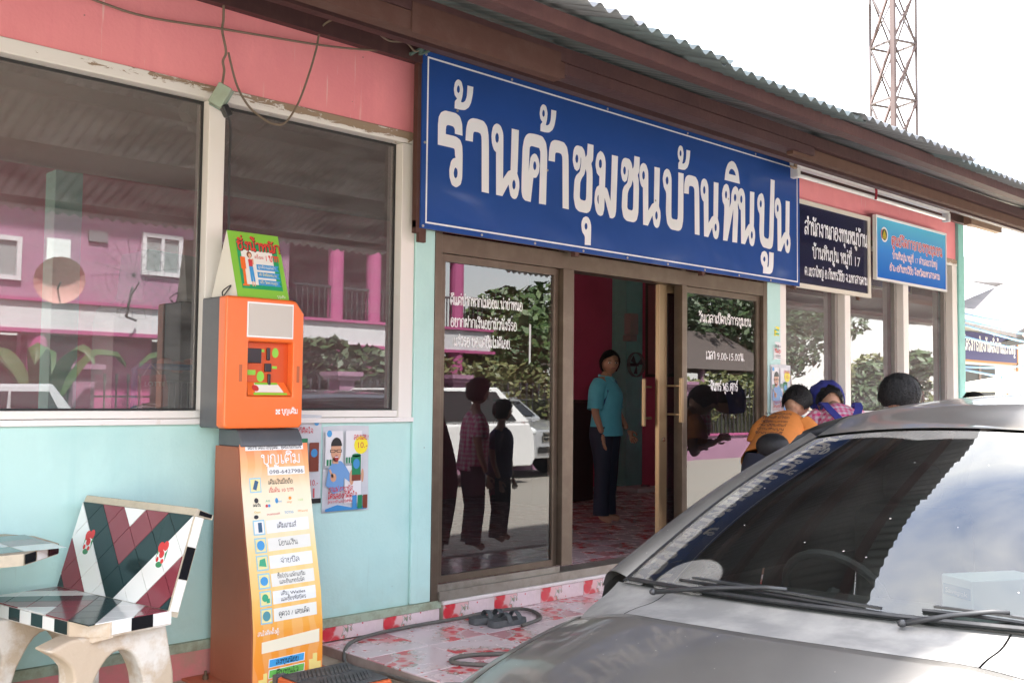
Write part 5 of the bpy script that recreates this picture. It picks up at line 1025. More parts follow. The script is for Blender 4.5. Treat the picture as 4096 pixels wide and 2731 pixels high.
# glass edge band
for sgn in(1,-1): grid('screen_moulding',lambda t_,k,sgn=sgn:(lambda p:(p[0],p[1],p[2]+.006))(screen(t_,sgn*(.955+.02*k))),lin(0,1,16),lin(0,1,2),cblk)
# roof
RZ=[(1.0,1.482),(1.3,1.545),(1.7,1.592),(2.1,1.622),(2.7,1.642),(3.1,1.628),(3.35,1.585)]
def roof(t_,s):
    y=s*(.535+.07*min(1,t_*8)); u0=hu(.526*s); u=u0+(3.35-u0)*t_; z0=hzz(.526*s)
    z=interp(RZ,u)-.036*s*s-.03*abs(s)**6; z=z0+(z-z0)*min(1,t_*6); return (u,y,z+.004)
grid('roof',roof,lin(0,1,30),lin(-1,1,25),paint)
# sides, tail, underside (mostly out of view)
def side(sgn):
    def g(t_,k): # k: 0 sill .. 1 belt
        u=.10+3.2*t_; return (u,sgn*(.80+.045*math.sin(k*PI)*1.0-.035*k),.28+.72*k+.06*t_*k)
    grid('door',lambda t_,k:g(t_*.34,k),lin(0,1,10),lin(0,1,10),paint); grid('door',lambda t_,k:g(.345+t_*.29,k),lin(0,1,10),lin(0,1,10),paint); grid('rear_wing',lambda t_,k:g(.64+t_*.36,k),lin(0,1,10),lin(0,1,10),paint)
    def w(t_,k):
        u=.32+1.35*t_ + (1.0*k*(1-t_)); zb=1.0+.06*t_; zt=interp(RZ,max(u,1.15))-.085; return (u,sgn*(.765+(.605-.765)*k),zb+(zt-zb)*k)
    dg=MATS.get('car_side_glass') or mat('car_side_glass',(.012,.013,.014),.04,spec=.6)
    grid('side_window',w,lin(0,1,8),lin(0,1,5),dg); grid('side_window',lambda t_,k:(1.72+1.3*t_,sgn*(.765-.16*k),1.06+(interp(RZ,1.72+1.3*t_)-.085-1.06)*k),lin(0,1,8),lin(0,1,5),dg)
    grid('inner_trim',lambda t_,k:(.34+2.95*t_+.75*k*(1-t_),sgn*(.74-.165*k),.93+(interp(RZ,max(1.15,.34+2.95*t_+.75*k*(1-t_)))-.06-.93)*k),lin(0,1,14),lin(0,1,5),cblk)  # dark panel added to block bright gaps around the side windows
    grid('roof_rail',lambda t_,k:(1.15+2.2*t_,sgn*(.612-.03*k),interp(RZ,1.15+2.2*t_)-.085+.04*k),lin(0,1,12),lin(0,1,3),paint)
    for u in(-.42,2.42):
        wh=B().tube([(u,sgn*.60,.31),(u,sgn*.80,.31)],.31,24).obj('wheel',cblk,car); B().tube([(u,sgn*.795,.31),(u,sgn*.806,.31)],.20,16).obj('rim',mat('alloy',(.5,.5,.52),.3,metal=.9),wh)
        wh.parent=car
side(1); side(-1)
B().box(.10,3.3,-.78,.78,.24,.30).obj('floor_pan',seam,car)
grid('front_bumper',lambda t_,s:(-1.04+.12*abs(s)**3+.03*math.sin(PI*t_)*-1,s*.80,.25+.43*t_),lin(0,1,6),lin(-1,1,17),paint)
grid('grille',lambda t_,s:(-1.075+.02*abs(s),s*.40,.52+.14*t_),lin(0,1,4),lin(-1,1,9),cblk)
for sgn in(1,-1): B().ell((-.93,sgn*.60,.66),.10,.14,.07).obj('headlight',mat('lamp_lens',(.75,.78,.8),.08,spec=.8),car,smooth=True)
grid('tailgate',lambda t_,s:(3.35+.08*math.sin(PI*t_)-.0,s*(.60+.2*min(1,2*t_)),1.55-1.2*t_),lin(0,1,8),lin(-1,1,9),paint)
# interior seen through the glass
tr_=mat('car_interior_grey',(.05,.048,.046),.8)
grid('dashboard',lambda t_,s:(.10+.55*t_,s*.66,.955+.015*math.sin(PI*t_)-.12*max(0,t_-.75)*4),lin(0,1,8),lin(-1,1,9),tr_)
B().box(.65,.75,-.68,.68,.45,.90).obj('dash_front',tr_,car)
sw=B().tube([(.86-.10*math.sin(a),-.0+.33+.18*math.cos(a),.90+.15*math.sin(a)) for a in [2*PI*i/24 for i in range(24)]],.016,8,closed=True); sw.tube([(.74,.33,.84),(.86,.33,.90)],.03,8); sw.obj('steering_wheel',mat('wheel_grey',(.10,.10,.10),.6),car)
for y in(.36,-.36): 
    st_=B(); st_.box(1.15,1.65,y-.24,y+.24,.45,.62); st_.box(1.58,1.75,y-.23,y+.23,.60,1.16); st_.box(1.62,1.74,y-.12,y+.12,1.17,1.34); st_.obj('seat',tr_,car,bevel=.05)
B().box(2.4,2.6,-.66,.66,.45,1.2).obj('rear_seat',tr_,car,bevel=.05)
# tissue box lying on the dashboard
tx=local('tissue_box','pale green tissue carton on the dashboard behind the windscreen','box',tuple(car.matrix_world@Vector((.34,-.36,.972))),R(4))
B().box(-.12,.12,-.06,.06,0,.115).obj('carton',mat('carton_green',(.62,.72,.70),.5),tx,bevel=.004)
tx.rotation_euler=(0,0,R(-28)); ff=lambda u,v,l:(-.1205-l,-u,v); flat('label_band',[rect(-.052,.055,.062,.092)],ff,mat('carton_blue',(.15,.30,.42),.5),tx); text('carton_lettering','Savepak',ff,kw,tx,.0,.069,.014,.8,width=.09,lift=.001)
# wipers
def wiper(y0,y1,px,lab):
    n=14; pts=[]
    for i in range(n):
        k=i/(n-1); y=y0+(y1-y0)*k; p=screen(.045-.03*k+.008*math.sin(PI*k),y/.70*1.0); pts.append(Vector((p[0]-.003,p[1],p[2]+.012)))
    b=B(); b.tube([p+Vector((0,0,-.008)) for p in pts],.005,6); bl=b.obj('wiper_blade',cblk,car)
    fr_=B()
    for i in range(1,n-2): fr_.bar(pts[i]+Vector((0,0,.004)),pts[i+1]+Vector((0,0,.004)),.014,.006)
    fr_.obj('blade_frame',cblk,bl)
    a=Vector((px[0],px[1],px[2])); mid=pts[n//2]; b=B(); b.tube([a,a.lerp(mid,.45)+Vector((.012,0,.012)),a.lerp(mid,.85)+Vector((.006,0,.016)),mid+Vector((0,0,.012))],[.008,.0065,.006,.005],8); b.ell(a,.012,.012,.010); b.obj('wiper_arm',mat('wiper_grey',(.03,.03,.032),.45),bl,smooth=True)
wiper(.47,-.24,(-.02,.50,.992),''); wiper(-.28,-.66,(-.02,-.25,.994),'')
B().tube([screen(.012,s/20*.95)[0:2]+(screen(.012,s/20*.95)[2]+.006,) for s in range(-20,21)],.007,6).obj('screen_seal',cblk,car)
# ------------------------------------------------------------------ people
def skin(name,J,E,m,parent,sub=2,root=0):
    """one continuous surface grown round a posed skeleton; J: (x,y,z,rx,ry)"""
    me=bpy.data.meshes.new(name); me.from_pydata([j[:3] for j in J],E,[]); me.update()
    o=bpy.data.objects.new(name,me); COL.objects.link(o)
    md=o.modifiers.new('k','SKIN'); md.use_smooth_shade=True
    for i,j in enumerate(J): me.skin_vertices[0].data[i].radius=(j[3],j[4] if len(j)>4 else j[3]); me.skin_vertices[0].data[i].use_root=(i==root)
    if sub: s_=o.modifiers.new('s','SUBSURF'); s_.levels=sub; s_.render_levels=sub
    bpy.context.view_layer.update()
    nm=bpy.data.meshes.new_from_object(o.evaluated_get(bpy.context.evaluated_depsgraph_get())); bpy.data.objects.remove(o); bpy.data.meshes.remove(me)
    nm.materials.clear(); nm.materials.append(m)
    for p in nm.polygons: p.use_smooth=True
    return link(name,nm,parent)
skinm=mat('brown_skin',(.36,.19,.12),.55,spec=.35); hairm=mat('black_hair',(.010,.009,.009),.55,bump=1.0,bscale=110,spec=.3); lipm=mat('lips',(.26,.09,.08),.5); eyew=mat('eye_white',(.6,.58,.55),.3); eyed=mat('eye_dark',(.015,.01,.01),.2)
def head(par,c,r,turn=0,nod=0,tilt=0,hair='short',face=True,skin_m=skinm):
    """c centre, r half height; looks along +y after 'turn' about z"""
    M=Matrix.Translation(Vector(c))@Matrix.Rotation(turn,4,'Z')@Matrix.Rotation(nod,4,'X')@Matrix.Rotation(tilt,4,'Y')
    b=B(); n=20;m_=16
    for i in range(m_+1):
        t_=PI*i/m_; zz=math.cos(t_)
        for j in range(n):
            a=2*PI*j/n; x=math.sin(t_)*math.cos(a); y=math.sin(t_)*math.sin(a)
            wx=.74-.16*max(0,-zz)**1.5; wy=.86
            X=x*wx; Y=y*wy+ .04; Z=zz
            if y>0:  # face: flatter, brow, nose, lips, chin
                Y=y*wy*.93+.04
                f_=math.exp(-(x/.16)**2)
                Y+=f_*(.17*math.exp(-((zz+.12)/.16)**2)+.06*math.exp(-((zz+.42)/.10)**2)+.08*math.exp(-((zz+.78)/.16)**2))*max(0,y)
                Y-=.06*math.exp(-((abs(x)-.38)/.16)**2)*math.exp(-((zz-.05)/.13)**2)
            b.v.append(tuple(M@Vector((X*r,Y*r,Z*r))))
    for i in range(m_):
        for j in range(n):
            j2=(j+1)%n; b.f.append((i*n+j,(i+1)*n+j,(i+1)*n+j2,i*n+j2))
    for s_ in(1,-1):
        k=len(b.v); b.ell((0,0,0),.07*r,.16*r,.24*r,8,5); 
        for q in range(k,len(b.v)): b.v[q]=tuple(M@(Vector(b.v[q])+Vector((s_*.74*r,-.02*r,-.05*r))))
    hd=b.obj('head',skin_m,par,smooth=True)
    if face:
        for s_ in(1,-1):
            e=B().ell((0,0,0),.14*r,.05*r,.065*r,8,5); e.v=[tuple(M@(Vector(v)+Vector((s_*.30*r,.76*r,.03*r)))) for v in e.v]; e.obj('eye',eyew,hd,smooth=True)
            e=B().ell((0,0,0),.07*r,.04*r,.06*r,8,5); e.v=[tuple(M@(Vector(v)+Vector((s_*.30*r,.79*r,.03*r)))) for v in e.v]; e.obj('iris',eyed,hd,smooth=True)
            e=B().ell((0,0,0),.20*r,.03*r,.03*r,8,4); e.v=[tuple(M@(Vector(v)+Vector((s_*.31*r,.80*r,.22*r)))) for v in e.v]; e.obj('eyebrow',hairm,hd,smooth=True)
        e=B().ell((0,0,0),.20*r,.05*r,.055*r,10,5); e.v=[tuple(M@(Vector(v)+Vector((0,.90*r,-.42*r)))) for v in e.v]; e.obj('mouth',lipm,hd,smooth=True)
    # hair cap with an uneven edge
    h=B(); n=28;m_=14
    for i in range(m_+1):
        for j in range(n):
            a=2*PI*j/n; front=max(0,math.sin(a)); lim=PI*(.74-.44*front**.35) if hair!='back' else PI*(.74-.44*front**.5)
            lim+=.05*math.sin(j*5.3); t_=lim*i/m_
            rr=1.07+.035*mnoise.noise(Vector((j*.7,i*.6,c[0]*3))); x=math.sin(t_)*math.cos(a)*.80; y=math.sin(t_)*math.sin(a)*.93+.03; z=math.cos(t_)*1.02
            h.v.append(tuple(M@Vector((x*rr*r,y*rr*r,z*rr*r))))
    for i in range(m_):
        for j in range(n):
            j2=(j+1)%n; h.f.append((i*n+j,(i+1)*n+j,(i+1)*n+j2,i*n+j2))
    rd=random.Random(int(abs(c[0]*97+c[2]*31)*10)+len(par.name))
    for _ in range(420):   # loose locks so the outline is not a ball
        i=rd.randrange(1,m_-2); j=rd.randrange(n); p0=Vector(h.v[i*n+j]); p1=Vector(h.v[min(m_,i+3)*n+j]); ctr=M@Vector((0,0,0)); o_=(p0-ctr).normalized(); sd=(p1-p0).cross(o_).normalized()*r*.05
        tip=p1+o_*r*rd.uniform(.01,.12)+sd*rd.uniform(-3,3)+(p1-p0)*rd.uniform(-.2,.5); k_=len(h.v); h.v+=[tuple(p0+o_*r*.01-sd),tuple(p0+o_*r*.01+sd),tuple(tip)]; h.f.append((k_,k_+1,k_+2))
    ho=h.obj('hair',hairm,hd)
    if hair=='back':
        k=B().ell((0,0,0),.34*r,.34*r,.40*r,12,8); k.v=[tuple(M@(Vector(v)+Vector((0,-.95*r,-.25*r)))) for v in k.v]; k.obj('hair_bun',hairm,hd,smooth=True)
    return hd,M
def hand(par,wrist,direction,palm_n,size,m=skinm,curl=.5):
    d=Vector(direction).normalized(); nrm=Vector(palm_n).normalized(); sd=d.cross(nrm).normalized(); w_=Vector(wrist); k=size
    J=[(*w_,.020*k,.014*k),(*(w_+d*.045*k),.033*k,.016*k),(*(w_+d*.085*k),.034*k,.014*k)]; E=[(0,1),(1,2)]
    for i,(o_,L) in enumerate(((-.027,.060),(-.009,.072),(.010,.068),(.027,.052))):
        b0=len(J); a=w_+d*.092*k+sd*o_*k
        J+= [(*a,.0095*k),(*(a+d*L*.5*k+nrm*L*.18*curl*k),.009*k),(*(a+d*L*.85*k+nrm*L*.55*curl*k),.0075*k)]; E+=[(2,b0),(b0,b0+1),(b0+1,b0+2)]
    b0=len(J); a=w_+d*.035*k-sd*.032*k; J+=[(*a,.012*k),(*(a+d*.03*k-sd*.018*k+nrm*.01*k),.010*k),(*(a+d*.058*k-sd*.016*k+nrm*.018*k),.008*k)]; E+=[(1,b0),(b0,b0+1),(b0+1,b0+2)]
    return skin('hand',J,E,m,par,1)
# ---- the woman in the doorway
WZ=.004
wo=local('person','person in turquoise polo shirt and dark trousers standing inside the open doorway','person',(7.40,1.82,WZ),R(-162))
S=1.0
# local: x = her right, y = forward
body=[(0,0,.90,.13,.10),(0,.005,1.06,.115,.09),(0,.01,1.20,.135,.10),(0,0,1.315,.085,.075),(0,.005,1.375,.045,.048),(0,.02,1.43,.05,.055),
      (.13,-.01,1.29,.058),(.195,-.015,1.16,.045),(.215,-.01,1.03,.038),(.205,.06,.84,.026),
      (-.13,-.01,1.29,.058),(-.20,.0,1.16,.045),(-.225,.04,1.03,.038),(-.215,.14,.87,.026),
      (.085,0,.82,.085),(.085,.01,.47,.056),(.085,-.01,.12,.040),(.085,.0,.05,.035),(.09,.12,.025,.035,.022),
      (-.085,0,.82,.085),(-.085,.01,.47,.056),(-.085,-.01,.12,.040),(-.085,.0,.05,.035),(-.095,.12,.025,.035,.022)]
bE=[(0,1),(1,2),(2,3),(3,4),(4,5),(3,6),(6,7),(7,8),(8,9),(3,10),(10,11),(11,12),(12,13),(0,14),(14,15),(15,16),(16,17),(17,18),(0,19),(19,20),(20,21),(21,22),(22,23)]
skin('body',body,bE,skinm,wo)
hand(wo,(.205,.065,.835),(-.02,.12,-1),(-.6,.8,0),1.0); hand(wo,(-.215,.148,.865),(.05,.55,-.85),(.8,.3,.2),1.0)
head(wo,(0,.045,1.505),.112,turn=R(-46),nod=R(-4),hair='back')
polo=mat('turquoise_polo',(.10,.42,.52),.75,var=.4,vscale=14,vcol=(.07,.32,.42),bump=.35,bscale=14); navyt=mat('navy_trousers',(.012,.014,.03),.8); polod=mat('polo_navy_inset',(.02,.06,.16),.8); coll=mat('polo_collar',(.12,.45,.55),.75)
def shirt(name,rings,m,par,n=20,slx=None):
    b=B(); R_=[]
    for cx,cy_,z,rx,ry in rings: R_.append([(cx+rx*math.cos(2*PI*j/n),cy_+ry*math.sin(2*PI*j/n)*(1 if math.sin(2*PI*j/n)<0 else 1.0),z) for j in range(n)])
    b.loft(R_,caps=False); o=b.obj(name,m,par,smooth=True,sub=1); return o
sh=shirt('shirt',[(0,.01,.815,.192,.155),(0,.012,.84,.195,.158),(0,.012,.95,.178,.142),(0,.015,1.06,.166,.132),(0,.03,1.17,.182,.150),(0,.02,1.25,.185,.132),(0,.0,1.31,.150,.098),(0,0,1.345,.105,.078),(0,.002,1.372,.062,.062)],polo,wo)
for s_ in(1,-1):
    f_=0 if s_>0 else .03
    b=B(); ax=[((s_*.115),-.005,1.305),(s_*.165,-.01,1.25),(s_*.19,-.012+f_*.3,1.17),(s_*.212,-.012+f_,1.06)]
    b.tube(crom(ax,4),[.078]*3+[.080]*3+[.078]*3+[.075]*3+[.076],14,caps=False); b.obj('sleeve',polo,sh,smooth=True)
b=B().tube(crom([(.058,-.02,1.372),(.03,.055,1.362),(0,.085,1.335),(-.03,.055,1.362),(-.058,-.02,1.372),(0,-.058,1.385)],4,True),.014,8,closed=True); b.obj('collar',coll,sh,smooth=True)
b=B(); b.add([(.150,.045,1.27),(.172,.03,1.05),(.176,.07,1.12),(.150,.10,1.24)],[(0,1,2,3)]); b.obj('side_inset',polod,sh)
for s_ in(1,-1):
    b=B(); b.loft([[(s_*(.088)+rx*math.cos(2*PI*j/14),cy_+ry*math.sin(2*PI*j/14),z) for j in range(14)] for z,rx,ry,cy_ in((.90,.105,.115,0),(.80,.108,.118,0),(.62,.088,.092,.01),(.46,.074,.078,.015),(.25,.068,.072,.0),(.07,.070,.078,.0))],caps=False); b.obj('trouser_leg',navyt,wo,smooth=True)
b=B(); b.ell((0,.0,.88),.178,.135,.10,18,8); b.obj('trouser_seat',navyt,wo,smooth=True)
# ---- children by the window (seen from behind over the car)
def checks(name,c1,c2,sc_):
    m=bpy.data.materials.new(name); m.use_nodes=True; t=m.node_tree; p=t.nodes['Principled BSDF']; p.inputs['Roughness'].default_value=.8
    co=nd(t,'ShaderNodeTexCoord'); s_=nd(t,'ShaderNodeSeparateXYZ',{0:co.outputs['Object']})
    def st(k): 
        a=nd(t,'ShaderNodeMath',{0:s_.outputs[k],1:sc_},operation='MULTIPLY'); f_=nd(t,'ShaderNodeMath',{0:a.outputs[0]},operation='FRACT'); return nd(t,'ShaderNodeMath',{0:f_.outputs[0],1:.5},operation='GREATER_THAN').outputs[0]
    a=nd(t,'ShaderNodeMath',{0:st(0),1:st(1)},operation='ADD'); a=nd(t,'ShaderNodeMath',{0:a.outputs[0],1:st(2)},operation='ADD'); a=nd(t,'ShaderNodeMath',{0:a.outputs[0],1:.38},operation='MULTIPLY')
    mx=nd(t,'ShaderNodeMix',{'Factor':a.outputs[0],6:(*c1,1),7:(*c2,1)},data_type='RGBA',clamp_factor=True); t.links.new(mx.outputs[2],p.inputs['Base Color']); return m
ging=checks('pink_gingham',(.78,.68,.72),(.72,.05,.22),26); orng=mat('orange_shirt',(.70,.24,.05),.8,var=.3,vscale=12,bump=.3,bscale=12); dkb=mat('dark_blue_cloth',(.02,.025,.10),.8); scarf=mat('blue_scarf',(.03,.035,.22),.8,bump=.4,bscale=25); skirt=mat('dark_skirt',(.02,.022,.04),.85)
kskin=mat('child_skin',(.45,.25,.16),.55)
def child(lab,x,y,rz_,h,bend,sm,wear,headdown=0,turn=0,hair='short',arms='forward',wide=1.0):
    """bend: forward lean of the trunk in radians"""
    k=h/1.35; P_=local('person',lab,'person',(x,y,FZ+.002),rz_,None)
    pel=Vector((0,0,.70*k)); up=Vector((0,math.sin(bend),math.cos(bend))); fw=Vector((0,math.cos(bend),-math.sin(bend)))
    at=lambda f_,u_,s_=0: pel+up*u_*k+fw*f_*k+Vector((s_*k,0,0))
    def J(v,a,b_=None): return (*v,a*k,(b_ or a)*k)
    nk=at(0,.44); hdv=Vector((0,math.sin(bend+headdown),math.cos(bend+headdown))); hc=nk+hdv*.135*k
    body=[J(pel,.10,.085),J(at(0,.15),.09,.075),J(at(.01,.29),.105,.08),J(at(0,.38),.065,.06),J(nk,.038),J(nk+hdv*.05*k,.04),
      J(at(0,.35,.11),.045),J(at(.09,.20,.165),.034),J(at(.17,.22,.12),.028),J(at(.22,.31,.05),.022),
      J(at(0,.35,-.11),.045),J(at(.09,.20,-.165),.034),J(at(.17,.22,-.12),.028),J(at(.22,.31,-.05),.022),
      J(Vector((.07*k,0,.62*k)),.07),J(Vector((.075*k,.02*k,.36*k)),.045),J(Vector((.075*k,-.01*k,.08*k)),.032),J(Vector((.075*k,.09*k,.025*k)),.03,.02),
      J(Vector((-.07*k,0,.62*k)),.07),J(Vector((-.075*k,.02*k,.36*k)),.045),J(Vector((-.075*k,-.01*k,.08*k)),.032),J(Vector((-.075*k,.09*k,.025*k)),.03,.02)]
    if arms=='down':
        for s_,i0 in((1,7),(-1,11)):
            sh_=Vector((s_*.13*k,0,pel.z+.33*k))
            for q_,(dx,dy,dz,rr) in enumerate(((.05,-.01,-.13,.034),(.06,.02,-.27,.028),(.05,.07,-.40,.022))): body[i0+q_]=J(sh_+Vector((s_*dx*k,dy*k,dz*k)),rr)
    E=[(0,1),(1,2),(2,3),(3,4),(4,5),(3,6),(6,7),(7,8),(8,9),(3,10),(10,11),(11,12),(12,13),(0,14),(14,15),(15,16),(16,17),(0,18),(18,19),(19,20),(20,21)]
    skin('body',body,E,kskin,P_)
    for s_ in(1,-1):
        if arms=='down': hand(P_,Vector((s_*.18*k,.075*k,pel.z-.085*k)),(0,.25,-1),(-s_,.2,0),.8*k,kskin,.5)
        else: hand(P_,at(.22,.31,s_*.05),up+fw*.3,(-s_,0,-.3),.75*k,kskin,.9)
    head(P_,tuple(hc+hdv*.0),.105*k*1.02,turn=turn,nod=-(bend+headdown),hair=hair,skin_m=kskin)
    # shirt: rings perpendicular to the trunk
    n=18; rings=[]
    for f_,u_,rx,ry in((0,-.06,.155,.130),(0,.04,.150,.122),(.005,.16,.145,.118),(.01,.27,.152,.118),(.0,.345,.140,.098),(0,.385,.100,.078),(0,.415,.055,.055)):
        c=at(f_,u_); rings.append([tuple(c+Vector((rx*k*math.cos(2*PI*j/n),0,0))+fw*ry*k*math.sin(2*PI*j/n)) for j in range(n)])
    b=B(); b.loft(rings,caps=False); shr=b.obj('shirt',sm,P_,smooth=True,sub=1)
    for s_ in(1,-1):
        b=B(); b.tube(crom([tuple(at(0,.345,s_*.10)),tuple(at(.03,.31,s_*.15)),tuple(at(.085,.245,s_*.175))] if arms!='down' else [tuple(at(0,.345,s_*.10)),tuple(at(0,.29,s_*.16)),tuple(at(-.005,.20,s_*.185))],4),[.066*k]*4+[.07*k]*5,12,caps=False); b.obj('sleeve',sm,shr,smooth=True)
    b=B(); rg=[]
    for z,rx,ry in((.74,.135,.12),(.66,.16,.14),(.5,.175,.15),(.36,.185,.16)): rg.append([(rx*k*math.cos(2*PI*j/n),ry*k*math.sin(2*PI*j/n),z*k) for j in range(n)])
    if wear=='trousers':
        b.ell((0,0,.68*k),.145*k,.125*k,.10*k,16,8); b.obj('trouser_seat',skirt,P_,smooth=True)
        for s_ in(1,-1):
            b=B(); b.loft([[(s_*.075*k+rx*k*math.cos(2*PI*j/12),cy_*k+rx*k*math.sin(2*PI*j/12),z*k) for j in range(12)] for z,rx,cy_ in((.68,.085,0),(.5,.080,.01),(.34,.066,.02),(.06,.062,-.01))],caps=False); b.obj('trouser_leg',skirt,P_,smooth=True)
    else: b.loft(rg,caps=False); b.obj('skirt' if wear=='skirt' else 'shorts',skirt,P_,smooth=True)
    P_.scale=(wide,1,1)
    return P_,at,k,hc,hdv,up,fw,shr
# standing child, black hair
child('person with short black hair and pink checked shirt standing upright behind the car roof',5.80,-1.86,R(-60),1.42,.05,ging,'trousers',.1,turn=R(-15),arms='down',wide=1.25)
P_,at,k,hc,hdv,up,fw,shr=child('person in pink checked shirt with blue straps and blue head scarf bending over',7.08,-.86,R(-46),1.70,.86,ging,'skirt',.42)
b=B()
for s_ in(1,-1):
    pts=[at(-.125,-.02,s_*-.06),at(-.128,.15,s_*.03),at(-.128,.28,s_*.09),at(-.09,.37,s_*.10),at(.03,.385,s_*.09)]
    b=B(); 
    cp=crom([tuple(p) for p in pts],4); 
    for i in range(len(cp)-1): b.bar(cp[i],cp[i+1],.045*k,.008*k,up=tuple(fw))
    b.obj('strap',scarf,shr)
b=B(); 
for i in range(15):
    a=2*PI*i/15
q=B(); R_=[]
rotq=Vector((0,0,1)).rotation_difference(hdv)
for zf,rf_ in((-.02,.098),(.03,.112),(.07,.118),(.10,.100),(.125,.03)):
    R_.append([tuple(hc+rotq@Vector(((rf_+.006*math.sin(j*2.3))*k*math.cos(2*PI*j/20),(rf_+.006*math.cos(j*3.1))*k*math.sin(2*PI*j/20),zf*k))) for j in range(20)])
q.loft(R_); q.obj('head_scarf',scarf,P_,smooth=True)
P_,at,k,hc,hdv,up,fw,shr=child('person in orange printed shirt with black bag bending by the window',6.52,-.52,R(-80),1.66,.94,orng,'shorts',-.02)
# printed lines on the back of the orange shirt
pf=lambda u,v,l:tuple(at(-.124-l-.004*(1-(u/.12)**2)*0,v,u))
for i in range(6): text('shirt_print',('วิสัยทัศน์ชุมชน','เรียนดี มีวินัย','ใฝ่รู้คู่คุณธรรม','กีฬาสีสัมพันธ์','บ้านหินปูน','รักสามัคคี')[i],lambda u,v,l:tuple(at(-.1255-l,v,u)),skirt,shr,0,.27-.038*i,.017,.7,width=.17,lift=.002)
b=B(); c=at(-.12,-.02,.06); b.ell(tuple(c),.10*k,.075*k,.075*k,14,9); bg_=b.obj('waist_bag',mat('black_nylon',(.012,.012,.014),.6,bump=.4,bscale=30),P_,smooth=True)
child('person in dark clothes standing behind the car, seen only in the door glass',6.30,-2.06,R(-30),1.24,.04,dkb,'trousers',.05,turn=R(-50),arms='down',wide=1.25)
# head beyond the car roof
child('person with black hair mostly hidden behind the car roof at far right',9.25,-1.0,R(40),1.36,.1,ging,'skirt',.3)
# ------------------------------------------------------------------ inside the shop
wsx=thing('floor_scale','low white platform scale on the shop floor by the back wall','scale',(10.2,3.7,0))
B().box(9.95,10.45,3.5,3.85,.002,.06).obj('platform',mat('scale_white',(.62,.6,.58),.4),wsx,bevel=.01); B().tube([(10.25,3.62,.06),(10.25,3.62,.085)],.06,12).obj('knob',chrome,wsx)
for lab,x0,x1,z0,z1,n_ in(('dark framed picture high on the maroon back wall',10.1-1.15,10.1-.55,1.95,2.85,'framed_picture'),):
    fp=thing(n_,lab,'picture',(x0,4.44,z0)); q=B(); q.box(x0,x1,4.42,4.448,z0,z0+.05); q.box(x0,x1,4.42,4.448,z1-.05,z1); q.box(x0,x0+.05,4.42,4.448,z0+.05,z1-.05); q.box(x1-.05,x1,4.42,4.448,z0+.05,z1-.05); q.obj('frame',mat('picture_frame',(.10,.06,.05),.5),fp); box('print',mat('picture_print',(.10,.09,.10),.3,var=.8,vscale=4,vcol=(.3,.24,.2)),fp,x0+.05,x1-.05,4.435,4.446,z0+.05,z1-.05)
# board on the side
fp=thing('notice_board','pale notice board on the maroon wall near the interior column','board',(10.885,3.6,1.5)); box('panel',mat('board_panel',(.32,.12,.13),.5),fp,10.885,10.898,3.0,4.1,1.5,2.7); q=B(); q.box(10.875,10.899,2.96,3.0,1.46,2.74); q.box(10.875,10.899,4.1,4.14,1.46,2.74); q.box(10.8755,10.8985,2.98,4.12,1.46,1.50); q.box(10.8755,10.8985,2.98,4.12,2.70,2.74); q.obj('frame',mat('picture_frame',(.10,.06,.05),.5),fp)
cb_=thing('dark_cabinet','dark cabinet standing behind the person in the doorway','cabinet',(8.3,3.6,0)); B().box(7.9,8.9,3.3,3.9,.003,1.12).obj('carcass',mat('dark_wood',(.03,.018,.016),.5),cb_,bevel=.01); B().box(7.88,8.92,3.28,3.92,1.121,1.15).obj('top',mat('dark_wood_top',(.05,.03,.025),.4),cb_)
fn=thing('wall_fan','grey wall fan on the teal interior column','fan',(10.6,4.1,1.6)); q=B()
for a in range(3): q.tube([(10.6+.16*math.cos(t_),4.05+.02*a,1.62+.16*math.sin(t_)) for t_ in [2*PI*i/20 for i in range(20)]],.006,5,closed=True)
q.obj('cage',mat('fan_cage',(.2,.2,.2),.5),fn); q=B()
for a in range(3): q.add([(10.6,4.06,1.62),(10.6+.14*math.cos(a*2.1),4.055,1.62+.14*math.sin(a*2.1)),(10.6+.13*math.cos(a*2.1+.7),4.065,1.62+.13*math.sin(a*2.1+.7))],[(0,1,2)])
q.obj('blade',mat('fan_blade',(.10,.10,.11),.5),fn); B().box(10.57,10.63,4.05,4.2,1.60,1.64).obj('bracket',kgrey,fn)
sb=thing('switch_box','grey electrical box on the teal interior column','box',(10.55,4.19,2.05)); B().box(10.50,10.66,4.08,4.198,2.02,2.30).obj('box',mat('switch_grey',(.42,.40,.38),.5),sb,bevel=.01); B().box(10.47,10.60,4.06,4.19,1.93,2.01).obj('outlet',mat('switch_grey2',(.36,.34,.33),.5),sb)
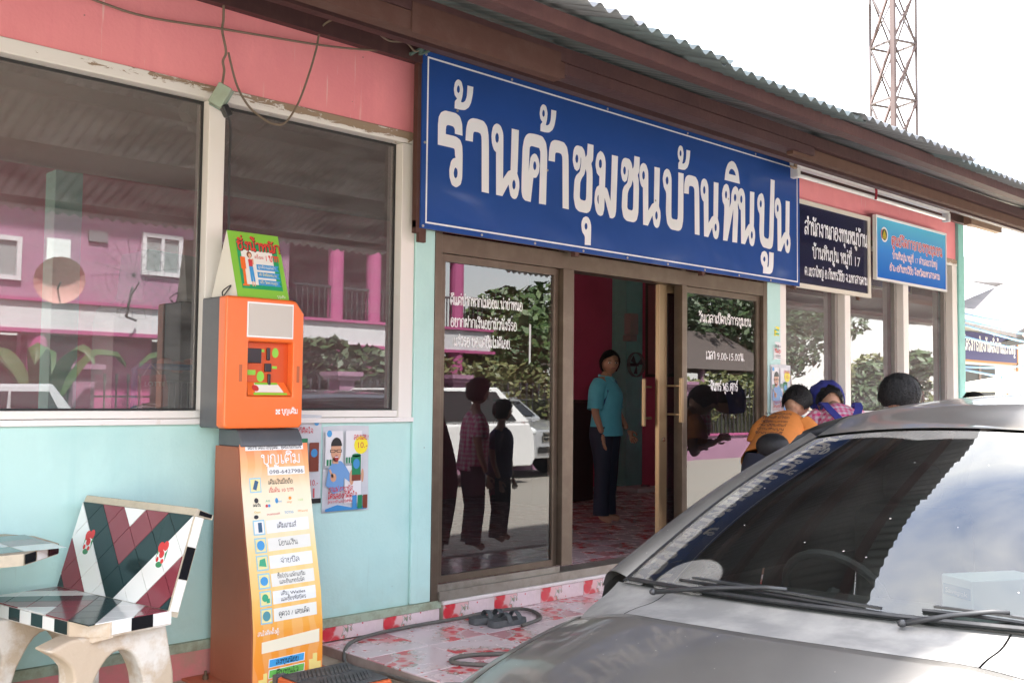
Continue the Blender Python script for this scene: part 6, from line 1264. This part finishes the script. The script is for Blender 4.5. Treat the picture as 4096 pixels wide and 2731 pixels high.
# behind the left window
spk=thing('tall_cabinet','tall dark cabinet standing behind the left shop window','cabinet',(2.75,1.5,0)); B().prism([(2.60,.003),(3.02,.003),(3.02,1.35),(2.98,2.03),(2.66,2.05),(2.60,1.35)],'y',1.35,1.75).obj('carcass',mat('black_cabinet',(.014,.012,.014),.5),spk,bevel=.01); B().box(2.595,3.03,1.34,1.76,1.30,1.345).obj('shelf_edge',mat('black_cabinet2',(.03,.02,.02),.5),spk)
wb=thing('round_topped_rack','brown rack with rounded top behind the left shop window','rack',(2.43,1.2,0)); q=B(); pr=[(2.34,.003),(2.34,1.58),(2.36,1.66),(2.40,1.70),(2.56,1.70),(2.56,.003)]; q.prism(pr,'y',1.05,1.35); q.obj('side_panel',mat('rack_brown',(.10,.035,.025),.5),wb)
rk=thing('blue_wire_rack','blue pipe rack with hanging goods behind the left shop window','rack',(2.6,.55,0)); q=B(); q.tube([(2.23,.5,.003),(2.23,.5,1.30),(2.25,.5,1.315),(2.75,.5,1.315)],.016,8); q.tube([(2.75,.5,1.315),(2.75,.5,.003)],.016,8); q.tube([(2.23,.5,.6),(2.75,.5,.6)],.012,8); q.obj('pipe_frame',mat('blue_pipe',(.03,.13,.33),.4),rk)
q=B(); [q.tube([(2.36+.035*i,.53,1.24),(2.36+.035*i,.53,.9)],.003,5) for i in range(11)]; q.tube([(2.34,.53,1.24),(2.74,.53,1.24)],.004,5); q.obj('wire_grid',mat('wire_white',(.4,.4,.4),.4),rk)
sn=mat('snack_red',(.42,.05,.03),.3,var=.8,vscale=20,vcol=(.5,.3,.2))
for i in range(5):
    o=B().ell((2.42+.07*i,.56,1.33-.012*(i%2)),.05,.03,.035,10,6).obj('snack_bag',sn,smooth=True); tag(o,('leftmost red snack bag on the blue pipe rack','second red snack bag from the left on the rack','middle red snack bag on the blue pipe rack','fourth red snack bag from the left on the rack','rightmost red snack bag on the blue pipe rack')[i],'snack bag','snack bags on the rack')
lb_=thing('confectionery_bag','red printed bag hanging on the blue rack behind the window','bag',(2.30,.47,1.05)); q=B(); q.loft([[(2.235,.46,1.265),(2.375,.46,1.275),(2.375,.475,1.275),(2.235,.475,1.265)],[(2.24,.435,1.2),(2.38,.435,1.21),(2.38,.485,1.21),(2.24,.485,1.2)],[(2.25,.44,1.10),(2.385,.44,1.11),(2.385,.485,1.11),(2.25,.485,1.10)]]); q.obj('pouch',mat('bag_red',(.55,.10,.07),.35),lb_); text('bag_lettering','LOTTE',wallfn(.4335),mat('bag_white',(.8,.75,.65),.5),lb_,2.308,1.213,.024,.7,width=.115); B().tube([(2.26,.465,1.268),(2.305,.48,1.33),(2.35,.465,1.272)],.003,5).obj('hanger',mat('wire_white',(.4,.4,.4),.4),lb_)
# ------------------------------------------------------------------ right background
red_t=mat('tower_red',(.038,.020,.019),.7); thin_t=mat('tower_grey',(.030,.020,.020),.7)
tw=thing('lattice_tower','tall rusty red lattice mast rising behind the porch roof','tower',(93,40,GZ))
cen=Vector((92.6,40,0)); vd=Vector((cen.x,cen.y+4.63,0)).normalized(); rg_=Vector((vd.y,-vd.x,0)); a_=2.05
cs=[cen-vd*a_,cen+rg_*a_,cen+vd*a_,cen-rg_*a_]
lv=[31.0-.15+5.45*i-5.45*6+3.75 for i in range(0,10)]
for i,c in enumerate(cs): B().bar((c.x,c.y,GZ),(c.x,c.y,48),.42 if i==0 else .20).obj('mast_leg',red_t if i==0 else thin_t,tw)
z0=24.05-5.45*4
for l_ in range(9):
    za=max(GZ,z0+5.45*l_); zb=za+5.45
    for i in range(4):
        p,q_=cs[i],cs[(i+1)%4]
        B().bar((p.x,p.y,zb),(q_.x,q_.y,zb),.19).obj('strut',thin_t,tw); B().bar((p.x,p.y,za),(q_.x,q_.y,zb),.22 if i in(0,3) else .13).obj('brace',red_t if i in(0,3) else thin_t,tw); B().bar((q_.x,q_.y,za),(p.x,p.y,zb),.13).obj('brace',thin_t,tw)
for i in range(4): 
    a=cs[3]-rg_*.3-vd*.6*i; B().bar((a.x,a.y,39.6-.2*i),((a-rg_*2.2).x,(a-rg_*2.2).y,38.9-.2*i),.28).obj('antenna_arm',mat('tower_pale',(.45,.45,.46),.5),tw)
nb=thing('neighbour_building','white building with grey lean-to roof and blue banner beyond the shop end','building',(29,6,GZ))
wht=mat('white_plaster',(.78,.77,.75),.7,var=.3,vscale=1); gr_=mat('old_grey_roof',(.09,.08,.078),.8,var=.7,vscale=2,vcol=(.05,.046,.046)); dkop=mat('dark_opening',(.03,.03,.03),.6); brp=mat('brown_post',(.42,.30,.2),.7)
box('wall',wht,nb,25.0,40,6,6.2,GZ,4.2); box('doorway',dkop,nb,25.3,27.6,5.985,6.0,GZ,2.1); q=B(); q.box(26.55,26.68,5.97,5.984,GZ,2.1); q.box(25.22,25.32,5.97,5.999,GZ,2.15); q.obj('door_frame',mat('door_frame_brown',(.16,.11,.09),.6),nb)  # doorway is a flat dark slab standing in for the unlit opening
box('post',brp,nb,29.1,29.35,4.6,4.85,GZ,4.1)
B().add([(24.2,4.2,2.75),(33,4.2,4.95),(33,6.0,5.5),(24.2,6.0,3.3),(24.2,4.2,2.62),(33,4.2,4.82),(33,6.0,5.4),(24.2,6.0,3.2)],[(0,1,2,3),(7,6,5,4),(0,4,5,1),(1,5,6,2),(2,6,7,3),(3,7,4,0)]).obj('lean_to_roof',gr_,nb); B().prism([(24.4,2.55),(30.5,4.1),(30.5,3.0),(24.4,2.45)],'y',4.5,4.6).obj('gable_board',mat('shade_boards',(.07,.065,.06),.8),nb)  # gable board is plain dark
B().add([(25.6,6.5,4.25),(34,6.5,4.75),(34,10,6.2),(25.6,10,5.7),(25.6,6.5,4.1),(34,6.5,4.55),(34,10,6.0),(25.6,10,5.5)],[(0,1,2,3),(7,6,5,4),(0,4,5,1),(1,5,6,2),(2,6,7,3),(3,7,4,0)]).obj('upper_roof',gr_,nb); box('upper_wall',mat('brown_wall',(.16,.11,.10),.8),nb,28.2,34,7.2,7.4,3.6,4.6)
bnr=thing('blue_banner','dark blue banner with white Thai lettering on the neighbouring building','banner',(27.5,5.95,2.2)); box('cloth',mat('banner_blue',(.035,.03,.16),.6),bnr,25.3,28.95,5.93,5.95,2.22,2.92); q=B(); q.box(25.2,29.05,5.925,5.955,2.17,2.22); q.box(28.95,29.05,5.925,5.955,2.0,2.95); q.obj('frame',mat('banner_frame',(.45,.2,.06),.6),bnr); text('lettering','โครงการป้องกันตลิ่งบ้านเขวาใหญ่',wallfn(5.929),signwhite,bnr,27.2,2.45,.27,.6,width=3.3,lift=.002)
rp_=mat('blue_rope',(.12,.36,.66),.6)
for i,(za,ze,xe,ye,sag) in enumerate(((2.13,3.75,29.3,4.5,.25),(2.06,2.95,30.5,4.5,.12),(2.01,3.05,33,4.3,.3),(1.88,3.3,31,4.5,.35),(1.55,2.75,30,4.6,.2),(1.52,2.2,33,4.6,.25))):
    pts=[(11.19+(xe-11.19)*t_,-.0+ye*t_,za+(ze-za)*t_-sag*4*t_*(1-t_)) for t_ in lin(0,1,14)]
    o=B().tube(pts,.013,6).obj('blue_rope',rp_); tag(o,('highest blue rope strung from the shop corner to the neighbour roof','nearly level blue rope strung from the shop corner','blue rope just under the level one at the shop corner','sagging blue rope crossing the neighbour roof','low blue rope rising in front of the blue banner','lowest blue rope strung from the shop corner')[i],'rope')
o=B().tube([(13.5,-.3,.9),(16,1.0,2.1),(19,2.4,3.6)],.018,6).obj('grey_guy_wire',mat('guy_grey',(.55,.53,.52),.5)); tag(o,'grey guy wire slanting across the neighbouring building','wire')
ca2=thing('folding_canopy','cream market canopy with brown bent pole beyond the car roof','canopy',(14,0,GZ)); B().add([(12.6,-.9,1.30),(15.6,-.9,1.34),(15.6,1.2,1.34),(12.6,1.2,1.30),(14.1,.1,1.62)],[(0,1,4),(1,2,4),(2,3,4),(3,0,4)]).obj('cover',mat('cream_canvas',(.74,.68,.55),.8),ca2)
for x,y in((12.6,-.9),(15.6,-.9),(15.6,1.2),(12.6,1.2)): B().tube([(x,y,GZ),(x,y,1.3)],.02,8).obj('post',mat('rust_pipe',(.30,.13,.08),.6),ca2)
B().tube(crom([(12.4,-.2,1.95),(13.2,-.3,1.62),(14.2,-.5,1.52),(14.9,-.8,1.5),(15.2,-.85,1.4)],5),.025,8).obj('bent_pole',MATS['rust_pipe'],ca2)
# ------------------------------------------------------------------ across the street (seen in the glass)
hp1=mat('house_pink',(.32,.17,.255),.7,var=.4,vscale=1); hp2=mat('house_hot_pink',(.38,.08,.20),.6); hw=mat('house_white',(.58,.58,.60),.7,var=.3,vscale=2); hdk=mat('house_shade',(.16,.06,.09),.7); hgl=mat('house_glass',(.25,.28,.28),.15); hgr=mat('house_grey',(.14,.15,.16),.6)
hs=thing('pink_house','two-storey pink house with white floor band across the street','building',(8,-14,GZ))
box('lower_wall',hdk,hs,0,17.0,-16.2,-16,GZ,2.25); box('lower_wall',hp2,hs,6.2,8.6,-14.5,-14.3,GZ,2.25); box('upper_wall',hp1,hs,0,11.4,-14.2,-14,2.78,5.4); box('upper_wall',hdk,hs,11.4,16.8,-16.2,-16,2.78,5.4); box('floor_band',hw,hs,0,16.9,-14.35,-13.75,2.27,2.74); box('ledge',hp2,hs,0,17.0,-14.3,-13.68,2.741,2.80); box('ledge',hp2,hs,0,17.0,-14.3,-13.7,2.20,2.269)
for x0,x1,z0,z1 in((4.6,6.05,3.1,3.86),(8.2,9.0,3.4,4.2),(9.7,10.5,3.4,4.2)):
    q=B(); q.box(x0,x1,-14.0,-13.93,z0,z0+.08); q.box(x0,x1,-14.0,-13.93,z1-.08,z1); q.box(x0,x0+.08,-14.0,-13.93,z0+.08,z1-.08); q.box(x1-.08,x1,-14.0,-13.93,z0+.08,z1-.08); q.box((x0+x1)/2-.03,(x0+x1)/2+.03,-14.0,-13.935,z0+.08,z1-.08); wd_=q.obj('window',hw,hs); box('pane',hgl,wd_,x0+.08,x1-.08,-13.99,-13.985,z0+.08,z1-.08)
box('white_board',mat('board_white',(.72,.75,.75),.6),hs,6.47,6.88,-13.99,-13.95,3.1,3.9); box('vent',hgr,hs,7.2,7.55,-13.99,-13.95,3.92,4.12)
for x in(6.35,12.5,13.5,15.9): B().tube([(x,-13.9,2.80 if x>12 else GZ),(x,-13.9,5.4 if x>12 else 2.2)],.17,14).obj('column',hp2,hs)
for x in(12.5,13.5,15.9): B().tube([(x,-13.9,GZ),(x,-13.9,2.2)],.17,14).obj('column',hp2,hs)
q=B(); [q.bar((11.5+.14*i,-13.85,2.8),(11.5+.14*i,-13.85,3.5),.02) for i in range(38)]; q.bar((11.4,-13.85,3.5),(16.8,-13.85,3.5),.05); q.obj('balcony_rail',mat('rail_dark',(.05,.05,.055),.5),hs)
B().add([(-.6,-13.2,5.35),(17.5,-13.2,5.35),(14.5,-17,7.4),(2,-17,7.4),(17.5,-20,5.35),(-.6,-20,5.35)],[(0,1,2,3),(1,4,2),(0,3,5),(3,2,4,5)]).obj('roof',mat('house_roof',(.10,.06,.06),.7),hs)
def dish(x,y,z,r,m,lab,mesh_=False):
    d_=local('satellite_dish',lab,'satellite dish',(x,y,z)); b=B(); n=20
    for i in range(7):
        rr=r*i/6
        for j in range(n): a=2*PI*j/n; b.v.append((rr*math.cos(a),-.35*r*(rr/r)**2*-1-.0,rr*math.sin(a)))
    for i in range(6):
        for j in range(n): j2=(j+1)%n; b.f.append((i*n+j,i*n+j2,(i+1)*n+j2,(i+1)*n+j))
    o=b.obj('reflector',m,d_); 
    if mesh_: o.modifiers.new('w','WIREFRAME').thickness=.008
    b=B(); b.tube([(0,0,-.3*r),(0,-.2,-r*1.1),(.25,-.5,-r*1.3)],.025,6); b.obj('arm',hgr,d_); B().tube([(0,0,-.5*r),(0,.6*r,0)],.015,6).obj('feed',hgr,d_)
    d_.rotation_euler=(R(-20),0,R(10)); return d_
dish(6.2,-12.6,3.05,.40,mat('dish_pink',(.62,.33,.30),.6),'pinkish satellite dish on the pink house'); dish(7.6,-12.9,3.25,.75,hgr,'black mesh satellite dish on the pink house',True)
# garden fence
fc=thing('garden_fence','pink garden wall with iron pickets and square pillars across the street','fence',(12,-11,GZ)); box('base_wall',hp1,fc,1,26,-11.1,-10.95,GZ,.22); box('coping',hp2,fc,1,26,-11.14,-10.9,.221,.27)
for x in(6.0,8.6,10.75,13.4,17.2,21): q=B(); q.box(x-.16,x+.16,-11.2,-10.85,GZ,1.45); q.box(x-.24,x+.24,-11.27,-10.78,1.45,1.52); q.box(x-.28,x+.28,-11.31,-10.74,1.521,1.6); q.obj('pillar',hp1,fc)
pk=mesh('picket',*(lambda b:(b.v,b.f))(B().bar((0,0,0),(0,0,1.05),.02).bar((0,0,1.05),(0,0,1.2),.035)),MATS['rail_dark'])
for i in range(130): link('picket',pk,fc,(1.2+.185*i,-11.02,.27))
q=B(); q.box(1,26,-11.03,-11.01,1.1,1.13); q.obj('rail',MATS['rail_dark'],fc)
# ---- foliage
def leafmat(name,c1,c2):
    m=bpy.data.materials.new(name); m.use_nodes=True; t=m.node_tree; p=t.nodes['Principled BSDF']; p.inputs['Roughness'].default_value=.55
    g=nd(t,'ShaderNodeNewGeometry'); mx=nd(t,'ShaderNodeMix',{'Factor':g.outputs['Random Per Island'],6:(*c1,1),7:(*c2,1)},data_type='RGBA'); t.links.new(mx.outputs[2],p.inputs['Base Color']); return m
lf1=leafmat('leaf_green',(.035,.075,.02),(.09,.14,.04)); lf2=leafmat('leaf_dark',(.02,.045,.015),(.05,.085,.03)); lf3=leafmat('leaf_olive',(.08,.10,.03),(.16,.16,.06)); lf4=leafmat('leaf_banana',(.03,.06,.015),(.06,.095,.03)); bark=mat('bark',(.14,.10,.07),.9,bump=.5,bscale=20)
def leaves(blobs,n,size,seed):
    rd=random.Random(seed); V=[];F=[]
    tot=sum(b[3]**2 for b in blobs)
    for cx,cy_,cz,r,fl in blobs:
        for _ in range(int(n*r*r/tot)):
            while 1:
                v=Vector((rd.uniform(-1,1),rd.uniform(-1,1),rd.uniform(-1,1)))
                if .25<v.length<1: break
            v=v.normalized()*v.length**.5; p=Vector((cx+v.x*r,cy_+v.y*r,cz+v.z*r*fl)); s_=size*rd.uniform(.6,1.3)
            a=Vector((rd.uniform(-1,1),rd.uniform(-1,1),rd.uniform(-.6,.6))).normalized(); b_=a.orthogonal().normalized(); k=len(V)
            V+=[p-a*s_,p+b_*s_*.45,p+a*s_,p-b_*s_*.45]; F.append((k,k+1,k+2,k+3))
    return V,F
def tree(lab,x,y,h,r,n,m,seed,size=.16,name='tree',group=None):
    rd=random.Random(seed); T_=local(name,lab,'tree',(x,y,GZ),0,group); b=B(); top=h-r*.9; b.tube([(0,0,0),(.1*rd.uniform(-1,1),.1,top*.5),(.2*rd.uniform(-1,1),0,top)],[.05*h*.55+.05,.04*h*.5,.03*h*.5],8)
    bl=[]
    for i in range(11):
        a=rd.uniform(0,2*PI); q=rd.uniform(.25,.95)*r; c=(q*math.cos(a),q*math.sin(a),h-r*rd.uniform(.25,1.5),r*rd.uniform(.32,.55),.75); bl.append(c); b.tube([(0,0,top*rd.uniform(.6,1)),(c[0]*.6,c[1]*.6,c[2]-.1*r),(c[0],c[1],c[2])],[.02*h*.5,.014*h*.5,.008],5)
    b.obj('trunk',bark,T_); V,F=leaves(bl,n,size,seed); link('crown',mesh('crown',V,F,m),T_); return T_
TG='trees across the street'
tree('broad light-leaved tree beside the pink house across the street',19.5,-15.5,5.0,2.4,5200,lf1,3,.15,group=TG)
tree('second leafy tree behind the garden hedge across the street',23.5,-17,4.7,2.2,4200,lf1,4,.16,group=TG)
tree('tall dark tree across the street opposite the right door panel',29,-15,8.5,3.6,6000,lf2,5,.17,group=TG); tree('dense dark tree next to the tall dark one across the street',35,-16.5,6.6,3.0,5000,lf2,6,.18,group=TG); tree('dark spreading tree further down the street',41,-15.5,3.6,1.7,2600,lf2,8,.18,group=TG)
tree('pale feathery tree across the street opposite the right windows',47,-20,3.4,1.6,2200,lf3,9,.2,group=TG); tree('olive leaved tree far down the street',57,-23,4.4,2.0,2400,lf3,10,.22,group=TG); tree('tall thin-crowned tree far down the street',68,-22,4.6,2.1,2200,lf3,11,.22,group=TG)
tree('round mango tree in front of the pink house',11.2,-12.2,2.6,1.25,3200,lf2,12,.13,group=TG); tree('mango tree with drooping leaves near the street edge',3.0,-9.8,3.1,1.1,2200,lf1,13,.2,group=TG)
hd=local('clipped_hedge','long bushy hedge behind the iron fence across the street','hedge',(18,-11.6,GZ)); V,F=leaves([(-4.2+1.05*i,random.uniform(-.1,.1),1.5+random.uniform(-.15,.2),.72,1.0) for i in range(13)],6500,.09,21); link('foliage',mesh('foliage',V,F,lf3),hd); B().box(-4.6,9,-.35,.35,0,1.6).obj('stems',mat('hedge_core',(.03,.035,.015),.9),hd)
def banana(x,y,lab,seed):
    rd=random.Random(seed); T_=local('banana_plant',lab,'plant',(x,y,GZ)); B().tube([(0,0,0),(0,0,1.1)],[.12,.07],10).obj('stem',mat('banana_stem',(.16,.17,.07),.7),T_)
    for i in range(6):
        a=i*2*PI/6+rd.uniform(-.2,.2); L=rd.uniform(1.2,1.7); V=[];F=[];n=9
        for k in range(n+1):
            t_=k/n; d_=L*t_; zz=1.05+1.15*math.sin(t_*2.2)*rd.uniform(.97,1.03); w_=.15*math.sin(PI*min(1,t_*.95+.05))**.6
            c=Vector((math.cos(a)*d_*.8,math.sin(a)*d_*.8,zz)); s_=Vector((-math.sin(a),math.cos(a),0)); V+=[c-s_*w_+Vector((0,0,-.05)),c+Vector((0,0,.03)),c+s_*w_+Vector((0,0,-.05))]
        for k in range(n): F+=[(3*k,3*k+1,3*k+4,3*k+3),(3*k+1,3*k+2,3*k+5,3*k+4)]
        link('leaf',mesh('leaf',V,F,lf4,True),T_)
banana(5.2,-10.3,'banana plant with broad leaves in front of the pink house',1); banana(8.0,-10.4,'banana plant beside the fence pillar across the street',2)
pv=thing('street_pavilion','open pavilion with low dark tiled roof across the street','building',(24,-13.5,GZ)); B().add([(19.5,-12.2,2.0),(28,-12.2,2.0),(26.5,-13.8,3.2),(21,-13.8,3.2),(28,-15.4,2.0),(19.5,-15.4,2.0)],[(0,1,2,3),(1,4,2),(0,3,5),(3,2,4,5)]).obj('roof',mat('pavilion_roof',(.07,.055,.05),.8,bump=.5,bscale=6),pv)
for x in(20,23.7,27.5):
    for y in(-12.4,-15.2): B().tube([(x,y,GZ),(x,y,2.0)],.09,8).obj('post',hp1,pv)
# ---- vehicles across the street
def vehicle(name,lab,cat,x,y,rz_,L,W_,prof,gh,m,wheel_r=.36,extra=None):
    """prof: side outline (x,z) of the lower body; gh: outline of the glasshouse"""
    v=local(name,lab,cat,(x,y,GZ),rz_); n=len(prof); b=B()
    R_=[]
    for s_,in_ in((-1,.10),(-.97,.03),(-.85,0),(.85,0),(.97,.03),(1,.10)): R_.append([(px*(1-.0),s_*W_/2,pz-(in_*.4 if pz>.6 else 0)) for px,pz in prof])
    b.loft(R_); b.obj('body',m,v,bevel=.02)
    b=B(); b.loft([[(px+(0),s_*W_/2*(.97-.20*(pz-gh[0][1])/(gh[2][1]-gh[0][1]) if pz>gh[0][1]+.02 else .97),pz) for px,pz in gh] for s_ in(-1,-.9,.9,1)]); b.obj('cabin',m,v,bevel=.03)
    dg=MATS['car_side_glass']; x0,x1,x2,x3=gh[0][0],gh[1][0],gh[2][0],gh[3][0]; zb,zt=gh[0][1],gh[2][1]
    for s_ in(1,-1):
        yb=s_*(W_/2*.97+.012); yt=s_*(W_/2*.79+.012); 
        for k in range(3):
            f0=.06+.30*k; f1=f0+.27; V=[(x0+(x3-x0)*(f0*.9+.06),yb,zb+.06),(x0+(x3-x0)*(f1*.9+.06),yb,zb+.06),(x1+(x2-x1)*min(1,f1*1.02),yt+s_*.03,zt-.08),(x1+(x2-x1)*f0,yt+s_*.03,zt-.08)]
            link('side_window',mesh('side_window',V,[(0,1,2,3)],dg),v)
    ww=W_/2*.80; link('windscreen',mesh('windscreen',[(x0-.012+.05,-ww,zb+.07),(x0-.012+.05,ww,zb+.07),(x1-.02-.02,ww*.9,zt-.07),(x1-.02-.02,-ww*.9,zt-.07)],[(0,1,2,3)],dg),v); link('rear_window',mesh('rear_window',[(x3+.012-.05,-ww,zb+.07),(x3+.012-.05,ww,zb+.07),(x2+.04,ww*.9,zt-.07),(x2+.04,-ww*.9,zt-.07)],[(0,1,2,3)],dg),v)
    for px in(L*.19,L*.80):
        for s_ in(1,-1): wh=B().tube([(px,s_*(W_/2-.22),wheel_r),(px,s_*(W_/2+.01),wheel_r)],wheel_r,20).obj('wheel',cblk,v); B().tube([(px,s_*(W_/2+.005),wheel_r),(px,s_*(W_/2+.02),wheel_r)],wheel_r*.62,14).obj('rim',MATS['alloy'],wh)
    lens=MATS['lamp_lens']; rl=mat('tail_red',(.45,.015,.02),.2)
    for s_ in(1,-1): B().ell((.10,s_*W_*.37,prof[3][1]-.16),.10,W_*.10,.09).obj('headlight',lens,v,smooth=True); B().add([(L-.03,s_*W_*.36,.95),(L-.25,s_*W_*.502,1.0),(L-.30,s_*W_*.502,1.12),(L-.06,s_*W_*.36,1.12)],[(0,1,2,3)]).obj('tail_light',rl,v)
    if extra: extra(v)
    return v
wpt=mat('white_car_paint',(.72,.72,.72),.25,coat=1); spt=mat('silver_car_paint',(.55,.56,.58),.3,metal=.5,coat=1)
suvp=[(.02,.35),(0,.55),(.06,.85),(.55,1.02),(1.25,1.08),(4.55,1.10),(4.66,.9),(4.70,.45),(4.6,.32)]
vehicle('suv','white SUV parked across the street facing left','car',8.5,-9.4,0,4.7,1.82,suvp,[(1.05,1.07),(1.85,1.68),(3.95,1.72),(4.60,1.09)],wpt,.37)
pkp=[(.02,.38),(0,.6),(.05,.92),(.75,1.05),(1.35,1.12),(5.0,1.10),(5.1,.9),(5.1,.5),(5.0,.4)]
def face(v):
    f=lambda u,w_,l:(-.012-l,-u,w_); flat('grille',[rect(-.42,.42,.70,.88)],f,MATS['car_bright_trim'],v); flat('grille_slot',[rect(-.38,-.06,.80,.85),rect(.06,.38,.80,.85),rect(-.38,-.06,.72,.77),rect(.06,.38,.72,.77)],f,seam,v,.006); text('badge_lettering','ISUZU',f,chrome,v,0,.785,.05,1,width=.30,lift=.012); flat('lower_grille',[rect(-.55,.55,.48,.60)],f,seam,v,.004); flat('number_plate',[rect(-.17,.17,.40,.50)],f,kw,v,.01); text('plate_lettering','82',f,kblk,v,.05,.415,.06,1,width=.12,lift=.013)
vehicle('pickup_truck','silver pickup truck across the street facing the shop','pickup',14.5,-9.2,R(-90)+PI+PI if 0 else R(-92),5.1,1.8,pkp,[(1.2,1.1),(1.95,1.66),(3.2,1.68),(3.55,1.1)],spt,.38,face)
vehicle('pickup_truck','silver double-cab pickup parked beside the camera position','pickup',0.6,-6.6,0,5.1,1.8,pkp,[(1.2,1.1),(1.95,1.62),(3.2,1.64),(3.55,1.1)],spt,.38)
